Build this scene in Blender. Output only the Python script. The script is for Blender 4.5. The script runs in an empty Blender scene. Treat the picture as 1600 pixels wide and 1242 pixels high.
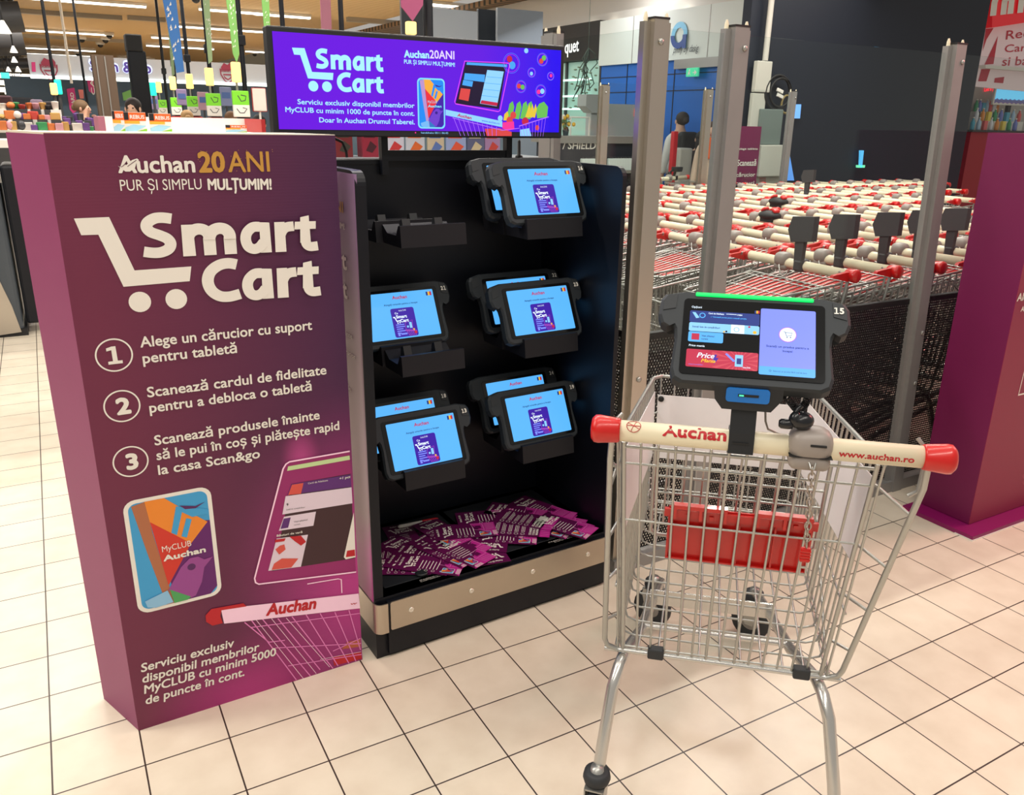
import bpy, bmesh, math, random
from mathutils import Vector, Matrix
R = random.Random(7)
SC = bpy.context.scene
COL = SC.collection
PI = math.pi
V = Vector

# ------------------------------------------------------------------ camera
CAM_C = V((-0.82148, -1.86929, 1.52225))
FPX, PPX, PPY = 1288.03, 818.85, 620.46
CAM_M = Matrix(((0.8692830, 0.1422889, -0.4733931), (-0.4939780, 0.2853995, -0.8212995), (0.0182443, 0.9477874, 0.3183806)))   # columns: right, up, back
cd = bpy.data.cameras.new('camera')
cd.sensor_fit = 'HORIZONTAL'
cd.sensor_width = 36.0
cd.lens = FPX * 36.0 / 1600.0
cd.shift_x = -(PPX - 800.0) / 1600.0
cd.shift_y = (PPY - 621.0) / 1600.0
cd.clip_start = 0.02
cd.clip_end = 200
cam = bpy.data.objects.new('camera', cd)
COL.objects.link(cam)
cam.matrix_world = Matrix.Translation(CAM_C) @ CAM_M.to_4x4()
SC.camera = cam

# ------------------------------------------------------------------ world, lights, exposure
w = bpy.data.worlds.new('store_air')
SC.world = w
w.use_nodes = True
bg = w.node_tree.nodes['Background']
bg.inputs[0].default_value = (1.0, 0.94, 0.86, 1)
bg.inputs[1].default_value = 0.42
SC.view_settings.view_transform = 'Standard'
SC.view_settings.look = 'None'
SC.view_settings.exposure = 0.0
SC.view_settings.gamma = 1.0
SC.view_settings.use_curve_mapping = False


def area(name, loc, target, sx, sy, power, color=(1, 0.93, 0.84)):
    l = bpy.data.lights.new(name, 'AREA')
    l.shape = 'RECTANGLE'
    l.size, l.size_y = sx, sy
    l.energy = power
    l.color = color
    o = bpy.data.objects.new(name, l)
    COL.objects.link(o)
    o.location = loc
    d = V(target) - V(loc)
    o.rotation_euler = d.to_track_quat('-Z', 'Y').to_euler()
    o['kind'] = 'structure'
    return o


# ceiling strip lamps of the store, running along the aisle direction
area('ceiling_strip_lamp', (-3.2, 1.0, 3.7), (-3.2, 1.0, 0), 3.0, 0.25, 130)
area('ceiling_strip_lamp', (-1.0, -2.2, 3.7), (-1.0, -2.2, 0), 5.0, 0.12, 82)
area('ceiling_strip_lamp', (1.5, -0.4, 3.7), (1.5, -0.4, 0), 5.0, 0.06, 50)
area('ceiling_strip_lamp', (2.0, 2.2, 3.7), (2.0, 2.2, 0), 6.0, 0.12, 170)
area('ceiling_strip_lamp', (5.0, 3.6, 3.7), (5.0, 3.6, 0), 5.0, 0.12, 130)
area('ceiling_strip_lamp', (-1.0, 6.0, 3.7), (-1.0, 6.0, 0), 6.0, 0.3, 160)
area('ceiling_strip_lamp', (1.0, 11.0, 3.7), (1.0, 11.0, 0), 8.0, 0.3, 300)
area('ceiling_strip_lamp', (3.0, 17.0, 3.7), (3.0, 17.0, 0), 12.0, 0.3, 420)
area('ceiling_strip_lamp', (3.0, 26.0, 3.7), (3.0, 26.0, 0), 14.0, 0.3, 500)
area('mall_lamp', (5.8, 8.5, 2.95), (6.6, 8.5, 1.0), 1.0, 5.0, 45, (0.95, 0.97, 1))
area('red_sign_glow_lamp', (4.6, -0.9, 3.0), (1.9, -1.2, 0), 1.2, 1.2, 52, (1, 0.25, 0.25))


# ------------------------------------------------------------------ helpers
def lin(c):
    c = c / 255.0
    return c / 12.92 if c <= 0.04045 else ((c + 0.055) / 1.055) ** 2.4


def rgb(r, g, b):
    return (lin(r), lin(g), lin(b), 1.0)


def ray(u, v):
    d = V(((u - PPX) / FPX, -(v - PPY) / FPX, -1.0))
    return CAM_M @ d


def W(u, v, **k):
    """the point seen at photo pixel (u, v) on the plane x=, y= or z="""
    d = ray(u, v)
    for a, val in k.items():
        i = 'xyz'.index(a)
        t = (val - CAM_C[i]) / d[i]
    return CAM_C + d * t


MATS = {}


def mat(name, col, rough=0.5, metal=0.0, emit=0.0, ecol=None, spec=0.5, coat=0.0):
    if name in MATS:
        return MATS[name]
    m = bpy.data.materials.new(name)
    m.use_nodes = True
    b = m.node_tree.nodes['Principled BSDF']
    c = rgb(*col)
    b.inputs['Base Color'].default_value = c
    b.inputs['Roughness'].default_value = rough
    b.inputs['Metallic'].default_value = metal
    b.inputs['Specular IOR Level'].default_value = spec
    b.inputs['Coat Weight'].default_value = coat
    if emit:
        b.inputs['Emission Color'].default_value = rgb(*(ecol or col))
        b.inputs['Emission Strength'].default_value = emit
    m.diffuse_color = c
    MATS[name] = m
    return m


def nodes(m):
    nt = m.node_tree
    return nt, nt.nodes, nt.links, nt.nodes['Principled BSDF']


def speckle(m, scale=60.0, amount=0.06, bump=0.0, stretch=None):
    """small procedural colour and surface variation on a material"""
    nt, ns, lk, b = nodes(m)
    tc = ns.new('ShaderNodeTexCoord')
    mp = ns.new('ShaderNodeMapping')
    lk.new(tc.outputs['Object'], mp.inputs[0])
    if stretch:
        mp.inputs['Scale'].default_value = stretch
    n = ns.new('ShaderNodeTexNoise')
    n.inputs['Scale'].default_value = scale
    n.inputs['Detail'].default_value = 4
    lk.new(mp.outputs[0], n.inputs['Vector'])
    c = b.inputs['Base Color'].default_value[:]
    mx = ns.new('ShaderNodeMix')
    mx.data_type = 'RGBA'
    mx.inputs[6].default_value = tuple(min(1, x * (1 + amount)) for x in c[:3]) + (1,)
    mx.inputs[7].default_value = tuple(x * (1 - amount) for x in c[:3]) + (1,)
    lk.new(n.outputs[0], mx.inputs[0])
    lk.new(mx.outputs[2], b.inputs['Base Color'])
    if bump:
        bp = ns.new('ShaderNodeBump')
        bp.inputs['Strength'].default_value = bump
        bp.inputs['Distance'].default_value = 0.002
        lk.new(n.outputs[0], bp.inputs['Height'])
        lk.new(bp.outputs[0], b.inputs['Normal'])
    return m


class MB:
    """collects shapes and links them as one mesh object"""

    def __init__(s):
        s.v, s.f, s.m, s.sm = [], [], [], []

    def add(s, vs, fs, m=0, smooth=False):
        b = len(s.v)
        s.v.extend(tuple(p) for p in vs)
        for f in fs:
            s.f.append(tuple(i + b for i in f))
            s.m.append(m)
            s.sm.append(smooth)
        return s

    def box(s, x0, x1, y0, y1, z0, z1, m=0):
        vs = [(x, y, z) for z in (z0, z1) for y in (y0, y1) for x in (x0, x1)]
        return s.add(vs, [(0, 2, 3, 1), (4, 5, 7, 6), (0, 1, 5, 4), (2, 6, 7, 3), (0, 4, 6, 2), (1, 3, 7, 5)], m)

    def rbox(s, c, size, r=0.004, M=None, m=0, seg=2):
        bm = bmesh.new()
        bmesh.ops.create_cube(bm, size=1.0)
        bmesh.ops.scale(bm, vec=size, verts=bm.verts)
        bmesh.ops.bevel(bm, geom=bm.edges[:], offset=min(r, min(size) * 0.49), segments=seg, affect='EDGES', profile=0.5)
        bm.verts.index_update()
        c = V(c)
        vs = [(M @ v.co if M else v.co) + c for v in bm.verts]
        fs = [[v.index for v in f.verts] for f in bm.faces]
        bm.free()
        return s.add(vs, fs, m, False)

    def prism(s, poly, fn, d0, d1, m=0, smooth=False):
        """poly in (a, b); fn(a, b, d) gives 3D"""
        n = len(poly)
        vs = [fn(a, b, d0) for a, b in poly] + [fn(a, b, d1) for a, b in poly]
        s.add(vs, [tuple(range(n - 1, -1, -1)), tuple(range(n, 2 * n))], m)
        return s.add(vs, [(i, (i + 1) % n, n + (i + 1) % n, n + i) for i in range(n)], m, smooth)

    def tube(s, pts, r, n=8, closed=False, m=0, caps=True):
        pts = [V(p) for p in pts]
        k = len(pts)
        rs = r if isinstance(r, (list, tuple)) else [r] * k
        vs = []
        up = None
        for i, p in enumerate(pts):
            if closed:
                t = pts[(i + 1) % k] - pts[i - 1]
            else:
                t = pts[min(i + 1, k - 1)] - pts[max(i - 1, 0)]
            t.normalize()
            if up is None:
                a = V((0, 0, 1)) if abs(t.z) < 0.9 else V((1, 0, 0))
                up = (a - t * a.dot(t)).normalized()
            else:
                up = up - t * up.dot(t)
                up = up.normalized() if up.length > 1e-6 else V((1, 0, 0))
            sd = t.cross(up)
            for j in range(n):
                an = 2 * PI * j / n
                vs.append(p + (up * math.cos(an) + sd * math.sin(an)) * rs[i])
        fs = []
        for i in range(k if closed else k - 1):
            a, b = i * n, ((i + 1) % k) * n
            for j in range(n):
                fs.append((a + j, a + (j + 1) % n, b + (j + 1) % n, b + j))
        s.add(vs, fs, m, True)
        if caps and not closed:
            s.add(vs[:n], [tuple(range(n - 1, -1, -1))], m)
            s.add(vs[-n:], [tuple(range(n))], m)
        return s

    def lathe(s, prof, fn, n=20, m=0, smooth=True):
        """prof: (radius, height); fn(x, y, h) gives 3D"""
        vs, fs = [], []
        for r, h in prof:
            for j in range(n):
                an = 2 * PI * j / n
                vs.append(fn(r * math.cos(an), r * math.sin(an), h))
        for i in range(len(prof) - 1):
            for j in range(n):
                fs.append((i * n + j, i * n + (j + 1) % n, (i + 1) * n + (j + 1) % n, (i + 1) * n + j))
        fs.append(tuple(range(n - 1, -1, -1)))
        fs.append(tuple(range((len(prof) - 1) * n, len(prof) * n)))
        return s.add(vs, fs, m, smooth)

    def ball(s, c, rx, ry=None, rz=None, n=12, m=0):
        ry, rz = ry or rx, rz or rx
        prof = [(math.sin(PI * i / (n // 2 + 2)) or 1e-4, -math.cos(PI * i / (n // 2 + 2))) for i in range(n // 2 + 3)]
        prof = [(max(a, 1e-3), b) for a, b in prof]
        return s.lathe(prof, lambda x, y, h: (c[0] + x * rx, c[1] + y * ry, c[2] + h * rz), n, m)

    def xf(s, M):
        s.v = [tuple(M @ V(p)) for p in s.v]
        return s

    def mesh(s, name, mats):
        me = bpy.data.meshes.new(name)
        me.from_pydata(s.v, [], s.f)
        for mm in (mats if isinstance(mats, (list, tuple)) else [mats]):
            me.materials.append(mm)
        me.polygons.foreach_set('material_index', s.m)
        me.polygons.foreach_set('use_smooth', s.sm)
        me.update()
        bm = bmesh.new()
        bm.from_mesh(me)
        bmesh.ops.recalc_face_normals(bm, faces=bm.faces)
        bm.to_mesh(me)
        bm.free()
        return me

    def build(s, name, mats, parent=None, label=None):
        o = bpy.data.objects.new(name, s.mesh(name, mats))
        COL.objects.link(o)
        if parent:
            o.parent = parent
        if label:
            o['label'] = label
        return o


def tag(o, label, cat, group=None, kind=None):
    o['label'] = label
    o['category'] = cat
    if group:
        o['group'] = group
    if kind:
        o['kind'] = kind
    return o


def thing(name, label, cat, loc=(0, 0, 0), rz=0.0, group=None):
    o = bpy.data.objects.new(name, None)
    o.empty_display_size = 0.1
    COL.objects.link(o)
    o.location = loc
    o.rotation_euler = (0, 0, rz)
    return tag(o, label, cat, group)


def structure(o):
    o['kind'] = 'structure'
    return o


KIDS = {}


def dup(o, parent=None):
    """a copy of a thing with copies of its parts and sub-parts"""
    if o.name not in KIDS:
        KIDS[o.name] = [c for c in COL.objects if c.parent == o]
    c = o.copy()
    COL.objects.link(c)
    c.parent = parent
    for ch in KIDS[o.name]:
        dup(ch, c)
    return c


TXT = {}


def glyphs(s, bold=0.0, shear=0.0):
    k = (s, bold, shear)
    if k in TXT:
        return TXT[k]
    cu = bpy.data.curves.new('writing', 'FONT')
    cu.body = s
    cu.size = 1.0
    cu.offset = bold
    cu.shear = shear
    cu.resolution_u = 3
    cu.fill_mode = 'FRONT'
    ob = bpy.data.objects.new('writing', cu)
    COL.objects.link(ob)
    dg = bpy.context.evaluated_depsgraph_get()
    me = bpy.data.meshes.new_from_object(ob.evaluated_get(dg))
    vs = [(v.co.x, v.co.y) for v in me.vertices]
    fs = [tuple(p.vertices) for p in me.polygons]
    bpy.data.objects.remove(ob)
    bpy.data.meshes.remove(me)
    bpy.data.curves.remove(cu)
    TXT[k] = (vs, fs)
    return TXT[k]


CAPH = None


class Surf:
    """a flat printed face: origin, unit right, unit up"""

    def __init__(s, o, ux, uy):
        s.o, s.ux, s.uy = V(o), V(ux).normalized(), V(uy).normalized()
        s.n = s.ux.cross(s.uy)

    def pt(s, a, b, d=0.0):
        return s.o + s.ux * a + s.uy * b + s.n * d

    def px(s, u, v):
        d = ray(u, v)
        t = (s.o - CAM_C).dot(s.n) / d.dot(s.n)
        q = CAM_C + d * t - s.o
        return (q.dot(s.ux), q.dot(s.uy))


class Ink(MB):
    """flat printed shapes on a Surf, all one mesh"""

    def __init__(s, surf, d=0.0004):
        super().__init__()
        s.s, s.d = surf, d

    def poly(s, pts, m=0, k=0, px=False):
        if px:
            pts = [s.s.px(*p) for p in pts]
        s.add([s.s.pt(a, b, s.d * (1 + k)) for a, b in pts], [tuple(range(len(pts)))], m)
        return s

    def rect(s, x0, y0, x1, y1, m=0, k=0, r=0.0):
        if r <= 0:
            return s.poly([(x0, y0), (x1, y0), (x1, y1), (x0, y1)], m, k)
        p = []
        for cx, cy, a0 in ((x1 - r, y0 + r, -90), (x1 - r, y1 - r, 0), (x0 + r, y1 - r, 90), (x0 + r, y0 + r, 180)):
            for i in range(5):
                an = math.radians(a0 + 22.5 * i)
                p.append((cx + r * math.cos(an), cy + r * math.sin(an)))
        return s.poly(p, m, k)

    def disc(s, c, r, m=0, k=0, n=24, px=False):
        if px:
            c = s.s.px(*c)
        return s.poly([(c[0] + r * math.cos(2 * PI * i / n), c[1] + r * math.sin(2 * PI * i / n)) for i in range(n)], m, k)

    def ring(s, c, r, wd, m=0, k=0, n=32, px=False):
        if px:
            c = s.s.px(*c)
        vs = []
        for q in (r - wd / 2, r + wd / 2):
            vs += [s.s.pt(c[0] + q * math.cos(2 * PI * i / n), c[1] + q * math.sin(2 * PI * i / n), s.d * (1 + k)) for i in range(n)]
        s.add(vs, [(i, n + i, n + (i + 1) % n, (i + 1) % n) for i in range(n)], m)
        return s

    def line(s, pts, wd, m=0, k=0, px=False, closed=False):
        if px:
            pts = [s.s.px(*p) for p in pts]
        n = len(pts)
        A, B = [], []
        for i, p in enumerate(pts):
            q0 = pts[i - 1] if (i > 0 or closed) else p
            q1 = pts[(i + 1) % n] if (i < n - 1 or closed) else p
            t = V((q1[0] - q0[0], q1[1] - q0[1]))
            t.normalize()
            A.append((p[0] - t.y * wd / 2, p[1] + t.x * wd / 2))
            B.append((p[0] + t.y * wd / 2, p[1] - t.x * wd / 2))
        vs = [s.s.pt(a, b, s.d * (1 + k)) for a, b in A + B]
        s.add(vs, [(i, n + i, n + (i + 1) % n, (i + 1) % n) for i in range(n if closed else n - 1)], m)
        return s

    def text(s, body, p0, p1=None, h=0.02, bold=0.0, shear=0.0, m=0, k=1, px=False, align='L'):
        global CAPH
        if CAPH is None:
            CAPH = max(y for x, y in glyphs('H')[0])
        vs, fs = glyphs(body, 0.0, shear)
        if not vs:
            return s
        if px:
            p0 = s.s.px(*p0)
            p1 = s.s.px(*p1) if p1 else None
        x0, x1 = min(x for x, y in vs), max(x for x, y in vs)
        sy = h / CAPH
        if p1:
            t = V((p1[0] - p0[0], p1[1] - p0[1]))
            t_len = t.length
            sx = t_len / (x1 - x0)
            t.normalize()
        else:
            t, sx = V((1, 0)), sy
            wd = (x1 - x0) * sx
            if align == 'C':
                p0 = (p0[0] - wd / 2, p0[1])
            elif align == 'R':
                p0 = (p0[0] - wd, p0[1])
        e = bold * h * 1.25
        sh = [(0, 0)] if e <= 0 else [(e * math.cos(2 * PI * i / 8), e * math.sin(2 * PI * i / 8)) for i in range(8)]
        if e > 0.0 and p1:
            sx *= (t_len - 2 * e) / t_len
        for i_, (ex, ey) in enumerate(sh):
            out = []
            for x, y in vs:
                a, b = (x - x0) * sx + (ex + e if e > 0 else 0), y * sy * (1 - 2 * e / h) + ey + e
                out.append(s.s.pt(p0[0] + t.x * a - t.y * b, p0[1] + t.y * a + t.x * b, s.d * (1 + k) + 0.00007 * i_))
            s.add(out, fs, m)
        return s

    def hpx(s, base, top):
        a, b = s.s.px(*base), s.s.px(*top)
        return math.hypot(a[0] - b[0], a[1] - b[1])

    def build(s, name, mats, parent=None, label=None):
        """as MB.build, every face turned towards the surface's own front"""
        me = bpy.data.meshes.new(name)
        n = s.s.n
        fs = []
        for f in s.f:
            a, b, c = V(s.v[f[0]]), V(s.v[f[1]]), V(s.v[f[2]])
            fs.append(f)
        me.from_pydata(s.v, [], fs)
        for mm in (mats if isinstance(mats, (list, tuple)) else [mats]):
            me.materials.append(mm)
        me.polygons.foreach_set('material_index', s.m)
        me.update()
        bm = bmesh.new()
        bm.from_mesh(me)
        for f in bm.faces:
            f.normal_update()
            if f.normal.dot(n) < 0:
                f.normal_flip()
        bm.to_mesh(me)
        bm.free()
        o = bpy.data.objects.new(name, me)
        COL.objects.link(o)
        if parent:
            o.parent = parent
        if label:
            o['label'] = label
        return o


def arc(c, r, a0, a1, n=6):
    return [(c[0] + r * math.cos(math.radians(a0 + (a1 - a0) * i / n)), c[1] + r * math.sin(math.radians(a0 + (a1 - a0) * i / n))) for i in range(n + 1)]


def rrpoly(x0, y0, x1, y1, r, n=5):
    return arc((x1 - r, y0 + r), r, -90, 0, n) + arc((x1 - r, y1 - r), r, 0, 90, n) + arc((x0 + r, y1 - r), r, 90, 180, n) + arc((x0 + r, y0 + r), r, 180, 270, n)


def cartlogo(ink, fn, m, k=1, wheel=0.0):
    """the outlined cart mark; fn maps photo-like units (0..184, 0..140 down) to the surface"""
    P = [(0, 2), (55, 0), (95, 83), (184, 77), (181, 100), (78, 109), (38, 28), (12, 28)]
    ink.poly([fn(*p) for p in P], m, k)
    for cx, cy in ((104, 133), (160, 128)):
        ink.poly([fn(cx + 17 * math.cos(2 * PI * i / 20), cy + 17 * math.sin(2 * PI * i / 20)) for i in range(20)], m, k)

def spline(pts, n=5):
    out = []
    for i in range(len(pts) - 1):
        p0, p1, p2, p3 = pts[max(i - 1, 0)], pts[i], pts[i + 1], pts[min(i + 2, len(pts) - 1)]
        for j in range(n):
            t = j / n
            out.append(tuple(0.5 * (2 * p1[q] + (p2[q] - p0[q]) * t + (2 * p0[q] - 5 * p1[q] + 4 * p2[q] - p3[q]) * t * t + (3 * p1[q] - p0[q] - 3 * p2[q] + p3[q]) * t ** 3) for q in (0, 1)))
    return out + [pts[-1]]


def ribbon(pts, wd):
    L, Rr = [], []
    for i, p in enumerate(pts):
        a, b = pts[max(i - 1, 0)], pts[min(i + 1, len(pts) - 1)]
        t = V((b[0] - a[0], b[1] - a[1])).normalized()
        L.append((p[0] - t.y * wd / 2, p[1] + t.x * wd / 2))
        Rr.append((p[0] + t.y * wd / 2, p[1] - t.x * wd / 2))
    return [[L[i], L[i + 1], Rr[i + 1], Rr[i]] for i in range(len(pts) - 1)]


# heavy rounded letters of the headline, drawn stroke by stroke (cap height 1)
HEAVY = {
    'S': (0.8, ribbon(spline([(0.69, 0.86), (0.52, 0.89), (0.36, 0.88), (0.22, 0.80), (0.18, 0.69), (0.25, 0.58), (0.42, 0.5), (0.56, 0.42), (0.62, 0.31), (0.57, 0.19), (0.42, 0.12), (0.25, 0.115), (0.07, 0.15)]), 0.235)),
    'm': (1.14, [[(0, 0), (0.265, 0), (0.255, 0.72), (0.015, 0.72)], [(0.44, 0), (0.7, 0), (0.7, 0.4), (0.44, 0.4)], [(0.875, 0), (1.14, 0), (1.14, 0.4), (0.875, 0.4)]]
          + ribbon(spline([(0.12, 0.42), (0.2, 0.55), (0.34, 0.615), (0.48, 0.585), (0.565, 0.48), (0.57, 0.36)]), 0.255) + ribbon(spline([(0.57, 0.42), (0.64, 0.55), (0.78, 0.615), (0.92, 0.585), (1.0, 0.48), (1.007, 0.36)]), 0.262)),
    'a': (0.69, [[(0.44, 0), (0.69, 0), (0.675, 0.71), (0.45, 0.70)], [(0.3, 0.535), (0.6, 0.52), (0.66, 0.715), (0.32, 0.735)]]
          + ribbon(spline([(0.45, 0.62), (0.3, 0.615), (0.17, 0.5), (0.125, 0.34), (0.17, 0.17), (0.29, 0.10), (0.42, 0.14), (0.52, 0.26)]), 0.235)),
    'r': (0.43, [[(0, 0), (0.25, 0), (0.245, 0.72), (0.01, 0.72)]] + ribbon(spline([(0.13, 0.4), (0.2, 0.53), (0.3, 0.595), (0.45, 0.61)]), 0.23)),
    't': (0.52, [[(0.12, 0.2), (0.37, 0.2), (0.35, 0.86), (0.15, 0.82)], [(0, 0.53), (0.5, 0.53), (0.51, 0.715), (0.02, 0.715)]] + ribbon(spline([(0.245, 0.3), (0.26, 0.17), (0.35, 0.1), (0.53, 0.11)]), 0.225)),
    'C': (0.8, ribbon(spline([(0.76, 0.85), (0.58, 0.89), (0.38, 0.85), (0.2, 0.71), (0.13, 0.5), (0.19, 0.28), (0.35, 0.14), (0.55, 0.11), (0.79, 0.16)]), 0.245)),
}


def heavy(ink, word, p0, p1, h, m=0, px=True):
    if px:
        p0, p1 = ink.s.px(*p0), ink.s.px(*p1)
    gap = {'Sm': 0.05, 'ma': 0.08, 'ar': 0.08, 'rt': 0.03, 'Ca': 0.03}
    x, pieces = 0.0, []
    for i, c in enumerate(word):
        wd, ps = HEAVY[c]
        pieces += [[(x + a, b) for a, b in q] for q in ps]
        x += wd + gap.get(word[i:i + 2], 0)
    t = V((p1[0] - p0[0], p1[1] - p0[1]))
    sx = t.length / x
    t.normalize()
    for i, q in enumerate(pieces):
        ink.poly([(p0[0] + t.x * a * sx - t.y * b * h, p0[1] + t.y * a * sx + t.x * b * h) for a, b in q], m, 1 + 0.12 * i)


# ------------------------------------------------------------------ materials
M_white = mat('white_ink', (236, 232, 222), 0.6)
M_gold = mat('gold_ink', (196, 146, 62), 0.45)
M_red = mat('red_plastic', (200, 20, 14), 0.32, coat=0.3)
M_redink = mat('red_ink', (190, 24, 36), 0.5)
M_cream = mat('cream_plastic', (232, 222, 192), 0.35)
M_zinc = mat('zinc_wire', (178, 178, 173), 0.34, 0.75)
M_chrome = mat('chrome_tube', (205, 204, 200), 0.27, 0.82)
M_steel = speckle(mat('brushed_steel', (198, 186, 168), 0.34, 0.88), 6, 0.10, 0, (1, 1, 1))
M_steelpost = mat('steel_post', (190, 182, 170), 0.28, 0.85)
M_postgrey = speckle(mat('grey_post', (150, 148, 146), 0.42, 0.35), 8, 0.08)
M_black = mat('black_metal', (9, 13, 22), 0.42, spec=0.35)
M_blackp = mat('black_plastic', (28, 30, 33), 0.45)
M_tab = mat('tablet_rubber', (32, 38, 43), 0.6)
M_cradle = mat('cradle_plastic', (18, 18, 24), 0.5, spec=0.35)
M_glassblk = mat('black_glass', (8, 9, 11), 0.12)
M_rubber = mat('rubber', (44, 47, 50), 0.6)
M_grey = mat('grey_plastic', (150, 147, 142), 0.35, 0.25)
M_lockgrey = mat('lock_grey', (150, 141, 134), 0.4)
M_darkgrey = mat('dark_grey', (62, 62, 64), 0.5)
M_dark = mat('near_black', (20, 20, 22), 0.6)
M_off = mat('off_white', (232, 228, 220), 0.5)
M_liner = mat('liner_white', (226, 222, 222), 0.4)
M_navy = speckle(mat('navy_paint', (17, 25, 40), 0.6), 2, 0.08)
M_lamp = mat('lamp_white', (255, 250, 235), 0.5, 0, 1.6)
M_orange = mat('orange_ink', (240, 100, 30), 0.5)
M_green = mat('green_ink', (120, 190, 40), 0.5)
M_plum = mat('plum_board', (88, 26, 58), 0.55)
M_mag = mat('magenta_banner', (200, 50, 120), 0.6)
M_skin = mat('skin', (214, 160, 130), 0.6)

# ------------------------------------------------------------------ the setting
def floor_material():
    m = mat('floor_tiles', (238, 226, 206), 0.3)
    nt, ns, lk, b = nodes(m)
    geo = ns.new('ShaderNodeNewGeometry')
    br = ns.new('ShaderNodeTexBrick')
    br.offset = 0.0
    br.inputs['Scale'].default_value = 1.0
    br.inputs['Brick Width'].default_value = 0.2
    br.inputs['Row Height'].default_value = 0.2
    br.inputs['Mortar Size'].default_value = 0.0021
    br.inputs['Mortar Smooth'].default_value = 0.1
    br.inputs['Bias'].default_value = 0.0
    br.inputs['Color1'].default_value = rgb(232, 221, 201)
    br.inputs['Color2'].default_value = rgb(226, 213, 193)
    br.inputs['Mortar'].default_value = rgb(62, 50, 44)
    lk.new(geo.outputs['Position'], br.inputs['Vector'])
    nz = ns.new('ShaderNodeTexNoise')
    nz.inputs['Scale'].default_value = 9
    nz.inputs['Detail'].default_value = 6
    lk.new(geo.outputs['Position'], nz.inputs['Vector'])
    rp = ns.new('ShaderNodeValToRGB')
    rp.color_ramp.elements[0].position, rp.color_ramp.elements[0].color = 0.3, (0.9, 0.88, 0.86, 1)
    rp.color_ramp.elements[1].position, rp.color_ramp.elements[1].color = 0.65, (1, 1, 1, 1)
    lk.new(nz.outputs[0], rp.inputs[0])
    mx = ns.new('ShaderNodeMix')
    mx.data_type, mx.blend_type = 'RGBA', 'MULTIPLY'
    mx.inputs[0].default_value = 1
    lk.new(br.outputs['Color'], mx.inputs[6])
    lk.new(rp.outputs[0], mx.inputs[7])
    lk.new(mx.outputs[2], b.inputs['Base Color'])
    bp = ns.new('ShaderNodeBump')
    bp.inputs['Strength'].default_value = 0.4
    bp.inputs['Distance'].default_value = 0.001
    bp.invert = True
    lk.new(br.outputs['Fac'], bp.inputs['Height'])
    lk.new(bp.outputs[0], b.inputs['Normal'])
    return m


mb = MB().box(-14, 26, -6, 44, -0.1, 0)
structure(mb.build('floor', floor_material()))


def slat_material(name, c1, c2, scale, axis):
    m = mat(name, c1, 0.6)
    nt, ns, lk, b = nodes(m)
    geo = ns.new('ShaderNodeNewGeometry')
    wv = ns.new('ShaderNodeTexWave')
    wv.bands_direction = axis
    wv.inputs['Scale'].default_value = scale
    wv.inputs['Distortion'].default_value = 0.0
    lk.new(geo.outputs['Position'], wv.inputs['Vector'])
    rp = ns.new('ShaderNodeValToRGB')
    rp.color_ramp.elements[0].position, rp.color_ramp.elements[0].color = 0.25, rgb(*c2)
    rp.color_ramp.elements[1].position, rp.color_ramp.elements[1].color = 0.5, rgb(*c1)
    lk.new(wv.outputs[0], rp.inputs[0])
    lk.new(rp.outputs[0], b.inputs['Base Color'])
    return m


M_wood = slat_material('wood_slats', (240, 204, 146), (196, 154, 98), 2.2, 'Y')
CEIL = 3.8
mb = MB().box(-0.75, 7.1, 12.5, 44, CEIL, CEIL + 0.1)
structure(mb.build('ceiling', M_wood))
M_slatcol = slat_material('coloured_slats', (150, 120, 92), (40, 42, 30), 1.4, 'Y')
mb = MB().box(7.1, 12, 6.0, 30, 3.6, 3.7)
structure(mb.build('ceiling_mall', M_slatcol))
mb = MB().box(-14, -0.75, 10, 44, 4.6, 4.7)
structure(mb.build('ceiling_store', mat('dark_ceiling', (46, 46, 44), 0.8)))
# soffit over the mall passage (runs away from us)
mb = MB()
a, b_ = W(860, 50, z=3.0), W(1150, 3, z=3.0)
mb.box(7.25, 7.75, 3.0, 16, 3.0, 3.13)
mb.box(7.4, 7.75, 3.0, 16, 3.13, 3.6)
structure(mb.build('trim_soffit', mat('soffit_white', (214, 208, 198), 0.6)))
mb = MB().box(7.75, 10.0, 5.1, 15, 3.1, 3.2)
structure(mb.build('ceiling_passage', mat('passage_dark', (40, 42, 46), 0.7)))

# walls far behind
M_bluegrey = mat('blue_grey_wall', (66, 82, 98), 0.7)
structure(MB().box(-1.2, 12, 21.0, 21.2, 0, 2.25).build('wall_back', M_bluegrey))
structure(MB().box(-14, 18, 43.5, 43.7, 0, 4.6).build('wall_far', mat('far_wall', (150, 140, 120), 0.8)))
structure(MB().box(-14.1, -14, -2, 43.6, 0, 4.6).build('wall_left', mat('far_side', (120, 116, 110), 0.8)))
# navy wall behind the trolley bay
xa, xb = W(1166, 100, y=4.9).x, W(1530, 100, y=4.9).x
structure(MB().box(xa, xb, 4.9, 5.02, 0, 4.6).build('wall_right', M_navy))
structure(MB().box(xa, xb, 4.87, 4.9, 0, 0.62).build('baseboard_right', mat('wall_base', (52, 56, 64), 0.5)))

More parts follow.
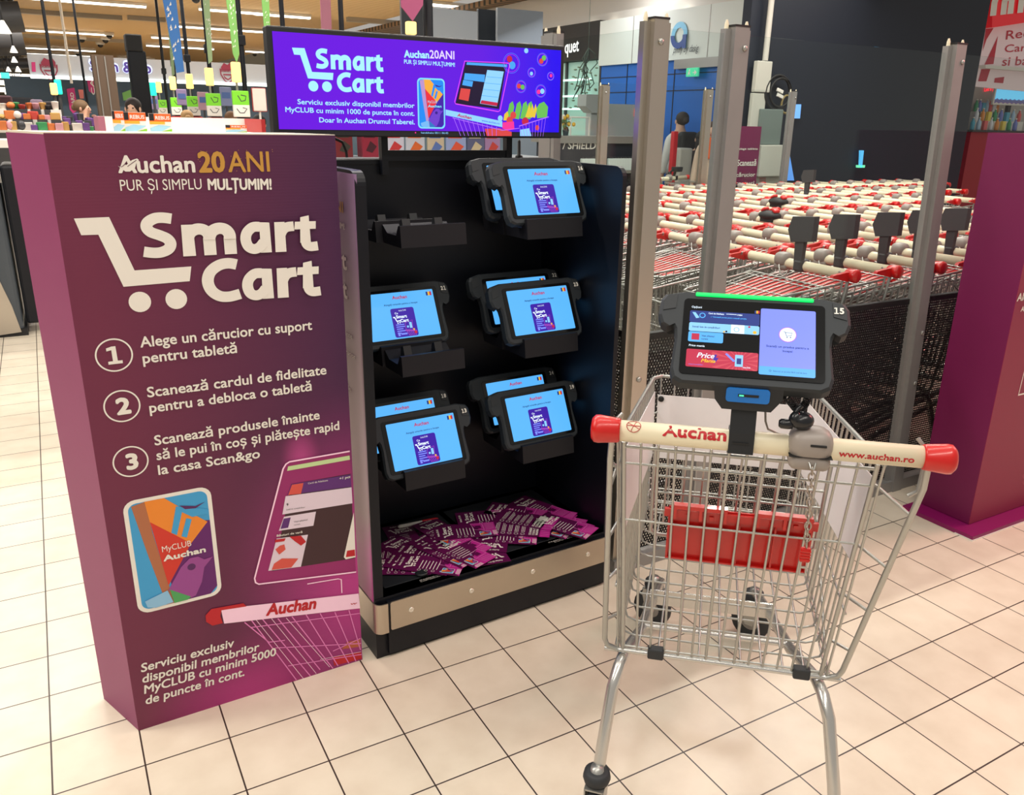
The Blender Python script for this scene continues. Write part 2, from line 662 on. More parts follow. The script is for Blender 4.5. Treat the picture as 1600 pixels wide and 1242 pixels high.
# long light strips under the wood ceiling
strips = [((0, -3), (232, 6)), ((36, 48), (178, 53)), ((37, 75), (150, 79)), ((37, 83), (142, 88)), ((38, 90), (60, 92)),
          ((312, 13), (420, 22)), ((265, 39), (412, 50)), ((238, 57), (364, 66)), ((228, 71), (335, 76)), ((386, 79), (414, 82)), ((186, 90), (240, 94)),
          ((400, 20), (482, 28)), ((672, 5), (808, 19))]
for i, (p, q) in enumerate(strips):
    A, B = W(p[0], p[1], z=3.74), W(q[0], q[1], z=3.74)
    y = (A.y + B.y) / 2
    t = thing('ceiling_light', 'long white light strip under the wooden ceiling, number %d counted from the ' % (i + 1), 'ceiling light', (A.x, y, 3.74), 0, 'light strips under the wooden ceiling')
    t['label'] = ['long white light strip over the goods counter, closest to the camera', 'white light strip with a camera dome at its end, second over the counter', 'white light strip, third over the goods counter', 'short white light strip, fourth over the goods counter', 'tiny last white light strip above the grey sign band', 'white light strip between the green banners', 'white light strip crossing behind the blue banner', 'white light strip just above the overexposed ceiling lamp', 'glaring overexposed white ceiling strip beside the dark column', 'short white light strip just above the screen corner', 'glaring white strip right above the letters of the sign band'.replace('right ', ''), 'white light strip above the screen and the pink banner', 'white light strip at the end of the wooden ceiling over the screen'][i]
    x1 = B.x - A.x
    MB().box(0, x1, -0.06, 0.06, -0.035, -0.002).build('diffuser', mat('strip_light', (255, 252, 240), 0.5, 0, 5.0), t)
    MB().box(-0.02, x1 + 0.02, -0.075, 0.075, -0.002, 0.055).build('housing', M_off, t)
for i, (p, q) in enumerate([((25, 18), (190, 31)), ((35, 58), (210, 66)), ((200, 29), (258, 34)), ((550, 30), (640, 42))]):
    A, B = W(p[0], p[1], z=3.72), W(q[0], q[1], z=3.72)
    y = (A.y + B.y) / 2
    o = MB().box(A.x, B.x, y - 0.08, y + 0.08, 3.7, 3.8).build('ceiling_rail', mat('rail_grey', (176, 166, 150), 0.5))
    tag(o, ['unlit grey rail under the wooden ceiling above the goods counter', 'thin unlit grey rail with small cameras beneath it', 'short grey rail between the light strips', 'grey rail above the screen top edge'][i], 'ceiling rail', 'rails under the wooden ceiling')
    structure(o)
    o['kind'] = 'structure'
# small dome cameras
for i, (u, v) in enumerate([(128, 64), (157, 72), (165, 65), (171, 58), (122, 86), (306, 1), (398, 86)]):
    p = W(u, v, z=3.66)
    t = thing('dome_camera', 'x', 'camera', p, 0, 'dome cameras under the wooden ceiling')
    t['label'] = ['small white dome camera under the first lit strip group, lowest left-over'.replace(', lowest left-over', ' beside the thin hanging rod'), 'white dome camera under the second lit strip, lower of a pair', 'white dome camera under the second lit strip, upper of a pair', 'white dome camera at the very end of a lit strip', 'white dome camera on the fourth strip above the grey sign', 'dark dome camera at the top between blue and green banners', 'white dome camera near the screen corner'][i]
    MB().lathe([(0.14, 0.14), (0.14, 0.06), (0.1, 0.04)], lambda x, y, h: (x, y, h), 14).build('housing', M_off, t)
    MB().ball((0, 0, 0.04), 0.09, n=10).build('dome', M_glassblk, t)

# ------------------------------------------------------------------ the cardboard display
FL, FR, BL = V((-0.8015, 0.139, 0)), V((-0.1925, 0.1517, 0)), V((-0.8705, 0.3168, 0))
BR = BL + FR - FL
BH = 1.4815


def plum_print():
    """printed plum to violet design with a magenta glow low at the inner edge"""
    m = mat('plum_print', (96, 30, 62), 0.5)
    nt, ns, lk, b = nodes(m)
    geo = ns.new('ShaderNodeNewGeometry')
    sep = ns.new('ShaderNodeSeparateXYZ')
    lk.new(geo.outputs['Position'], sep.inputs[0])

    def gauss(cx, cz, sx, sz):
        d = ns.new('ShaderNodeVectorMath')
        d.operation = 'SUBTRACT'
        lk.new(geo.outputs['Position'], d.inputs[0])
        d.inputs[1].default_value = (cx, 0.146, cz)
        s = ns.new('ShaderNodeVectorMath')
        s.operation = 'MULTIPLY'
        s.inputs[1].default_value = (1 / sx, 0, 1 / sz)
        lk.new(d.outputs[0], s.inputs[0])
        l = ns.new('ShaderNodeVectorMath')
        l.operation = 'LENGTH'
        lk.new(s.outputs[0], l.inputs[0])
        r = ns.new('ShaderNodeMapRange')
        r.interpolation_type = 'SMOOTHSTEP'
        r.inputs['From Min'].default_value = 1.0
        r.inputs['From Max'].default_value = 0.0
        lk.new(l.outputs['Value'], r.inputs['Value'])
        return r.outputs[0]

    mp = ns.new('ShaderNodeMapRange')
    mp.inputs['From Min'].default_value = -0.75
    mp.inputs['From Max'].default_value = -0.2
    lk.new(sep.outputs[0], mp.inputs['Value'])
    base = ns.new('ShaderNodeMix')
    base.data_type = 'RGBA'
    base.inputs[6].default_value = rgb(108, 35, 66)
    base.inputs[7].default_value = rgb(66, 21, 66)
    lk.new(mp.outputs[0], base.inputs[0])
    cur = base.outputs[2]
    for (cx, cz, sx, sz), c in (((-0.16, 0.28, 0.42, 0.62), (206, 62, 150)), ((-0.52, 0.0, 0.3, 0.22), (186, 52, 130)), ((-0.33, 0.66, 0.06, 0.12), (190, 70, 140))):
        mx = ns.new('ShaderNodeMix')
        mx.data_type = 'RGBA'
        mx.inputs[7].default_value = rgb(*c)
        ml = ns.new('ShaderNodeMath')
        ml.operation = 'MULTIPLY'
        ml.inputs[1].default_value = 0.8
        lk.new(gauss(cx, cz, sx, sz), ml.inputs[0])
        lk.new(ml.outputs[0], mx.inputs[0])
        lk.new(cur, mx.inputs[6])
        cur = mx.outputs[2]
    lk.new(cur, b.inputs['Base Color'])
    wv = ns.new('ShaderNodeTexWave')
    wv.bands_direction = 'Z'
    wv.inputs['Scale'].default_value = 45
    lk.new(geo.outputs['Position'], wv.inputs['Vector'])
    bp = ns.new('ShaderNodeBump')
    bp.inputs['Strength'].default_value = 0.05
    bp.inputs['Distance'].default_value = 0.002
    lk.new(wv.outputs[0], bp.inputs['Height'])
    lk.new(bp.outputs[0], b.inputs['Normal'])
    return m


M_boxside_lit = speckle(mat('plum_side_lit', (142, 58, 104), 0.5), 6, 0.05)  # lighter than the front: stronger light on the sides is put into the colour
box = thing('cardboard_display', 'tall plum cardboard display box with white cart mark, three numbered steps and a membership card', 'display box', FL)


def rel(o, p):
    return V(p) - o.location


mb = MB()
q = [rel(box, p) for p in (FL, FR, BR, BL)]
fn = lambda a, b, d: (a, b, d)
mb.prism([(p.x, p.y) for p in q], fn, 0, BH - 0.004)
mb.build('side_walls', M_boxside_lit, box)
mb = MB().prism([(p.x, p.y) for p in q], fn, BH - 0.004, BH)
mb.build('top_edge', mat('board_edge', (214, 204, 186), 0.7), box)
# front printed panel
dx = (FR - FL).normalized()
nrm = V((dx.y, -dx.x, 0))
mb = MB()
vs = [rel(box, FL + nrm * 0.0015), rel(box, FR + nrm * 0.0015), rel(box, FR + nrm * 0.0015 + V((0, 0, BH - 0.002))), rel(box, FL + nrm * 0.0015 + V((0, 0, BH - 0.002)))]
vb = [p - nrm * 0.0015 for p in vs]
mb.add(vs + vb, [(0, 1, 2, 3), (7, 6, 5, 4), (0, 4, 5, 1), (1, 5, 6, 2), (2, 6, 7, 3), (3, 7, 4, 0)])
mb.build('front_panel', plum_print(), box)
SF = Surf(FL + nrm * 0.0022, dx, (0, 0, 1))


def inkbuild(ink, name, mats, parent, label=None):
    """ink was drawn in world space: bring it into the thing's own space"""
    Mi = (Matrix.Translation(parent.location) @ parent.rotation_euler.to_matrix().to_4x4()).inverted()
    n0 = ink.s.n.copy()
    ink.xf(Mi)
    ink.s = Surf((0, 0, 0), Mi.to_3x3() @ ink.s.ux, Mi.to_3x3() @ ink.s.uy)
    return ink.build(name, mats, parent, label)


# top logo
k = Ink(SF)
k.text('Auchan', (185, 270.5), (305.6, 269.4), k.hpx((185, 270.5), (185.5, 243)), 0.03, px=True)
k.text('PUR ȘI SIMPLU', (188.5, 298), (315.6, 295.6), k.hpx((188.5, 298), (187.5, 281)), 0.0, px=True)
k.text('MULȚUMIM!', (325, 297), (424.8, 296.3), k.hpx((325, 297), (324, 279)), 0.035, px=True)
k.poly([(184, 259), (190, 262), (197, 258), (206, 250), (214, 247.5), (217, 250), (213, 254), (211, 262), (203, 268), (196, 268), (191, 264.5)], 0, 2, px=True)
k.text('20', (311, 270), (353, 269.2), k.hpx((311, 270), (312, 237)), 0.04, px=True, m=1)
k.text('ANI', (357, 269), (422, 268), k.hpx((357, 269), (357.5, 237)), 0.015, px=True, m=1)
k.line([(198, 252), (193, 258.5), (189, 261)], 0.0012, 2, 4, px=True)
k.line([(213, 250), (206, 255), (199, 260)], 0.0012, 2, 4, px=True)
for i in range(26):
    u, v = R.uniform(305, 428), R.uniform(232, 272)
    k.disc((u, v), 0.0008, 1, 3, 6, px=True)
inkbuild(k, 'logo', [M_white, M_gold, M_plum], box, 'white and gold logo')
# Smart Cart
k = Ink(SF)
k.poly([(115.4, 341.3), (170.4, 339), (210.2, 422.4), (298.9, 416.2), (296.4, 439.2), (193, 448), (153.6, 366.6), (126.9, 367.4)], px=True)
k.disc((218.6, 471.7), 0.0232, px=True)
k.disc((275.5, 467.2), 0.0232, px=True)
inkbuild(k, 'cart_emblem', M_white, box, 'white cart emblem')
k = Ink(SF)
heavy(k, 'Smart', (220, 403.5), (494.5, 390), k.hpx((224, 404), (222.5, 334)))
heavy(k, 'Cart', (317.5, 473.2), (499.5, 460.5), k.hpx((322, 473), (320.5, 405.5)))
inkbuild(k, 'headline', M_white, box, 'large white headline')
k = Ink(SF)
hh = k.hpx((300, 640), (298, 624.5))
for s_, p0, p1 in [('Alege un cărucior cu suport', (219.5, 543), (487.8, 515)), ('pentru tabletă', (223.5, 568), (370.5, 551)),
                   ('Scanează cardul de fidelitate', (230.6, 621), (510.1, 584.5)), ('pentru a debloca o tabletă', (234, 645), (487, 610)),
                   ('Scanează produsele înainte', (241.9, 696), (499.6, 654.6)), ('să le pui în coș și plătește rapid', (245, 719), (530.3, 671.1)), ('la casa Scan&go', (247.6, 742), (406.4, 715))]:
    k.text(s_, p0, p1, hh, 0.022, px=True)
for s_, c in (('1', (178.3, 554.8)), ('2', (190.7, 634.4)), ('3', (204.3, 721))):
    ab = SF.px(*c)
    k.ring(ab, 0.037, 0.0034, n=48)
    if s_ == '1':
        for qi, q in enumerate(([(-0.004, -0.0205), (0.006, -0.0205), (0.005, 0.0205), (-0.0045, 0.0205)], [(-0.014, -0.0205), (0.0155, -0.0205), (0.0155, -0.0135), (-0.014, -0.0135)], [(-0.0145, 0.0175), (-0.0145, 0.0105), (-0.003, 0.0125), (-0.003, 0.0205)])):
            k.poly([(ab[0] + a, ab[1] + b) for a, b in q], 0, 1 + 0.3 * qi)
    else:
        k.text(s_, (ab[0], ab[1] - 0.0205), None, 0.041, 0.05, align='C')
inkbuild(k, 'instructions', M_white, box, 'three numbered white instructions')
k = Ink(SF)
hh = k.hpx((225, 1060), (223, 1047))
for s_, p0, p1 in [('Serviciu exclusiv', (220.6, 1050.3), (366.4, 1009.6)), ('disponibil membrilor', (222.8, 1067.2), (405.7, 1015.5)), ('MyCLUB cu minim 5000', (225.3, 1084), (431.8, 1023.4)), ('de puncte în cont.', (228, 1100.6), (382, 1055.2))]:
    k.text(s_, p0, p1, hh, 0.022, 0.12, px=True)
inkbuild(k, 'small_print', M_white, box, 'four lines of white print')


# the membership card, also used on other prints: f(s, t), s right 0..1, t down 0..1
def club_card(ink, f, k0=1, mi=None, letters=True):
    """mi: material indexes white, blue, brown, orange, red, violet, lilac, green, pale, dark"""
    def P(pts, c, kk):
        ink.poly([f(*p) for p in pts], mi[c], k0 + kk)

    def rr(i, r):
        o = []
        for cx, cy, a0 in ((1 - i - r, 1 - (i + r) * .62, 0), (i + r, 1 - (i + r) * .62, 90), (i + r, (i + r) * .62, 180), (1 - i - r, (i + r) * .62, 270)):
            for j in range(6):
                an = math.radians(a0 + 18 * j)
                o.append((cx + r * math.cos(an), cy + r * .62 * math.sin(an)))
        return o
    P(rr(0, 0.14), 0, 0)
    P(rr(0.05, 0.1), 1, 1)
    P([(0.46, 0.06), (0.3, 0.25), (0.42, 0.82), (0.55, 0.97), (0.86, 0.97), (0.95, 0.91), (0.95, 0.3), (0.8, 0.28)], 5, 2)
    P([(0.09, 0.05), (0.25, 0.03), (0.28, 0.3), (0.42, 0.97), (0.33, 0.97), (0.2, 0.5)], 2, 3)
    P([(0.24, 0.03), (0.46, 0.03), (0.6, 0.12), (0.92, 0.31), (0.7, 0.47), (0.27, 0.22)], 3, 4)
    P([(0.27, 0.21), (0.7, 0.47), (0.38, 0.8)], 4, 5)
    P([(0.49, 0.34), (0.58, 0.12), (0.95, 0.2), (0.95, 0.24), (0.75, 0.24), (0.64, 0.18), (0.55, 0.37)], 1, 6)
    P([(0.6, 0.39), (0.68, 0.24), (0.74, 0.26), (0.66, 0.41)], 1, 6)
    P([(0.62, 0.12), (0.8, 0.15), (0.92, 0.13), (0.8, 0.17), (0.68, 0.16)], 9, 7)
    P([(0.37, 0.84), (0.55, 0.66), (0.66, 0.6), (0.76, 0.6), (0.83, 0.64), (0.94, 0.63), (0.82, 0.71), (0.77, 0.84), (0.68, 0.95), (0.62, 0.96)], 6, 8)
    P([(0.39, 0.84), (0.62, 0.95), (0.58, 0.97), (0.42, 0.97)], 7, 9)
    P([(0.09, 0.89), (0.36, 0.84), (0.41, 0.96), (0.2, 0.97), (0.11, 0.95)], 8, 10)
    P([(0.67 + .05 * math.cos(PI * i / 6), 0.68 + .03 * math.sin(PI * i / 6)) for i in range(12)], 9, 10)
    if letters:
        a, b2, c = f(0.36, 0.49), f(0.7, 0.49), f(0.36, 0.44)
        h = math.hypot(a[0] - c[0], a[1] - c[1])
        ink.text('MyCLUB', a, b2, h * 1.0, 0.0, 0, mi[0], k0 + 11)
        ink.text('Auchan', f(0.36, 0.575), f(0.86, 0.575), h * 1.05, 0.05, 0, mi[0], k0 + 11)


CARDM = [M_white, mat('card_blue', (62, 160, 214), 0.5), mat('card_brown', (176, 108, 72), 0.5), mat('card_orange', (236, 138, 42), 0.5), mat('card_red', (210, 52, 36), 0.5),
         mat('card_violet', (98, 24, 104), 0.5), mat('card_lilac', (152, 70, 144), 0.5), mat('card_green', (76, 162, 92), 0.5), mat('card_pale', (140, 192, 226), 0.5), mat('card_dark', (84, 30, 92), 0.5)]
c0 = [SF.px(*p) for p in ((189.7, 783.6), (328.4, 759.7), (347.4, 927.1), (217.2, 960.8))]
ctr = (sum(p[0] for p in c0) / 4, sum(p[1] for p in c0) / 4)
cw = (c0[1][0] - c0[0][0] + c0[2][0] - c0[3][0]) / 2
ch = (c0[0][1] - c0[3][1] + c0[1][1] - c0[2][1]) / 2
k = Ink(SF, 0.0002)
club_card(k, lambda s_, t: (ctr[0] + (s_ - .5) * cw, ctr[1] - (t - .5) * ch), 1, list(range(10)))
inkbuild(k, 'membership_card_print', CARDM, box, 'printed card with white rim, orange, red and blue shapes and a lilac bird')

# printed tablet and printed trolley at the inner lower edge
M_neon = mat('pink_neon_ink', (255, 214, 238), 0.5)
M_pinkline = mat('pink_line_ink', (232, 132, 196), 0.5)
M_scr = mat('dark_screen_ink', (62, 34, 40), 0.5)
M_pv = mat('violet_ink', (92, 40, 116), 0.5)
M_palel = mat('pale_ui_ink', (226, 210, 224), 0.5)
M_pgreen = mat('pale_green_ink', (196, 220, 160), 0.5)
M_mag2 = mat('magenta_ink', (150, 36, 104), 0.5)
M_bread = mat('bread_ink', (186, 92, 60), 0.5)
PM = [M_neon, M_mag2, M_scr, M_pv, M_palel, M_pgreen, M_redink, M_white, M_darkgrey, mat('tomato_ink', (214, 84, 72), 0.5)]
k = Ink(SF, 0.0003)
k.poly([(546, 704.5), (452, 721), (444, 728), (397.5, 905), (402, 913), (556, 893)], 1, 0, px=True)
k.poly([(547.5, 740), (455, 756), (430, 880), (425, 892), (554, 872)], 2, 1, px=True)
k.poly([(546, 711.5), (450, 728.5), (448.5, 735.5), (546.6, 718)], 5, 2, px=True)
k.poly([(547.5, 741), (455.5, 756), (449, 773), (548.7, 760)], 3, 3, px=True)
k.poly([(456, 757), (474, 754), (470, 771), (450, 773)], 9, 4, px=True)
k.poly([(549, 761), (446, 775), (441, 803.5), (550.5, 786)], 4, 3, px=True)
k.poly([(493.5, 799), (443.5, 807), (435.5, 829), (489.5, 821)], 4, 3, px=True)
k.poly([(454, 808), (443, 810), (438, 826), (450, 824)], 3, 4, px=True)
k.poly([(481, 835), (432, 841), (419, 891.5), (470, 885)], 4, 3, px=True)
k.poly([(460, 845), (452, 838), (470, 836.5), (478, 846), (470, 852)], 6, 5, px=True)
k.poly([(437, 852), (430, 858), (436, 866), (446, 858), (444, 850)], 9, 5, px=True)
k.poly([(440, 872), (428, 880), (424, 890), (455, 886), (466, 872)], 9, 5, px=True)
k.poly([(430, 842.5), (446, 840.5), (444, 845), (429, 847)], 6, 6, px=True)
k.poly([(552.5, 800), (548, 820), (537, 870), (540, 873.5), (555.3, 870)], 7, 4, px=True)
k.poly([(553.9, 858), (542, 860), (540, 870), (554.6, 868)], 6, 5, px=True)
k.text('+1 pct', (530, 749), (547, 746), 0.007, 0.02, 0.1, 7, 6, px=True)
k.text('Card de fidelitate', (481, 756), (512, 751), 0.0045, 0, 0, 7, 6, px=True)
k.text('9', (447.5, 790), None, 0.007, 0.03, 0, 8, 6, px=True)
k.text('Listă de cumpărături', (447, 797), (476, 793), 0.004, 0, 0, 8, 6, px=True)
k.text('Vezi pliantul', (459, 816), (480, 812.5), 0.0045, 0, 0, 8, 6, px=True)
k.text('curent', (459, 820.5), (469, 819), 0.0035, 0, 0, 8, 6, px=True)
k.text('Băuturi de vară', (432, 838), (472, 832), 0.006, 0.02, 0, 7, 6, px=True)
k.line([(546, 704.5), (452, 721), (446.5, 724.5), (442, 732), (397.5, 903), (399, 909.5), (404, 912), (556, 893)], 0.0042, 0, 7, px=True)
inkbuild(k, 'tablet_print', PM, box, 'printed glowing tablet picture')
k = Ink(SF, 0.0003)
k.poly([(345, 951), (560, 927), (562.4, 950), (350, 974)], 0, 3, px=True)
k.poly([(321, 961), (330, 951), (380, 942), (385, 947), (346, 953), (344, 962), (348, 973), (332, 977), (322, 971)], 1, 4, px=True)
k.text('Auchan', (415, 962), (493.5, 950.5), k.hpx((440, 960), (438.5, 942)), 0.04, 0.1, 1, 5, px=True)
k.text('w', (547, 944.5), (557.5, 943.2), 0.0065, 0.03, 0.1, 1, 5, px=True)
for p, q_ in [((393, 969), (463, 1062)), ((410, 967), (485, 1056)), ((434, 966), (500, 1046)), ((456, 963), (520, 1044)), ((478, 960), (528, 1040)), ((500, 958), (545, 1036)), ((523, 956), (556, 1033)), ((545, 953), (563, 1015)),
              ((430, 1012), (564, 1005)), ((450, 1040), (565, 1022)), ((382, 972), (420, 1003)), ((420, 1003), (445, 1000)), ((392, 980), (562, 958)), ((520, 1017), (563, 997))]:
    k.line([p, q_], 0.0028, 2, 2, px=True)
for p, q_ in [((400, 968), (474, 1060)), ((424, 966), (494, 1052)), ((447, 965), (515, 1042)), ((500, 1030), (564, 1018))]:
    k.line([p, q_], 0.0014, 0, 2, px=True)
k.poly([(534, 1014), (542, 1003), (562, 998), (563.5, 1010)], 3, 1, px=True)
k.poly([(520, 1027), (564, 1018), (565, 1029), (522, 1040)], 1, 1, px=True)
k.line([(480, 912), (528, 904), (533, 905), (534, 926)], 0.003, 0, 3, px=True)
inkbuild(k, 'trolley_print', [M_neon, M_redink, M_pinkline, M_bread], box, 'printed pink trolley picture')

# ------------------------------------------------------------------ the tablet station
KO, KA = V((-0.153, 0.12, 0)), math.radians(2.57)
KM = Matrix.Translation(KO) @ Matrix.Rotation(KA, 4, 'Z')
KW, KD, KH = 0.848, 0.44, 1.402
st = thing('tablet_station', 'black metal tablet charging station with open front, shelf and steel bumper strip', 'kiosk', KO, KA)
# plinth
mb = MB()
mb.box(0.0, KW, 0.012, KD + 0.03, 0.0, 0.2)
mb.box(0.035, KW - 0.01, 0.0, 0.014, 0.012, 0.188)
mb.build('plinth', M_black, st)
# back panel with its header ridge
mb = MB().box(0.0, KW, KD, KD + 0.035, 0.2, KH)
mb.box(0.0, KW, KD - 0.004, KD + 0.04, KH - 0.012, KH)
mb.build('back_panel', M_black, st)
# side walls with a rounded front top corner
for i, (x0, th0) in enumerate(((0.0, 0.028), (KW - 0.016, 0.016))):
    poly = [(0.018, 0.19), (KD, 0.19), (KD, KH)] + arc((0.05, KH - 0.04), 0.036, 90, 180, 6)
    poly = [(0.014, 0.19), (KD, 0.19), (KD, KH - 0.003)] + arc((0.05, KH - 0.04), 0.036, 90, 180, 6)
    mb = MB().prism(poly, lambda a, b, d: (d, a, b), x0, x0 + th0)
    mb.build('side_wall', M_black, st)
# shelf with two lids and a finger hole
mb = MB().box(0.028, KW - 0.016, 0.014, KD, 0.19, 0.2)
mb.build('shelf', M_black, st)
M_lid = mat('lid_metal', (30, 33, 37), 0.4)
for x0, x1 in ((0.05, 0.405), (0.425, 0.8)):
    l = MB().rbox(((x0 + x1) / 2, 0.235, 0.2015), (x1 - x0, 0.36, 0.003), 0.001).build('shelf_lid', M_lid, st)
    MB().box(x0 + 0.14, x0 + 0.21, 0.058, 0.068, 0.2032, 0.206).build('finger_pull', M_black, l)
mb = MB().lathe([(0.02, 0.203), (0.022, 0.212), (0.017, 0.2125)], lambda x, y, h: (0.178 + x, 0.068 + y * 0.8, h), 18)
mb.build('cable_cap', M_lid, st)
k = Ink(Surf((0, 0, 0.2036), (1, 0, 0), (0, 1, 0)))
k.text('VĂ RUGĂM SĂ NU AȘEZAȚI OBIECTE', (0.155, 0.035), (0.285, 0.035), 0.005)
k.text('PE ACEST CAPAC VĂ MULȚUMIM', (0.155, 0.028), (0.25, 0.028), 0.004)
k.build('shelf_note', M_off, st)
k = Ink(Surf((0, 0, 0.2036), (1, 0, 0), (0, 1, 0)))
k.text('VĂ RUGĂM SĂ NU AȘEZAȚI OBIECTE', (0.62, 0.035), (0.75, 0.035), 0.005)
k.text('PE ACEST CAPAC VĂ MULȚUMIM', (0.64, 0.028), (0.73, 0.028), 0.004)
k.build('shelf_note', M_off, st)
# steel bumper strip and corner piece
bp_ = MB()
bp_.prism(rrpoly(0.042, 0.094, KW - 0.006, 0.187, 0.006), lambda a, b, d: (a, d, b), -0.004, 0.0)
bumper = bp_.build('bumper_strip', M_steel, st)
for x in (0.107, 0.31, 0.535, 0.755):
    z = 0.143
    MB().lathe([(0.0085, 0), (0.0085, 0.002), (0.006, 0.0035), (0.004, 0.0025)], lambda a, b, h, x=x: (x + a, -0.004 - h, z + b), 14).build('screw', mat('screw_zinc', (236, 230, 216), 0.25, 0.6), bumper)
pl = [(-0.004, 0.35)] + [(p[0], p[1]) for p in arc((0.02, 0.018), 0.024, 180, 270, 6)] + [(0.034, -0.006), (0.034, -0.002)] + [(p[0], p[1]) for p in arc((0.02, 0.018), 0.02, 270, 180, 6)] + [(0, 0.35)]
MB().prism(pl, lambda a, b, d: (a, b, d), 0.09, 0.187, smooth=False).build('corner_guard', M_steel, st)
# printed wrap on the outer side; its colours are brightened for side light
pl = [(-0.002, KD)] + arc((0.012, 0.026), 0.014, 180, 235, 5) + arc((0.012, 0.026), 0.012, 235, 180, 5) + [(0, KD)]


def wrap_print_lit():
    m = mat('wrap_print_lit', (120, 92, 120), 0.4)
    nt, ns, lk, b = nodes(m)
    tc = ns.new('ShaderNodeTexCoord')
    sp = ns.new('ShaderNodeSeparateXYZ')
    lk.new(tc.outputs['Object'], sp.inputs[0])
    rp = ns.new('ShaderNodeValToRGB')
    e = rp.color_ramp.elements
    e[0].position, e[0].color = 0.0, rgb(190, 80, 150)
    e[1].position, e[1].color = 1.0, rgb(150, 120, 160)
    for p, c in ((0.12, (206, 120, 176)), (0.22, (186, 164, 170)), (0.4, (180, 160, 170)), (0.6, (150, 130, 138)), (0.8, (140, 112, 140))):
        x = e.new(p)
        x.color = rgb(*c)
    mr = ns.new('ShaderNodeMapRange')
    mr.inputs['From Min'].default_value = 0.19
    mr.inputs['From Max'].default_value = KH
    lk.new(sp.outputs[2], mr.inputs['Value'])
    lk.new(mr.outputs[0], rp.inputs[0])
    lk.new(rp.outputs[0], b.inputs['Base Color'])
    return m


wr = MB().prism(pl, lambda a, b, d: (a, b, d), 0.19, KH - 0.012).build('side_print', wrap_print_lit(), st)
# side lettering: reads along the outer face, its end shows past the cardboard box
SK = Surf((-0.0024, 0, 0), (0, -1, 0), (0, 0, 1))
SKW = Surf(KM @ V((-0.0024, 0, 0)), KM.to_3x3() @ V((0, -1, 0)), (0, 0, 1))
for s_, uv, h, mi, wd in [('20 ANI', (537, 333), 0.028, M_gold, 0.16), ('MULȚUMIM!', (539, 359), 0.016, M_white, 0.15), ('Smart', (543, 423), 0.05, M_white, 0.24), ('Cart', (544, 468), 0.05, M_white, 0.17),
                          ('înainte', (551, 530), 0.014, M_white, 0.09), ('cărucior', (556, 562), 0.014, M_white, 0.1), ('le', (549, 612), 0.014, M_white, 0.02)]:
    a = SKW.px(*uv)
    k = Ink(SK)
    k.text(s_, (a[0] - wd, a[1]), (a[0], a[1]), h, 0.03)
    k.build('side_lettering', mi, wr)


# cradles: a tray on an arm from the back panel, a lip in front, a leaning back plate, two hooks
def cradle(xc, yc, zc):
    mb = MB()
    x0, x1 = xc - 0.1, xc + 0.1
    zb = zc - 0.128
    lip = [(yc - 0.065, zb), (yc + 0.055, zb), (yc + 0.07, zb + 0.045), (yc + 0.06, zb + 0.05), (yc + 0.03, zb + 0.03), (yc - 0.03, zb + 0.03), (yc - 0.047, zb + 0.058), (yc - 0.058, zb + 0.058)]
    mb.prism(lip, lambda a, b, d: (d, a, b), x0, x1)
    mb.box(xc - 0.05, xc + 0.05, yc + 0.02, KD, zb - 0.004, zb + 0.022)
    c = mb.build('cradle', M_cradle, st)
    for dx_ in (-0.05, 0.05):
        MB().prism([(yc + 0.0, zb + 0.03), (yc + 0.035, zb + 0.03), (yc + 0.03, zb + 0.062), (yc + 0.015, zb + 0.068), (yc + 0.008, zb + 0.05)], lambda a, b, d: (d, a, b), xc + dx_ - 0.012, xc + dx_ + 0.012).build('hook', M_blackp, c)
    return c


XL, XR = 0.245, 0.656
ZT = (1.316, 0.952, 0.598)
YF, YB = 0.175, 0.30
for xc in (XL, XR):
    for zc in ZT:
        if xc == XL and zc == ZT[0]:
            cradle(xc + 0.015, YF, zc)
            cradle(xc - 0.005, YB, zc)
        else:
            cradle(xc + 0.008, YF, zc)
            cradle(xc, YB, zc)

# ------------------------------------------------------------------ tablets
M_screen = mat('lit_screen', (30, 60, 90), 0.25, 0, 1.0, (92, 184, 255))
M_scrviolet = mat('lit_violet', (20, 8, 60), 0.3, 0, 0.9, (58, 18, 170))
M_scrwhite = mat('lit_white', (120, 130, 140), 0.3, 0, 1.0, (225, 240, 255))
M_scrred = mat('lit_red', (90, 10, 30), 0.3, 0, 0.9, (196, 30, 70))
M_scrblue = mat('lit_deep_blue', (10, 20, 60), 0.3, 0, 0.8, (20, 52, 140))
M_scrpale = mat('lit_pale_blue', (60, 90, 120), 0.3, 0, 1.0, (140, 205, 255))
M_scrlav = mat('lit_lavender', (60, 60, 120), 0.3, 0, 1.0, (122, 142, 255))
M_scrpink = mat('lit_pink', (90, 30, 90), 0.3, 0, 0.9, (214, 90, 210))
M_yel = mat('lit_yellow', (120, 90, 10), 0.3, 0, 0.9, (245, 190, 40))
M_scrdk = mat('screen_writing', (20, 40, 90), 0.5, 0, 0.3, (30, 60, 140))
SCM = [M_screen, M_scrviolet, M_scrwhite, M_scrred, M_scrblue, M_scrpale, M_scrlav, M_scrpink, M_yel, M_scrdk, M_glassblk]


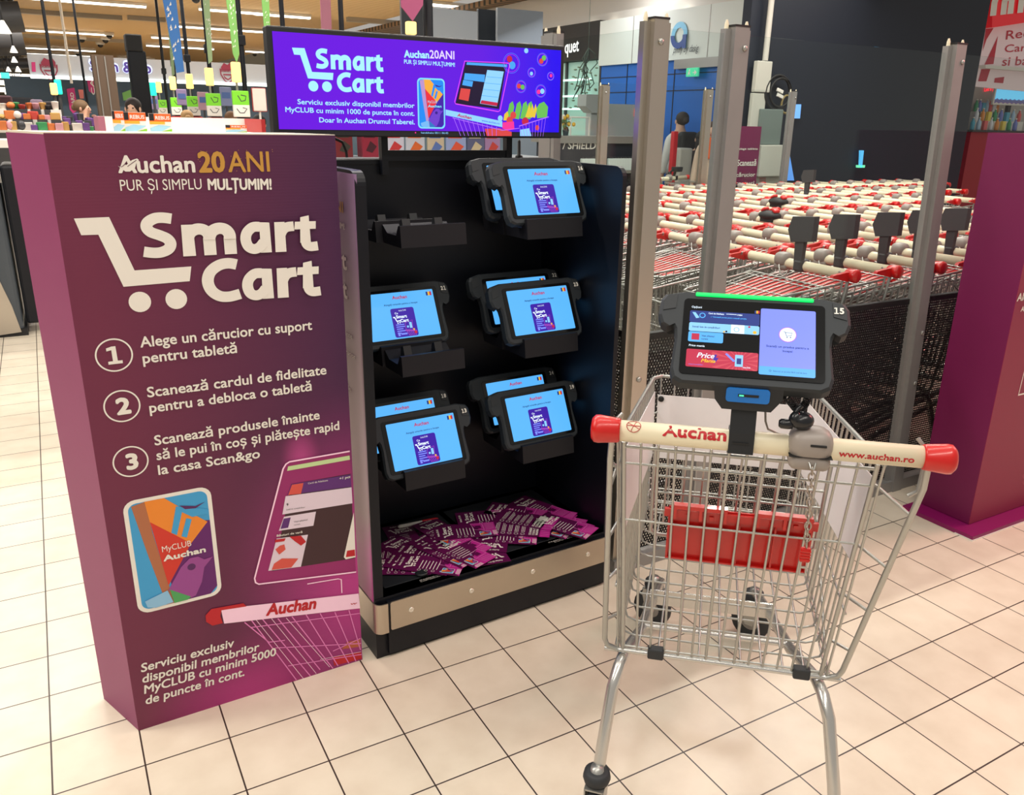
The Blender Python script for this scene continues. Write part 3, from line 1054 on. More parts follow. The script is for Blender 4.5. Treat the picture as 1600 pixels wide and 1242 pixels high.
def tablet_body():
    """rubber body with wing-like handles; local x across, z up the screen, -y to the viewer"""
    half = [(0.0, 0.098), (0.13, 0.098), (0.163, 0.09), (0.171, 0.077), (0.173, 0.045), (0.167, 0.027), (0.156, 0.02), (0.146, 0.026), (0.141, 0.016), (0.139, -0.005), (0.143, -0.07), (0.138, -0.088), (0.124, -0.096), (0.0, -0.096)]
    poly = half + [(-a, b) for a, b in half[-2:0:-1]]
    mb = MB()
    n = len(poly)

    def lay(sc, y):
        return [(a * sc if abs(a) < 0.2 else a, y, b * sc) for a, b in poly]
    L0, L1, L2, L3 = lay(0.965, -0.008), lay(1.0, -0.002), lay(1.0, 0.02), lay(0.96, 0.027)
    vs = L0 + L1 + L2 + L3
    fs = [tuple(range(n)), tuple(range(4 * n - 1, 3 * n - 1, -1))]
    for l in range(3):
        fs += [(l * n + i, (l + 1) * n + i, (l + 1) * n + (i + 1) % n, l * n + (i + 1) % n) for i in range(n)]
    mb.add(vs, fs)
    return mb


TB = tablet_body().mesh('body', M_tab)
GB = MB().prism(rrpoly(-0.127, -0.08, 0.127, 0.08, 0.008), lambda a, b, d: (a, d, b), -0.0095, -0.0075).mesh('glass', M_glassblk)
SV = Surf((0, -0.0098, 0), (1, 0, 0), (0, 0, 1))
HBM = []
for s_ in (-1, 1):
    HB = MB()
    HB.prism([(s_ * 0.14, 0.088), (s_ * 0.158, 0.083), (s_ * 0.164, 0.074), (s_ * 0.165, 0.052), (s_ * 0.142, 0.058)], lambda a, b, d: (a, d, b), -0.0095, -0.006)
    HB.prism([(s_ * 0.144, 0.048), (s_ * 0.165, 0.048), (s_ * 0.162, 0.034), (s_ * 0.152, 0.03)], lambda a, b, d: (a, d, b), -0.004, 0.04)
    HBM.append(HB.mesh('grip', mat('grip_rubber', (34, 38, 42), 0.6)))


def lit_screen():
    k = Ink(SV, 0.00015)
    k.rect(-0.113, -0.071, 0.113, 0.071, 0, 0, 0.003)
    k.text('Auchan', (0, 0.05), None, 0.011, 0.03, 0, 3, 2, align='C')
    k.text('Atingeți oriunde pentru a începe', (-0.055, 0.032), (0.055, 0.032), 0.0055, 0.01, 0, 9, 2)
    for i, m in enumerate((4, 8, 3)):
        k.rect(0.089 + i * 0.006, 0.052, 0.095 + i * 0.006, 0.064, m, 2)
    k.rect(-0.038, -0.067, 0.038, 0.022, 1, 1, 0.006)
    k.text('Cu', (-0.026, 0.004), None, 0.006, 0.03, 0, 2, 3)
    k.text('Smart', (-0.024, -0.009), None, 0.01, 0.05, 0, 2, 3)
    k.text('Cart', (-0.013, -0.022), None, 0.01, 0.05, 0, 2, 3)
    cartlogo(k, lambda x, y: (-0.034 + x * 0.00012, -0.003 - y * 0.00015), 2, 3)
    k.text('Auchan 20 ANI', (-0.012, 0.012), (0.012, 0.012), 0.005, 0, 0, 2, 3)
    for i, x in enumerate((-0.002, -0.001, -0.008, -0.002, -0.016)):
        k.rect(-0.029, -0.03 - i * 0.0065, x, -0.027 - i * 0.0065, 6, 3)
    k.line([(0.002, -0.024), (0.026, -0.018), (0.022, -0.047), (0.0, -0.045)], 0.001, 7, 3, closed=True)
    k.rect(0.014, -0.042, 0.022, -0.024, 5, 3)
    k.rect(0.005, -0.04, 0.011, -0.034, 5, 3)
    for i in range(5):
        k.line([(0.002 + i * 0.006, -0.05), (0.01 + i * 0.005, -0.066)], 0.001, 7, 3)
    k.line([(-0.004, -0.048), (0.034, -0.052)], 0.002, 7, 3)
    k.disc((0.03, -0.056), 0.005, 3, 4, 10)
    k.disc((0.026, -0.047), 0.003, 8, 4, 10)
    k.rect(-0.028, -0.063, -0.021, -0.052, 6, 3)
    k.rect(-0.018, -0.06, 0.002, -0.055, 6, 3)
    return k


_o = lit_screen().build('screen', SCM)
LSM = _o.data
bpy.data.objects.remove(_o)


def numeral(k, s_, c, h, kk=1):
    n = len(s_)
    for i, d in enumerate(s_):
        x = c[0] + (i - (n - 1) / 2) * h * 0.72
        if d == '1':
            for qi, q in enumerate(([(-0.06, 0), (0.12, 0), (0.12, 1), (-0.06, 1)], [(-0.26, 0), (0.32, 0), (0.32, 0.15), (-0.26, 0.15)], [(-0.26, 0.78), (-0.04, 0.84), (-0.04, 1), (-0.26, 0.95)])):
                k.poly([(x + a * h, c[1] + b * h) for a, b in q], 0, kk + 0.3 * qi)
        else:
            k.text(d, (x - 0.3 * h, c[1]), (x + 0.3 * h, c[1]), h, 0.045, 0, 0, kk)


def tablet(loc, M, label, number, scr=LSM, numh=0.012):
    t = thing('tablet', label, 'tablet', loc, 0, 'tablets with carrying grips')
    t.rotation_euler = M.to_euler()
    for nm, me in (('body', TB), ('glass', GB), ('grip', HBM[0]), ('grip', HBM[1]), ('screen', scr)):
        if me is None:
            continue
        o = bpy.data.objects.new(nm, me)
        COL.objects.link(o)
        o.parent = t
    if number:
        k = Ink(Surf((0, -0.0098, 0), (1, 0, 0), (0, 0, 1)), 0.0004)
        numeral(k, number, (0.151, 0.064), 0.013)
        k.build('number', M_white, t)
    return t


TILT = math.radians(25.5)
KR = Matrix.Rotation(KA, 4, 'Z') @ Matrix.Rotation(-TILT, 4, 'X')
for xc, yc, zc, num, lab in [
        (XR, YF, ZT[0], '16', 'lit tablet numbered 16 in the top tier of the black station'),
        (XR, YB, ZT[0] + 0.004, None, 'lit tablet mostly hidden behind tablet 16'),
        (XL - 0.004, YB + 0.005, ZT[1] + 0.002, '21', 'lit tablet numbered 21 above an empty cradle in the middle tier'),
        (XR, YF, ZT[1], '23', 'lit tablet numbered 23 in the middle tier, in front of tablet 22'),
        (XR, YB, ZT[1] + 0.01, '22', 'lit tablet numbered 22, hidden behind tablet 23'),
        (XL - 0.002, YF, ZT[2] - 0.01, '13', 'lit tablet numbered 13, lowest and beside the plum box'),
        (XL - 0.01, YB, ZT[2] + 0.004, '18', 'lit tablet numbered 18, behind tablet 13'),
        (XR, YF, ZT[2] + 0.004, '19', 'lit tablet numbered 19 above the leaflets, lowest tier'),
        (XR, YB, ZT[2] + 0.02, '24', 'lit tablet numbered 24, behind tablet 19')]:
    tablet(KM @ V((xc, yc, zc)), KR, lab, num)

# ------------------------------------------------------------------ leaflets on the shelf
M_leaf = mat('leaflet_plum', (92, 16, 72), 0.35)
M_leafpink = mat('leaflet_magenta', (186, 40, 140), 0.35)
M_leafpale = mat('leaflet_pale', (226, 140, 196), 0.4)
LM = [M_leaf, M_leafpink, M_leafpale, M_white, M_gold] + CARDM[1:]


def leaflet_front():
    w_, h_ = 0.049, 0.104
    k = Ink(Surf((0, 0, 0.0007), (1, 0, 0), (0, 1, 0)), 0.0001)
    k.rect(-w_, -h_, w_, h_, 0, 0)
    k.poly([(-w_, -h_), (w_, -h_), (w_, -0.02), (0.0, -0.05)], 1, 1)
    k.text('Auchan 20 ANI', (-0.025, 0.088), (0.025, 0.088), 0.008, 0.02, 0, 3, 2)
    k.text('Smart', (-0.014, 0.062), None, 0.014, 0.05, 0, 3, 2)
    k.text('Cart', (0.002, 0.044), None, 0.014, 0.05, 0, 3, 2)
    cartlogo(k, lambda x, y: (-0.036 + x * 0.00019, 0.075 - y * 0.00022), 3, 2)
    for i in range(6):
        k.rect(-0.028, 0.026 - i * 0.011, 0.02 + 0.012 * math.sin(i * 3.1), 0.0282 - i * 0.011, 3, 2)
        if i % 2 == 0:
            k.ring((-0.037, 0.025 - i * 0.011), 0.005, 0.001, 3, 2, 12)
    club_card(k, lambda s_, t: (-0.04 + s_ * 0.028, -0.045 - t * 0.038), 2, [3, 5, 6, 7, 8, 9, 10, 11, 12, 13], False)
    k.line([(0.004, -0.03), (w_ - 0.004, -0.024), (w_ - 0.004, -0.062), (-0.002, -0.064)], 0.002, 2, 3, closed=True)
    k.rect(0.01, -0.056, 0.03, -0.036, 0, 4)
    for i in range(5):
        k.line([(0.0 + i * 0.01, -0.07), (0.008 + i * 0.009, -0.1)], 0.0014, 2, 3)
    for i in range(4):
        k.rect(-0.04, -0.092 - i * 0.0035, -0.01, -0.0905 - i * 0.0035, 3, 3)
    k.box(-w_, w_, -h_, h_, 0, 0.0007, 0)
    return k


def leaflet_back():
    w_, h_ = 0.049, 0.104
    k = Ink(Surf((0, 0, 0.0007), (1, 0, 0), (0, 1, 0)), 0.0001)
    k.rect(-w_, -h_, w_, h_, 0, 0)
    k.rect(-w_, -h_, w_, -0.07, 1, 1)
    for i in range(5):
        k.ring((-0.036, 0.075 - i * 0.022), 0.0065, 0.0012, 3, 2, 14)
        for j in range(3):
            k.rect(-0.024, 0.079 - i * 0.022 - j * 0.005, 0.03 + 0.01 * math.sin(i * 2 + j), 0.0805 - i * 0.022 - j * 0.005, 3, 2)
    k.text('SCANEAZĂ', (-0.04, -0.042), None, 0.0085, 0.03, 0, 3, 3)
    k.text('CODUL QR ȘI', (-0.04, -0.053), None, 0.0075, 0.03, 0, 3, 3)
    k.text('ÎNREGISTREAZĂ', (-0.04, -0.064), (0.012, -0.064), 0.0075, 0.03, 0, 3, 3)
    k.rect(0.016, -0.068, 0.043, -0.038, 3, 3)
    for i in range(6):
        k.line([(-0.04 + i * 0.016, -0.074), (-0.03 + i * 0.015, -0.1)], 0.0014, 2, 3)
    k.box(-w_, w_, -h_, h_, 0, 0.0007, 0)
    return k


leafs = []
for f in (leaflet_front, leaflet_back):
    kk = f()
    o = MB.build(kk, 'leaflet', LM)
    leafs.append(o.data)
    bpy.data.objects.remove(o)
# (photo pixel of the middle, turn in degrees, face)
LF = [((632, 842), -8, 0), ((612, 868), 62, 1), ((622, 885), 60, 0), ((640, 860), 20, 0), ((668, 866), 42, 0), ((655, 880), 45, 0), ((672, 882), 48, 0), ((690, 855), 22, 0), ((700, 862), 20, 0), ((715, 850), 24, 0), ((722, 862), 18, 0), ((727, 830), 70, 0),
      ((705, 835), 30, 0), ((748, 852), 172, 0), ((742, 830), 60, 0), ((760, 856), 168, 0), ((765, 822), 150, 0), ((772, 838), 145, 0), ((790, 838), 55, 0), ((782, 822), 30, 0), ((800, 815), 148, 1), ((806, 800), 40, 0), ((812, 826), 52, 1), ((822, 812), 38, 1), ((838, 800), 35, 1),
      ((838, 815), 58, 1), ((850, 822), 30, 0), ((862, 800), 28, 1), ((872, 812), 36, 0), ((885, 818), 32, 0), ((893, 812), 28, 0), ((878, 794), 34, 0), ((850, 792), 20, 0), ((760, 808), 70, 0), ((690, 832), 10, 0), ((905, 815), 26, 0)]
names = ['dark plum leaflet lying %s on the station shelf']
hues = ['slanted', 'turned sideways', 'fanned out', 'half covered', 'face up', 'tilted', 'overlapping']
spots = ['at the plum box end of the shelf', 'beneath tablet 13', 'in front of the red pen', 'by the round cable cap', 'in the middle of the shelf', 'beneath tablet 19', 'by the trolley end of the shelf']
for i, ((u, v), a, fc) in enumerate(LF):
    z = 0.2045 + 0.0011 * (i % 12) + 0.0005
    p = W(u, v, z=z)
    lp = KM.inverted() @ p
    lp.x = min(max(lp.x, 0.11), KW - 0.125)
    lp.y = min(max(lp.y, 0.085), KD - 0.1)
    p = KM @ lp
    o = bpy.data.objects.new('leaflet', leafs[fc])
    COL.objects.link(o)
    o.location = (p.x, p.y, z)
    o.rotation_euler = (0.0, 0.0, math.radians(a) + KA)
    nth = ['first', 'second', 'third', 'fourth', 'fifth', 'sixth', 'seventh', 'eighth', 'ninth', 'tenth', 'eleventh', 'twelfth', 'thirteenth', 'fourteenth', 'fifteenth', 'sixteenth', 'seventeenth', 'eighteenth', 'nineteenth', 'twentieth', 'twenty-first', 'twenty-second', 'twenty-third', 'twenty-fourth', 'twenty-fifth', 'twenty-sixth', 'twenty-seventh', 'twenty-eighth', 'twenty-ninth', 'thirtieth', 'thirty-first', 'thirty-second', 'thirty-third', 'thirty-fourth', 'thirty-fifth', 'thirty-sixth']
    LF[i] = (o, p.x)
for r_, (o, x) in enumerate(sorted(LF, key=lambda q: q[1])):
    tag(o, '%s plum leaflet counted along the shelf from the cardboard box' % nth[r_], 'leaflet', 'plum leaflets on the station shelf')
# pen behind the leaflets
p0, p1 = W(622, 823, z=0.212), W(684, 811, z=0.212)
t = thing('marker_pen', 'red and white marker pen lying behind the leaflets on the shelf', 'pen', p0)
d = (p1 - p0)
MB().tube([(0, 0, 0), d * 0.03, d * 0.62], [0.003, 0.0065, 0.0065], 10).build('barrel', M_off, t)
MB().tube([d * 0.6, d * 0.95, d], [0.0075, 0.0072, 0.005], 10).build('pen_cap', M_redink, t)

# ------------------------------------------------------------------ the wide screen on top
YT = 0.475
tl, br_ = W(416, 38, y=YT), W(880.5, 217, y=YT)
tr, bl = W(881, 72, y=YT), W(432, 215, y=YT)
X0, X1, Z0, Z1 = tl.x, (tr.x + br_.x) / 2, (br_.z + W(640, 213.5, y=YT).z) / 2, (tl.z + tr.z) / 2
tv = thing('advert_screen', 'wide lit violet advertising screen above the black tablet station', 'screen', (0, 0, 0))
mb = MB()
mb.rbox(((X0 + X1) / 2, YT + 0.025, (Z0 + Z1) / 2), (X1 - X0, 0.045, Z1 - Z0), 0.004)
mb.rbox(((X0 + X1) / 2, YT + 0.06, (Z0 + Z1) / 2), (X1 - X0 - 0.3, 0.03, Z1 - Z0 - 0.08), 0.01)
mb.build('housing', M_blackp, tv)


def tv_picture():
    m = mat('tv_picture', (10, 4, 30), 0.2)
    nt, ns, lk, b = nodes(m)
    geo = ns.new('ShaderNodeNewGeometry')
    sp = ns.new('ShaderNodeSeparateXYZ')
    lk.new(geo.outputs['Position'], sp.inputs[0])
    mr = ns.new('ShaderNodeMapRange')
    mr.inputs['From Min'].default_value = X0
    mr.inputs['From Max'].default_value = X1
    lk.new(sp.outputs[0], mr.inputs['Value'])
    rp = ns.new('ShaderNodeValToRGB')
    e = rp.color_ramp.elements
    e[0].position, e[0].color = 0.25, rgb(100, 0, 214)
    e[1].position, e[1].color = 0.95, rgb(36, 0, 226)
    x = e.new(0.68)
    x.color = rgb(92, 8, 214)
    lk.new(mr.outputs[0], rp.inputs[0])
    lk.new(rp.outputs[0], b.inputs['Emission Color'])
    b.inputs['Emission Strength'].default_value = 1.15
    return m


bz = 0.014
MB().box(X0 + bz, X1 - bz, YT, YT + 0.004, Z0 + 0.018, Z1 - bz).build('display', tv_picture(), tv)
ST = Surf((0, YT - 0.0005, 0), (1, 0, 0), (0, 0, 1))
M_cyan = mat('lit_cyan', (60, 90, 100), 0.4, 0, 1.0, (166, 236, 255))
M_lit = mat('lit_silver', (110, 110, 120), 0.4, 0, 1.0, (214, 200, 250))
k = Ink(ST, 0.0002)
P0 = (457, 75)


def tvp(x, y):
    return (400 + x * 0.169, 20 + y * 0.169)


k.poly([tvp(*p) for p in ((332, 322), (448, 327), (518, 547), (715, 556), (710, 622), (480, 606), (408, 390), (352, 386))], 0, 1, px=True)
k.disc(tvp(530, 678), 0.0134, 0, 1, px=True)
k.disc(tvp(656, 683), 0.0134, 0, 1, px=True)
heavy(k, 'Smart', tvp(548, 514), tvp(1170, 545), k.hpx(tvp(550, 516), tvp(546, 328)))
heavy(k, 'Cart', tvp(750, 728), tvp(1177, 744), k.hpx(tvp(800, 730), tvp(796, 550)))
hh = k.hpx(tvp(400, 845), tvp(399, 797))
k.text('Serviciu exclusiv disponibil membrilor', tvp(384, 845), tvp(1465, 880), hh, 0.022, px=True)
k.text('MyCLUB cu minim 1000 de puncte în cont.', tvp(272, 917), tvp(1465, 953), hh, 0.022, px=True)
k.text('Doar în Auchan Drumul Taberei.', tvp(585, 1013), tvp(1467, 1032), hh, 0.022, px=True)


def tvq(x, y):
    return (400 + x * 0.3125, y * 0.3125)


k.text('Auchan', tvq(740, 288), tvq(866, 293), k.hpx(tvq(740, 288), tvq(740, 250)), 0.04, px=True)
k.text('20ANI', tvq(868, 292), tvq(992, 297), k.hpx(tvq(868, 292), tvq(867, 250)), 0.02, px=True, m=1)
k.text('PUR ȘI SIMPLU MULȚUMIM!', tvq(740, 318), tvq(994, 334), k.hpx(tvq(740, 318), tvq(740, 297)), 0.02, px=True)
inkbuild(k, 'lettering', [M_cyan, M_lit], tv, 'pale cyan writing on the screen')
k = Ink(ST, 0.0002)
EC = [mat('lit_card_%d' % i, tuple(x // 4 for x in c), 0.4, 0, 0.95, c) for i, c in enumerate([(130, 226, 255), (20, 140, 250), (190, 150, 210), (250, 176, 60), (240, 40, 60), (60, 20, 170), (110, 60, 210), (40, 120, 200), (120, 190, 250), (50, 10, 140)])]
c0 = [ST.px(*tvq(*p)) for p in ((805, 388), (944, 394), (945, 646), (810, 640))]
cx0, cx1 = (c0[0][0] + c0[3][0]) / 2, (c0[1][0] + c0[2][0]) / 2
cz0, cz1 = (c0[2][1] + c0[3][1]) / 2, (c0[0][1] + c0[1][1]) / 2
club_card(k, lambda s_, t: (cx0 + s_ * (cx1 - cx0), cz1 - t * (cz1 - cz0)), 1, list(range(10)))
inkbuild(k, 'membership_card_picture', EC, tv)
k = Ink(ST, 0.0002)
EP = [mat('lit_magenta', (60, 10, 60), 0.4, 0, 1.0, (226, 70, 250)), M_scrpale, mat('lit_bluepanel', (20, 60, 90), 0.4, 0, 0.9, (70, 170, 250)), mat('lit_black', (4, 2, 12), 0.4, 0, 0.4, (30, 0, 70)), M_scrred,
      mat('lit_leaf', (20, 60, 20), 0.4, 0, 0.9, (110, 200, 90)), mat('lit_banana', (90, 70, 10), 0.4, 0, 0.9, (236, 206, 60)), mat('lit_tomato', (90, 20, 20), 0.4, 0, 0.9, (222, 70, 70)), mat('lit_hot', (90, 10, 60), 0.4, 0, 1.0, (255, 50, 150)), mat('lit_ring', (20, 40, 90), 0.4, 0, 0.9, (90, 110, 255)), mat('lit_wire', (70, 40, 90), 0.4, 0, 0.95, (176, 110, 255))]


def tvr(x, y):
    return (640 + x * 0.1625, 50 + y * 0.1625)


def pp(pts, m, kk=1):
    k.poly([tvr(*p) for p in pts], m, kk, px=True)


def ll(pts, wd, m, kk=2, closed=False):
    k.line([tvr(*p) for p in pts], wd, m, kk, px=True, closed=closed)


pp([(540, 280), (930, 300), (860, 740), (440, 690)], 3, 1)
pp([(550, 290), (935, 312), (935, 338), (545, 315)], 2, 2)
pp([(545, 350), (715, 362), (710, 395), (540, 390)], 3, 2)
pp([(530, 395), (725, 410), (718, 482), (520, 458)], 2, 2)
pp([(515, 460), (610, 475), (600, 527), (505, 510)], 2, 2)
pp([(492, 540), (585, 550), (565, 665), (472, 645)], 7, 2)
pp([(610, 478), (712, 486), (672, 672), (570, 660)], 3, 3)
pp([(745, 365), (905, 380), (838, 715), (675, 688)], 1, 3)
pp([(690, 655), (848, 680), (838, 712), (678, 686)], 4, 4)
for i in range(4):
    ll([(740 - i * 16, 430 + i * 60), (890 - i * 14, 442 + i * 62)], 0.0012, 2, 5)
ll([(528, 280), (950, 300), (960, 320), (868, 755), (850, 765), (440, 690), (432, 672)], 0.003, 0, 5, True)
for (x, y, r) in ((978, 300, 100), (1120, 170, 60), (1275, 265, 65), (1172, 390, 48), (1355, 425, 42), (1070, 525, 62), (1260, 567, 65)):
    if y - r > 120:
        k.ring(tvr(x, y), r * 0.00028, 0.0018, 9, 3, px=True)
        k.ring(tvr(x, y), r * 0.00024, 0.0008, 0, 3, px=True)
for (x, y, r, m) in ((960, 260, 34, 4), (985, 320, 40, 2), (1265, 280, 28, 7), (1290, 250, 28, 5), (1170, 400, 20, 1), (1358, 420, 18, 8), (1050, 520, 26, 7), (1085, 530, 26, 5), (1240, 575, 24, 8), (1275, 570, 28, 1), (1120, 180, 26, 1)):
    k.disc(tvr(x, y), r * 0.00028, m, 4, 12, px=True)
pp([(345, 745), (890, 858), (890, 915), (345, 800)], 1, 4)
k.text('Auchan', tvr(455, 812), tvr(592, 842), 0.0095, 0.04, 0.1, 4, 6, px=True)
k.text('www.auchan.ro', tvr(690, 858), tvr(862, 890), 0.0055, 0.02, 0, 9, 6, px=True)
for x in (930, 1000, 1060, 1110):
    pp([(x, 830), (x + 30, 690), (x + 60, 665), (x + 75, 720), (x + 50, 840)], 5, 3)
pp([(1225, 830), (1215, 740), (1245, 690), (1290, 670), (1330, 720), (1320, 820)], 5, 3)
for x in (1110, 1140, 1170):
    pp([(x, 815), (x + 25, 740), (x + 40, 690), (x + 52, 740), (x + 34, 825)], 6, 4)
pp([(900, 850), (910, 790), (940, 760), (950, 800), (935, 850)], 6, 4)
for (x, y, r, m) in ((995, 800, 38, 7), (960, 850, 40, 7), (1110, 860, 44, 4), (1225, 920, 28, 7), (870, 830, 30, 1)):
    k.disc(tvr(x, y), r * 0.00028, m, 5, 14, px=True)
pp([(895, 870), (1000, 860), (1005, 935), (935, 948), (890, 925)], 8, 6)
for i in range(10):
    ll([(420 + i * 46, 820 + i * 10), (490 + i * 38, 998)], 0.0015, 10, 5)
for i in range(9):
    ll([(1050 + i * 32, 900 - i * 10), (1080 + i * 25, 1002)], 0.0012, 10, 7)
ll([(1050, 905), (1335, 815)], 0.003, 10, 7)
ll([(410, 825), (890, 945), (1050, 925)], 0.002, 10, 6)
pp([(720, 930), (860, 925), (980, 960), (980, 1000), (740, 1000)], 7, 4)
pp([(1060, 940), (1150, 925), (1170, 1000), (1060, 1000)], 1, 4)
k.text('handshake 0511 06:45', tvr(110, 976), tvr(370, 980), 0.005, 0, 0, 1, 3, px=True)
k.disc(tvr(56, 968), 0.002, 8, 3, 10, px=True)
inkbuild(k, 'trolley_picture', EP, tv)
# mount on the station top
mb = MB()
xm0, xm1 = W(597, 240, y=0.57).x, W(790, 240, y=0.57).x
for x in (xm0, xm1):
    mb.box(x - 0.01, x + 0.01, 0.545, 0.57, 1.36, Z1 - 0.06)
mb.box(xm0, xm1, 0.548, 0.572, 1.40, 1.43)
mb.build('mount_frame', M_black, tv)
MB().tube([W(522, 216, y=0.54), W(535, 222, y=0.54), W(541, 236, y=0.54), W(542, 246, y=0.54)], 0.004, 8).build('power_cable', M_dark, tv)
o = MB().lathe([(0.012, 0), (0.012, 0.01), (0.006, 0.012), (0.005, 0.055), (0.002, 0.06)], lambda x, y, h: (x, y, h), 12).build('antenna', M_dark)
o.location = (W(812, 247, y=0.57).x, 0.575, 1.402)
tag(o, 'small black rod antenna standing on the station top beside the screen mount', 'antenna')

# ------------------------------------------------------------------ shopping trolleys
BX = -0.018                                   # the basket sits a little off the handle's middle
RT, RB = (0.03, 0.935, 0.245), (0.13, 0.395, 0.225)       # y, z, half width: rear top, rear bottom
FT, FB = (0.70, 0.868, 0.205), (0.66, 0.515, 0.195)       # front top, front bottom


def lerp(a, b, t):
    return tuple(x + (y - x) * t for x, y in zip(a, b))


def wall_pt(s, t, q):
    """side wall: s=-1/1, t 0 rear .. 1 front, q 0 bottom .. 1 top"""
    y, z, h = lerp(lerp(RB, FB, t), lerp(RT, FT, t), q)
    return V((BX + s * h, y, z))


WR, FRM = 0.0027, 0.0042


def side_wires(s):
    mb = MB()
    for t in [i / 17 for i in range(18)]:
        mb.tube([wall_pt(s, t, q) for q in (0, 1)], WR, 5)
    for q in (0.33, 0.02):
        mb.tube([wall_pt(s, t, q) + V((s * 0.004, 0, 0)) for t in (0, 1)], WR, 5)
    mb.tube([wall_pt(s, 0, 1), wall_pt(s, 0.5, 1), wall_pt(s, 0.96, 1.0), wall_pt(s, 1, 1) + V((-s * 0.02, 0.012, 0))], 0.0052, 8)
    mb.tube([wall_pt(s, 0.12, 0.02) + V((s * 0.006, 0, 0)), wall_pt(s, 0.75, 0.5) + V((s * 0.006, 0, 0))], WR * 1.2, 5)
    return mb


def front_wires():
    mb = MB()
    for i in range(11):
        h = -1 + 2 * (i + 0.5) / 11
        a, b = wall_pt(1, 1, 1), wall_pt(1, 1, 0)
        mb.tube([(BX + h * FT[2], FT[0] + 0.012, FT[1]), (BX + h * FB[2], FB[0] + 0.012, FB[1])], WR, 5)
    for q in (1.0, 0.72, 0.5, 0.4, 0.3, 0.2, 0.1, 0.0):
        y, z, h = lerp(FB, FT, q)
        r = 0.0048 if q == 1.0 else WR
        cz = 0.03
        mb.tube([(BX - h, y - 0.05, z), (BX - h, y - 0.01, z), (BX - h + 0.02, y + 0.012, z), (BX + h - 0.02, y + 0.012, z), (BX + h, y - 0.01, z), (BX + h, y - 0.05, z)], r, 6)
    return mb


def floor_wires():
    mb = MB()
    for i in range(11):
        h = -1 + 2 * i / 10
        mb.tube([(BX + h * RB[2], RB[0], RB[1]), (BX + h * FB[2], FB[0] + 0.01, FB[1])], WR, 5)
    for t in [i / 12 for i in range(13)]:
        y, z, h = lerp(RB, FB, t)
        mb.tube([(BX - h, y, z + 0.03), (BX - h + 0.008, y, z + 0.008), (BX - h + 0.03, y, z), (BX + h - 0.03, y, z), (BX + h - 0.008, y, z + 0.008), (BX + h, y, z + 0.03)], WR, 5)
    return mb


def gate_wires(fold=False):
    """rear flap; folded up it lies forward inside the basket"""
    def g(h, q):
        y, z, hw = lerp(RB, RT, q)
        if fold:
            return V((BX + h * (hw - 0.015), RT[0] + 0.02 + (1 - q) * 0.5, RT[1] - 0.02 - (1 - q) * 0.1))
        return V((BX + h * (hw - 0.012), y, z))
    mb = MB()
    for i in range(15):
        h = -1 + 2 * i / 14
        r = 0.0048 if i in (0, 14) else (0.0034 if i in (6, 8) else WR)
        mb.tube([g(h, 0), g(h, 0.5), g(h, 1)], r, 6)
    for q, r in ((0.0, 0.0044), (0.98, 0.0036), (0.91, WR), (0.66, WR), (0.02, WR)):
        mb.tube([g(-1, q), g(1, q)], r, 6)
    return mb


def seat_wires():
    mb = MB()
    a = [(-0.19, 0.085, 0.905), (-0.19, 0.13, 0.70), (-0.175, 0.132, 0.69), (0.13, 0.132, 0.69), (0.145, 0.13, 0.70), (0.145, 0.085, 0.905)]
    mb.tube(a, 0.0045, 8)
    for z in (0.9, 0.84, 0.8, 0.755):
        y = 0.085 + (0.905 - z) * 0.21
        mb.tube([(-0.19, y, z), (0.145, y, z)], WR, 6)
    for i in range(9):
        x = -0.165 + i * 0.036
        mb.tube([(x, 0.085, 0.905), (x, 0.128, 0.72)], WR, 5)
    return mb


def seat_flap(fold=False):
    """red moulded child seat flap hanging on the gate"""
    mb = MB()
    x0, x1 = -0.155, 0.128
    if fold:
        T = lambda x, d, z: (x, 0.06 + (0.79 - z) * 2.2, 0.905 - (0.79 - z) * 0.42 + d * 0.5)
    else:
        T = lambda x, d, z: (x, 0.072 + (0.79 - z) * 0.18 + d, z)
    def slab(xa, xb, za, zb, d0, d1):
        vs = [T(x, d, z) for z in (za, zb) for d in (d0, d1) for x in (xa, xb)]
        mb.add(vs, [(0, 2, 3, 1), (4, 5, 7, 6), (0, 1, 5, 4), (2, 6, 7, 3), (0, 4, 6, 2), (1, 3, 7, 5)])
    slab(x0, x1, 0.658, 0.785, 0.004, 0.009)
    for x in (x0, x0 + 0.07, x0 + 0.14, x0 + 0.21, x1 - 0.004):
        slab(x, x + 0.004, 0.66, 0.775, -0.003, 0.004)
    for z in (0.658, 0.742):
        slab(x0, x1, z, z + 0.004, -0.004, 0.004)
    slab(x0 - 0.008, x1 + 0.008, 0.764, 0.782, -0.004, 0.006)
    for xa, xb in ((x0 + 0.01, x0 + 0.115), (x1 - 0.11, x1 - 0.005)):
        slab(xa, xb, 0.788, 0.797, -0.013, 0.004)
        for x in (xa, (xa + xb) / 2 - 0.002, xb - 0.006):
            slab(x, x + 0.006, 0.764, 0.79, -0.013, -0.006)
        slab(xa + 0.025, xa + 0.034, 0.765, 0.774, -0.007, -0.003)
        slab(xb - 0.034, xb - 0.025, 0.765, 0.774, -0.007, -0.003)
    return mb


def handle_bar():
    f = lambda x, y, h: (h, x * 0.92, 0.968 + y)
    return MB().lathe([(0.0205, -0.268), (0.0205, 0.29)], f, 20)


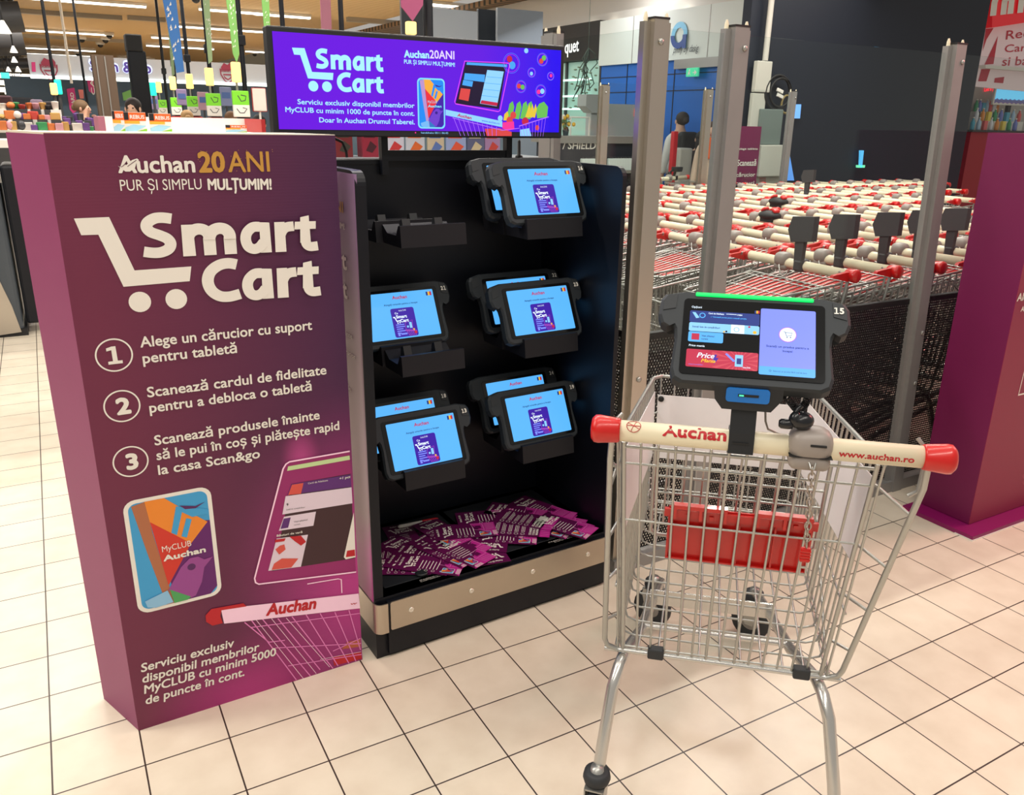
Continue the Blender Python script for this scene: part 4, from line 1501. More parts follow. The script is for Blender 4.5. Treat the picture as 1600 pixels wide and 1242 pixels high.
def end_cap(s, wedge=True):
    mb = MB()
    f = lambda x, y, h: (0.011 + s * h, x, 0.968 + y)
    mb.lathe([(0.0215, 0.268), (0.0235, 0.271), (0.0265, 0.30), (0.0275, 0.308), (0.0265, 0.316), (0.02, 0.322), (0.006, 0.324)], f, 18)
    fn = lambda a, b, d: (0.011 + s * d, a, b)
    if not wedge:
        return mb
    mb.prism([(0.01, 0.985), (0.105, 0.975), (0.11, 0.965), (0.02, 0.945)], fn, 0.279, 0.295)
    return mb


def side_frame(s):
    """tube loop from the handle end down to the basket's rear lower corner"""
    mb = MB()
    xo = 0.011 + s * 0.283
    xb = BX + s * 0.255
    mb.tube([(xo, 0.006, 0.965), (xo + s * 0.003, 0.02, 0.9), (xb, 0.124, 0.42), (xb - s * 0.006, 0.13, 0.4), (xb - s * 0.03, 0.13, 0.392)], 0.0062, 10)
    mb.tube([(xo - s * 0.014, 0.05, 0.985), (xo + s * 0.004, 0.04, 0.965), (xo + s * 0.004, 0.052, 0.88), (xo - s * 0.012, 0.052, 0.868)], 0.0042, 8)
    for q in (0.87, 0.6, 0.36, 0.12):
        p = wall_pt(s, 0.0, q)
        o = V((xo + (xb - xo) * (1 - q), 0.02 + (0.124 - 0.02) * (1 - q), 0.9 + (0.42 - 0.9) * (1 - q)))
        mb.tube([o, p + V((0, 0.035, 0.012))], 0.0036, 6)
    return mb


def chassis():
    mb = MB()
    for s in (-1, 1):
        x = BX + s * 0.222
        mb.tube([(x + 0.008 + s * 0.032, 0.004, 0.118), (x + 0.006 + s * 0.024, 0.03, 0.2), (x + 0.002 + s * 0.008, 0.075, 0.33), (x - s * 0.004, 0.1, 0.37), (x - s * 0.012, 0.15, 0.372), (x - s * 0.04, 0.34, 0.31), (x - s * 0.075, 0.78, 0.185), (x - s * 0.08, 0.83, 0.165)], [0.0135] * 8, 12)
    mb.tube([(BX - 0.255, 0.13, 0.392), (BX + 0.255, 0.13, 0.392)], 0.006, 8)
    mb.tube([(BX - 0.19, 0.36, 0.31), (BX + 0.19, 0.36, 0.31)], 0.007, 8)
    mb.tube([(BX - 0.17, 0.62, 0.24), (BX + 0.17, 0.62, 0.24)], 0.009, 8)
    mb.box(BX - 0.17, BX + 0.17, 0.6, 0.606, 0.225, 0.27)
    return mb


def castor_wheel(r=0.062):
    f = lambda x, y, h: (h, x, y)
    return MB().lathe([(r * 0.7, -0.014), (r * 0.96, -0.014), (r, -0.009), (r, 0.009), (r * 0.96, 0.014), (r * 0.7, 0.014)], f, 22)


def castor_hub(r=0.058):
    f = lambda x, y, h: (h, x, y)
    return MB().lathe([(0.008, -0.018), (r * 0.3, -0.016), (r * 0.7, -0.012), (r * 0.7, 0.012), (r * 0.3, 0.016), (0.008, 0.018)], f, 18)


def castor_fork(front):
    mb = MB()
    for s in (-1, 1):
        mb.prism([(-0.012, -0.01), (0.012, -0.01), (0.03, 0.052), (0.025, 0.066), (-0.03, 0.066), (-0.03, 0.05)], lambda a, b, d: (d, a, b), s * 0.019, s * 0.022)
    mb.box(-0.022, 0.022, -0.03, 0.03, 0.064, 0.068)
    mb.lathe([(0.016, 0.066), (0.018, 0.08), (0.014, 0.11)], lambda x, y, h: (x, y, h), 14)
    return mb


def ring_bumper():
    return MB().lathe([(0.018, 0.07), (0.028, 0.072), (0.031, 0.082), (0.028, 0.098), (0.02, 0.1)], lambda x, y, h: (x, y, h), 20)


def coin_lock():
    mb = MB()
    mb.rbox((0.086, -0.006, 0.978), (0.078, 0.066, 0.062), 0.026, None, 0, 4)
    mb.rbox((0.086, -0.008, 0.948), (0.072, 0.056, 0.03), 0.012, None, 0, 3)
    mb.sm = [True] * len(mb.sm)
    return mb


def lock_trim():
    mb = MB()
    mb.rbox((0.096, -0.0385, 0.985), (0.028, 0.003, 0.0045), 0.001)
    mb.rbox((0.086, -0.006, 0.9605), (0.0748, 0.0612, 0.0012), 0.0004)
    return mb


def link_chain(n, p0, p1, r=0.0055, w=0.0016):
    mb = MB()
    p0, p1 = V(p0), V(p1)
    d = (p1 - p0).normalized()
    a = d.cross(V((0, 1, 0))).normalized()
    b = d.cross(a)
    L = (p1 - p0).length / n
    for i in range(n):
        c = p0 + (p1 - p0) * ((i + 0.5) / n)
        u = a if i % 2 else b
        mb.tube([c + d * (L * 0.68 * math.cos(2 * PI * j / 12)) + u * (r * math.sin(2 * PI * j / 12)) for j in range(12)], w, 6, True)
    return mb


MESH = {}
for nm, b, m in [('side_l', side_wires(-1), M_zinc), ('side_r', side_wires(1), M_zinc), ('front', front_wires(), M_zinc), ('floor', floor_wires(), M_zinc), ('gate', gate_wires(), M_zinc), ('gate_up', gate_wires(True), M_zinc),
                 ('seat_wire', seat_wires(), M_zinc), ('flap', seat_flap(), M_red), ('flap_up', seat_flap(True), M_red), ('bar', handle_bar(), M_cream), ('plain_l', end_cap(-1, False), M_red), ('plain_r', end_cap(1, False), M_red), ('cap_l', end_cap(-1), M_red), ('cap_r', end_cap(1), M_red),
                 ('frame_l', side_frame(-1), M_zinc), ('frame_r', side_frame(1), M_zinc), ('chassis', chassis(), M_chrome), ('wheel', castor_wheel(), M_rubber), ('hub', castor_hub(), M_grey), ('fork', castor_fork(True), M_zinc), ('ring', ring_bumper(), M_rubber),
                 ('lock', coin_lock(), M_lockgrey), ('locktrim', lock_trim(), M_dark)]:
    MESH[nm] = b.mesh(nm, m)


def put(name, key, parent, loc=(0, 0, 0), label=None, rz=0):
    o = bpy.data.objects.new(name, MESH[key])
    COL.objects.link(o)
    o.parent = parent
    o.location = loc
    o.rotation_euler = (0, 0, rz)
    if label:
        o['label'] = label
    return o


def trolley_core(t, fold):
    for nm, key in [('side_panel', 'side_l'), ('side_panel', 'side_r'), ('front_panel', 'front'), ('basket_floor', 'floor'), ('rear_gate', 'gate_up' if fold else 'gate'), ('child_seat_flap', 'flap_up' if fold else 'flap'),
                    ('handle', 'bar'), ('handle_cap', 'cap_l' if fold else 'plain_l'), ('handle_cap', 'cap_r' if fold else 'plain_r'), ('side_tube', 'frame_l'), ('side_tube', 'frame_r'), ('chassis', 'chassis')]:
        o = put(nm, key, t)
        if nm == 'child_seat_flap':
            o['label'] = 'red plastic child seat flap'
        if nm == 'handle_cap':
            o['label'] = 'red end cap'
    l = put('coin_lock', 'lock', t)
    return l


cartC = V((0.262, -0.8625, 0))
cart = thing('shopping_trolley', 'empty wire shopping trolley with cream handle and tablet mount in front of the station', 'shopping trolley', cartC, math.radians(-41.1))
lk_ = trolley_core(cart, False)
put('slot', 'locktrim', lk_)
put('child_seat_frame', 'seat_wire', cart)
for s, y, fr in ((-1, 0.004, 0), (1, 0.004, 0), (-1, 0.845, 1), (1, 0.845, 1)):
    x = BX + (0.008 + s * 0.254 if not fr else (0.142 if s > 0 else -0.163))
    c = thing_ = bpy.data.objects.new('castor', MESH['fork'])
    COL.objects.link(c)
    c.parent = cart
    c.location = (x, y, 0.062)
    c.rotation_euler = (0, 0, 1.12 if fr else 0.1 * s)
    w_ = put('wheel', 'wheel', c)
    put('hub', 'hub', c)
    put('bumper_ring', 'ring', c)
# white advert liners inside the upper basket
for s in (-1, 1):
    mb = MB()
    q = [wall_pt(s, 0.03, 0.985), wall_pt(s, 0.97, 0.985), wall_pt(s, 0.97, 0.62), wall_pt(s, 0.06, 0.52)]
    q = [wall_pt(s, 0.04, 0.93), wall_pt(s, 0.97, 0.9), wall_pt(s, 0.97, 0.4), wall_pt(s, 0.03, 0.56)]
    vs = [p + V((-s * 0.005, 0, 0)) for p in q] + [p + V((-s * 0.007, 0, 0)) for p in q]
    mb.add(vs, [(0, 1, 2, 3), (7, 6, 5, 4), (0, 4, 5, 1), (1, 5, 6, 2), (2, 6, 7, 3), (3, 7, 4, 0)])
    mb.build('liner', M_liner, cart, 'white plastic liner')
mb = MB()
vs = []
for dy in (0.005, 0.003):
    for h, q in ((-1, 0.86), (1, 0.86), (1, 0.36), (-1, 0.36)):
        y, z, hw = lerp(FB, FT, q)
        vs.append((BX + h * (hw - 0.012), y + dy, z))
mb.add(vs, [(0, 1, 2, 3), (7, 6, 5, 4), (0, 4, 5, 1), (1, 5, 6, 2), (2, 6, 7, 3), (3, 7, 4, 0)])
ln = mb.build('liner', M_liner, cart, 'white plastic front liner')
MB().lathe([(0.008, 0), (0.008, 0.003), (0.004, 0.004)], lambda x, y, h: (BX - 0.182 + x, FT[0] - 0.004 - h, 0.808 + y), 14).build('grommet', M_dark, ln)
for x in (-0.158, 0.155):
    MB().rbox((x, 0.128, 0.398), (0.036, 0.022, 0.026), 0.004).build('bottom_clip', M_rubber, cart)
# handle lettering, bent round the bar


def bend(body, xa, xb, h, th0, m, name, bold=0.03, label=None):
    k = Ink(Surf((0, 0, 0), (1, 0, 0), (0, 1, 0)))
    k.text(body, (xa, 0), (xb, 0), h, bold)
    out = []
    for x, y, z in k.v:
        an = th0 + y / 0.0208
        out.append((x, -math.cos(an) * 0.0208 * 0.92 - 0.0002, 0.968 + math.sin(an) * 0.0208))
    k.v = out
    o = MB.build(k, name, m, cart)
    return o


bend('Auchan', -0.178, -0.062, 0.024, 0.16, M_redink, 'handle_lettering', 0.045)
bend('www.auchan.ro', 0.135, 0.262, 0.0125, -0.3, M_redink, 'handle_lettering', 0.03)
mb = MB()
mb.tube([(-0.232 + 0.013 * math.cos(2 * PI * i / 24), -math.cos(0.9 + 0.62 * math.sin(2 * PI * i / 24)) * 0.0193, 0.968 + math.sin(0.9 + 0.62 * math.sin(2 * PI * i / 24)) * 0.0209) for i in range(24)], 0.0006, 4, True)
for q in (0.0, 1.2, 2.6):
    mb.tube([(-0.232 + 0.012 * u * math.cos(q), -math.cos(0.9 + 0.55 * u * math.sin(q)) * 0.0193, 0.968 + math.sin(0.9 + 0.55 * u * math.sin(q)) * 0.0209) for u in (-1, 0, 1)], 0.0007, 4)
mb.build('handle_emblem', M_redink, cart)
# chain and key
chn = link_chain(13, (0.09, -0.04, 0.945), (0.103, -0.016, 0.775)).build('chain', mat('steel_chain', (170, 160, 150), 0.35, 0.85), cart)
MB().tube([(0.084, -0.036, 0.952), (0.086, -0.046, 0.945), (0.092, -0.046, 0.943), (0.095, -0.036, 0.952)], 0.0018, 6).build('staple', M_zinc, chn)
mb = MB().rbox((0.103, -0.014, 0.757), (0.019, 0.01, 0.03), 0.003)
for i in range(4):
    mb.box(0.0935, 0.1125, -0.0205, -0.018, 0.747 + i * 0.006, 0.7495 + i * 0.006)
mb.build('lock_key', M_red, cart, 'red lock key on the chain')
mb = MB()
mb.box(0.096, 0.099, -0.015, -0.012, 0.715, 0.742)
mb.box(0.107, 0.11, -0.015, -0.012, 0.715, 0.742)
mb.box(0.096, 0.11, -0.015, -0.012, 0.712, 0.717)
mb.box(0.096, 0.11, -0.015, -0.012, 0.728, 0.732)
mb.build('key_blade', M_zinc, cart)
# tablet mount
mx = -0.034
mb = MB().prism([(-0.026, 0.952), (-0.021, 0.99), (-0.004, 1.065), (0.006, 1.065), (-0.014, 0.992), (0.016, 0.992), (0.018, 0.985), (0.021, 0.95), (0.0, 0.943)], lambda a, b, d: (d, a, b), mx - 0.024, mx + 0.021)
br = mb.build('mount_bracket', M_blackp, cart)
MB().box(mx - 0.017, mx + 0.012, -0.0255, -0.0235, 0.971, 0.9735).build('bracket_seam', M_dark, br)
mb = MB().prism([(-0.064, 1.083), (0.058, 1.083), (0.058, 1.058), (0.04, 1.034), (-0.046, 1.034), (-0.06, 1.052)], lambda a, b, d: (mx + 0.004 + a, d, b), -0.018, 0.05)
rd = mb.build('card_reader', M_blackp, cart)
mb = MB().prism(rrpoly(mx - 0.037, 1.05, mx + 0.039, 1.076, 0.006), lambda a, b, d: (a, d, b), -0.0225, -0.018)
mb.build('reader_slot', mat('reader_blue', (20, 112, 196), 0.35), rd, 'blue card slot surround')
MB().box(mx - 0.016, mx + 0.02, -0.0235, -0.0223, 1.061, 1.0655).build('slot_opening', M_dark, rd)
MB().rbox((mx - 0.01, -0.0237, 1.0632), (0.008, 0.001, 0.0025), 0.0003).build('reader_light', mat('reader_green', (20, 120, 70), 0.4, 0, 1.6, (80, 255, 170)), rd)
# coiled cord and the hand scanner
pts = []
ctrl = [V((0.018, 0.02, 1.075)), V((0.035, 0.005, 1.06)), V((0.052, 0.0, 1.042)), V((0.062, 0.005, 1.035)), V((0.072, 0.015, 1.045)), V((0.082, 0.03, 1.075))]
N = 220
for i in range(N + 1):
    f_ = i / N * (len(ctrl) - 1)
    j = min(int(f_), len(ctrl) - 2)
    c = ctrl[j].lerp(ctrl[j + 1], f_ - j)
    an = i * 2 * PI / 9
    pts.append(c + V((math.cos(an) * 0.006, math.sin(an) * 0.007, math.sin(an) * 0.005)))
MB().tube(pts, 0.0014, 5).build('coiled_cord', M_dark, cart)
mb = MB()
mb.ball((0.066, -0.012, 1.022), 0.021, 0.02, 0.0165, 16)
mb.ball((0.054, -0.016, 1.024), 0.012, 0.012, 0.015, 14)
mb.lathe([(0.0085, 0.0), (0.0095, 0.008), (0.009, 0.02), (0.006, 0.024)], lambda x, y, h: (0.05 - h, -0.018 + y, 1.015 + x), 12)
mb.tube([(0.05, -0.014, 1.03), (0.056, -0.01, 1.042), (0.062, -0.004, 1.046)], 0.0045, 8)
mb.build('hand_scanner', mat('scanner_black', (22, 24, 28), 0.25), cart)
# thin grey cable and wire bow behind the lock
MB().tube([(0.004, 0.03, 1.035), (0.008, 0.03, 1.0), (0.014, 0.03, 0.985), (0.04, 0.03, 0.975), (0.07, 0.03, 0.975)], 0.002, 6).build('mount_cable', M_grey, cart)

# the tablet on the trolley
CM = Matrix.Translation(cartC) @ Matrix.Rotation(math.radians(-41.1), 4, 'Z')
TT = math.radians(44.0)
ctr = V((-0.0305, 0.05, 1.1445))
MT = CM @ Matrix.Translation(ctr) @ Matrix.Rotation(-TT, 4, 'X')


def cart_screen():
    k = Ink(SV, 0.00015)

    def q(x, y):     # crop pixels -> tablet plane
        # corners of the glass in the close-up: TL(155,90) TR(1405,145) BR(1450,765) BL(110,685)
        # inverse bilinear by a few fixed point steps
        s_, t = 0.5, 0.5
        for _ in range(25):
            X = (1 - t) * ((1 - s_) * 155 + s_ * 1405) + t * ((1 - s_) * 110 + s_ * 1450)
            Y = (1 - t) * ((1 - s_) * 90 + s_ * 145) + t * ((1 - s_) * 685 + s_ * 765)
            s_ += (x - X) / 1290
            t += (y - Y) / 608
        return (-0.127 + 0.254 * s_, 0.08 - 0.16 * t)

    def qr(x0, y0, x1, y1, m, kk, r=0.003):
        a, b = q(x0, y0), q(x1, y1)
        k.rect(a[0], b[1], b[0], a[1], m, kk, r)
    a, b = q(845, 170), q(1360, 725)
    k.rect(a[0], b[1], b[0], a[1], 6, 0, 0.003)
    k.rect(a[0], b[1], b[0], b[1] + 0.017, 0, 1, 0.003)
    c = ((a[0] + b[0]) / 2, (a[1] + b[1]) / 2 + 0.016)
    k.disc(c, 0.0155, 7, 1)
    k.disc(c, 0.0145, 2, 2)
    k.line([(c[0] - 0.008, c[1] + 0.006), (c[0] - 0.005, c[1] + 0.006), (c[0] - 0.002, c[1] - 0.003), (c[0] + 0.006, c[1] - 0.002), (c[0] + 0.0075, c[1] + 0.004), (c[0] - 0.004, c[1] + 0.004)], 0.0009, 9, 3)
    for dx_ in (-0.001, 0.005):
        k.disc((c[0] + dx_, c[1] - 0.0055), 0.0012, 9, 3, 8)
    k.text('Scanați un produs pentru a', (c[0] - 0.037, c[1] - 0.028), (c[0] + 0.037, c[1] - 0.028), 0.0042, 0.02, 0, 9, 3)
    k.text('începe!', (c[0], c[1] - 0.0365), None, 0.0042, 0.02, 0, 9, 3, align='C')
    k.text('Selectați un produs fără cod de bare', (c[0] - 0.024, b[1] + 0.007), (c[0] + 0.034, b[1] + 0.007), 0.0028, 0, 0, 9, 3)
    k.ring((c[0] - 0.029, b[1] + 0.0085), 0.0017, 0.0006, 9, 3, 12)
    k.text('Opțiuni', q(220, 170), None, 0.0042, 0.02, 0, 2, 1)
    xl, xr = q(200, 300)[0], q(838, 320)[0]
    y0, y1 = q(215, 190)[1], q(500, 298)[1]
    k.rect(xl, y1, xr, y0, 4, 0, 0.003)
    k.text('Card de fidelitate', (xl + 0.034, y0 - 0.0065), (xl + 0.062, y0 - 0.0065), 0.0035, 0.02, 0, 2, 2)
    k.text('*********1984', (xl + 0.066, y0 - 0.0065), (xl + 0.095, y0 - 0.0065), 0.0032, 0.02, 0, 2, 2)
    k.text('✓ Valorează puncte pentru această achiziție', (xl + 0.038, y0 - 0.0135), (xl + 0.103, y0 - 0.0135), 0.0028, 0.01, 0, 0, 2)
    k.poly([(xl + 0.004, y0 - 0.004), (xl + 0.01, y0 - 0.004), (xl + 0.018, y0 - 0.015), (xl + 0.012, y0 - 0.017)], 5, 2)
    k.disc((xl + 0.023, y0 - 0.01), 0.0058, 0, 2, 14)
    k.disc((xl + 0.023, y0 - 0.01), 0.004, 4, 3, 12)
    for i, m in enumerate((4, 8, 3)):
        k.rect(xr - 0.0095 + i * 0.003, y0 + 0.001, xr - 0.0065 + i * 0.003, y0 + 0.007, m, 2)
    y0, y1 = q(215, 287)[1], q(520, 372)[1]
    k.rect(xl, y1, xr, y0, 5, 1, 0.003)
    k.text('Scanați lista de cumpărături', (xl + 0.006, (y0 + y1) / 2 - 0.0015), (xl + 0.056, (y0 + y1) / 2 - 0.0015), 0.0035, 0.02, 0, 9, 2)
    k.rect(xl + 0.076, y1, xl + 0.1, y0, 2, 2)
    k.ring((xl + 0.086, (y0 + y1) / 2 - 0.001), 0.0045, 0.001, 0, 3, 14)
    k.disc((xl + 0.068, y1 + 0.003), 0.002, 10, 3, 8)
    k.disc((xl + 0.064, y1 + 0.002), 0.0018, 8, 3, 8)
    k.disc((xr - 0.008, y1 + 0.0045), 0.0035, 8, 3, 10)
    k.disc((xr - 0.018, y0 - 0.003), 0.0022, 3, 3, 8)
    y0, y1 = q(205, 360)[1], q(350, 448)[1]
    xm = q(515, 400)[0]
    k.rect(xl, y1, xm, y0, 0, 1, 0.003)
    k.rect(xl + 0.006, y1 + 0.004, xl + 0.02, y0 - 0.004, 3, 2)
    k.text('Vezi pliantul', (xl + 0.024, (y0 + y1) / 2 + 0.001), (xl + 0.047, (y0 + y1) / 2 + 0.001), 0.0034, 0.02, 0, 9, 2)
    k.text('curent', (xl + 0.024, (y0 + y1) / 2 - 0.0055), (xl + 0.036, (y0 + y1) / 2 - 0.0055), 0.0034, 0.02, 0, 9, 2)
    k.text('Price mania', q(200, 478), None, 0.0042, 0.02, 0.1, 2, 1)
    y0, y1 = q(195, 498)[1], q(520, 655)[1]
    k.rect(xl - 0.001, y1, xr, y0, 3, 1, 0.003)
    cx_, cy_ = xl + 0.093, (y0 + y1) / 2
    for i in range(20):
        a0 = 2 * PI * i / 20
        for side in (1,):
            d0, d1 = V((math.cos(a0), math.sin(a0))), V((math.cos(a0 + 0.12), math.sin(a0 + 0.12)))
            def clip(d):
                tt = 0.05
                for lim, cc, dd in ((xl, cx_, d.x), (xr - 0.001, cx_, d.x), (y1, cy_, d.y), (y0, cy_, d.y)):
                    if abs(dd) > 1e-6 and (lim - cc) / dd > 0:
                        tt = min(tt, (lim - cc) / dd)
                return (cx_ + d.x * tt, cy_ + d.y * tt)
            k.poly([(cx_ + d0.x * 0.01, cy_ + d0.y * 0.01), clip(d0), clip(d1)], 11, 2)
    k.rect(cx_ - 0.007, cy_ - 0.012, cx_ + 0.007, cy_ + 0.012, 5, 3)
    k.rect(cx_ - 0.004, cy_ - 0.007, cx_ + 0.004, cy_ + 0.005, 4, 4)
    k.poly([(cx_ - 0.025, cy_ + 0.012), (cx_ - 0.022, cy_ + 0.014), (cx_ - 0.006, cy_ - 0.001), (cx_ - 0.01, cy_ - 0.003)], 6, 4)
    k.text('Price', (xl + 0.018, cy_ + 0.001), None, 0.0105, 0.02, 0.3, 2, 4)
    k.text('Mania', (xl + 0.026, cy_ - 0.008), None, 0.0075, 0.03, 0.3, 8, 4)
    k.poly([(xl + 0.05, cy_ + 0.01), (xl + 0.054, cy_ + 0.009), (xl + 0.052, cy_ + 0.003), (xl + 0.057, cy_ + 0.003), (xl + 0.049, cy_ - 0.012), (xl + 0.051, cy_ - 0.003), (xl + 0.046, cy_ - 0.003)], 1, 3)
    k.text('reduceri la cumpărături', (xl + 0.004, y1 + 0.004), (xl + 0.03, y1 + 0.004), 0.0022, 0, 0, 6, 4)
    k.text('Auchan 20 ANI', (xl + 0.1, y1 + 0.004), (xl + 0.113, y1 + 0.004), 0.0028, 0.01, 0, 2, 4)
    return k


tb = tablet(MT.translation, MT, 'tablet numbered 15 with a green light bar, mounted on the shopping trolley', None, None)
SCM2 = SCM + [mat('lit_ray', (90, 20, 30), 0.3, 0, 0.9, (216, 70, 90))]
cart_screen().build('screen', SCM2, tb)
MB().rbox((0, -0.009, 0.0905), (0.214, 0.006, 0.0075), 0.002).build('light_bar', mat('green_light', (10, 120, 60), 0.4, 0, 1.0, (0, 246, 110)), tb, 'glowing green light bar')
k = Ink(Surf((0, -0.0098, 0), (1, 0, 0), (0, 0, 1)), 0.0004)
numeral(k, '15', (0.151, 0.064), 0.0135)
k.build('number', M_white, tb)

# ------------------------------------------------------------------ the trolleys parked behind the glass
MESH['holder'] = MB().prism([(-0.065, 1.075), (0.045, 1.06), (0.068, 1.11), (0.05, 1.165), (-0.065, 1.175)], lambda a, b, d: (a - 0.02, d, b), 0.0, 0.03).prism([(-0.018, 0.985), (0.022, 0.985), (0.028, 1.09), (-0.022, 1.09)], lambda a, b, d: (a - 0.02, d, b), 0.005, 0.025).rbox((-0.02, 0.0, 0.968), (0.05, 0.055, 0.055), 0.012).mesh('holder', M_darkgrey)
hb = MB()
hb.ball((-0.04, 0.0, 1.0), 0.085, 0.05, 0.03, 14)
hb.box(-0.09, 0.01, -0.03, 0.03, 0.962, 0.99)
MESH['toy_seat'] = hb.mesh('bow_holder', M_dark)
hb = MB()
for s_ in (-1, 1):
    hb.rbox((-0.04 + s_ * 0.045, 0.0, 1.032), (0.04, 0.045, 0.022), 0.01, Matrix.Rotation(s_ * 0.5, 3, 'Y'))
MESH['toy_ears'] = hb.mesh('grip_lug', M_red)
MESH['keychain'] = MB().tube([(0.075, 0.03, 0.96), (0.05, 0.05, 0.94), (0.03, 0.06, 0.925), (0.01, 0.05, 0.93), (0.005, 0.045, 0.95)], 0.003, 5).mesh('chain', M_zinc)
MESH['key'] = MB().rbox((0.128, 0.0, 0.985), (0.03, 0.03, 0.02), 0.006).mesh('lock_key', M_red)
rows = [(0.56, 1.90, 6, 'front row by the glass'), (1.225, 1.985, 9, 'second row from the glass'), (1.885, 2.02, 12, 'third row from the glass'), (2.545, 2.27, 15, 'fourth row from the glass'), (3.2, 2.6, 17, 'fifth row from the glass'), (3.86, 3.05, 18, 'last row by the navy wall')]
first = None
nth2 = ['first', 'second', 'third', 'fourth', 'fifth', 'sixth', 'seventh', 'eighth', 'ninth', 'tenth', 'eleventh', 'twelfth', 'thirteenth', 'fourteenth', 'fifteenth', 'sixteenth', 'seventeenth', 'eighteenth', 'nineteenth']
proto = thing('shopping_trolley', 'x', 'shopping trolley', (0, 0, 0), PI / 2, 'trolleys nested behind the glass barrier')
lk2 = trolley_core(proto, True)
put('chain', 'keychain', lk2)
used = [False]
holders = {(0, 0), (0, 1), (0, 2), (0, 3), (0, 4), (4, 9)}
toys = {(1, 4), (2, 2), (3, 2), (4, 2), (5, 5), (5, 15)}
toys = {(3, 6), (2, 4), (5, 1), (5, 6), (4, 16)}
for r_, (y, x0, n, lab) in enumerate(rows):
    for i in range(n):
        if used[0]:
            t = dup(proto)
        else:
            t = proto
            KIDS[proto.name] = [c for c in COL.objects if c.parent == proto]
            used[0] = True
        t.location = (x0 + 0.25 * i + R.uniform(-0.012, 0.012), y + R.uniform(-0.015, 0.015), 0)
        t.rotation_euler = (0, 0, PI / 2 + R.uniform(-0.02, 0.02))
        ex = ''
        if (r_, i) in holders:
            ex = ', with a dark tablet holder'
            o = put('tablet_holder', 'holder', t)
        elif (r_, i) in toys:
            ex = ', with a black red-lugged holder'
            o = put('handle_holder', 'toy_seat', t)
            put('grip_lug', 'toy_ears', o)
        if R.random() < 0.5 and t is not proto:
            l = [c for c in COL.objects if c.parent == t and c.name.startswith('coin_lock')]
            put('lock_key', 'key', l[0])
        t['label'] = '%s trolley in the %s%s' % (nth2[i], lab, ex)

# ------------------------------------------------------------------ the glass barrier


def glass_mat():
    m = bpy.data.materials.new('barrier_glass')
    m.use_nodes = True
    nt = m.node_tree
    nt.nodes.clear()
    o = nt.nodes.new('ShaderNodeOutputMaterial')
    t = nt.nodes.new('ShaderNodeBsdfTransparent')
    t.inputs[0].default_value = (0.93, 0.955, 0.95, 1)
    g = nt.nodes.new('ShaderNodeBsdfGlossy')
    g.inputs['Roughness'].default_value = 0.02
    lw = nt.nodes.new('ShaderNodeLayerWeight')
    lw.inputs[0].default_value = 0.5
    pw = nt.nodes.new('ShaderNodeMath')
    pw.operation = 'POWER'
    pw.inputs[1].default_value = 4.0
    nt.links.new(lw.outputs['Facing'], pw.inputs[0])
    f = nt.nodes.new('ShaderNodeMapRange')
    f.inputs['To Min'].default_value = 0.012
    f.inputs['To Max'].default_value = 0.4
    nt.links.new(pw.outputs[0], f.inputs['Value'])
    mx_ = nt.nodes.new('ShaderNodeMixShader')
    nt.links.new(f.outputs[0], mx_.inputs[0])
    nt.links.new(t.outputs[0], mx_.inputs[1])
    nt.links.new(g.outputs[0], mx_.inputs[2])
    nt.links.new(mx_.outputs[0], o.inputs[0])
    return m


def perforated():
    m = mat('perforated_sheet', (22, 20, 26), 0.45, 0.3)
    nt, ns, lk, b = nodes(m)
    tc = ns.new('ShaderNodeTexCoord')
    sp = ns.new('ShaderNodeSeparateXYZ')
    lk.new(tc.outputs['Object'], sp.inputs[0])

    def M(op, a, b2=None):
        n = ns.new('ShaderNodeMath')
        n.operation = op
        for i, x in enumerate((a, b2)):
            if x is None:
                continue
            if isinstance(x, (int, float)):
                n.inputs[i].default_value = x
            else:
                lk.new(x, n.inputs[i])
        return n.outputs[0]
    P = 0.012
    row = M('DIVIDE', sp.outputs[2], P * 0.866)
    rf = M('FLOOR', row)
    off = M('MULTIPLY', M('FLOORED_MODULO', rf, 2.0), 0.5)
    cx = M('SUBTRACT', M('FLOORED_MODULO', M('ADD', M('DIVIDE', M('ADD', sp.outputs[0], sp.outputs[1]), P), off), 1.0), 0.5)
    cz = M('MULTIPLY', M('SUBTRACT', M('SUBTRACT', row, rf), 0.5), 0.866)
    d = M('SQRT', M('ADD', M('MULTIPLY', cx, cx), M('MULTIPLY', cz, cz)))
    lk.new(M('GREATER_THAN', d, 0.35), b.inputs['Alpha'])
    return m


M_glass, M_perf = glass_mat(), perforated()


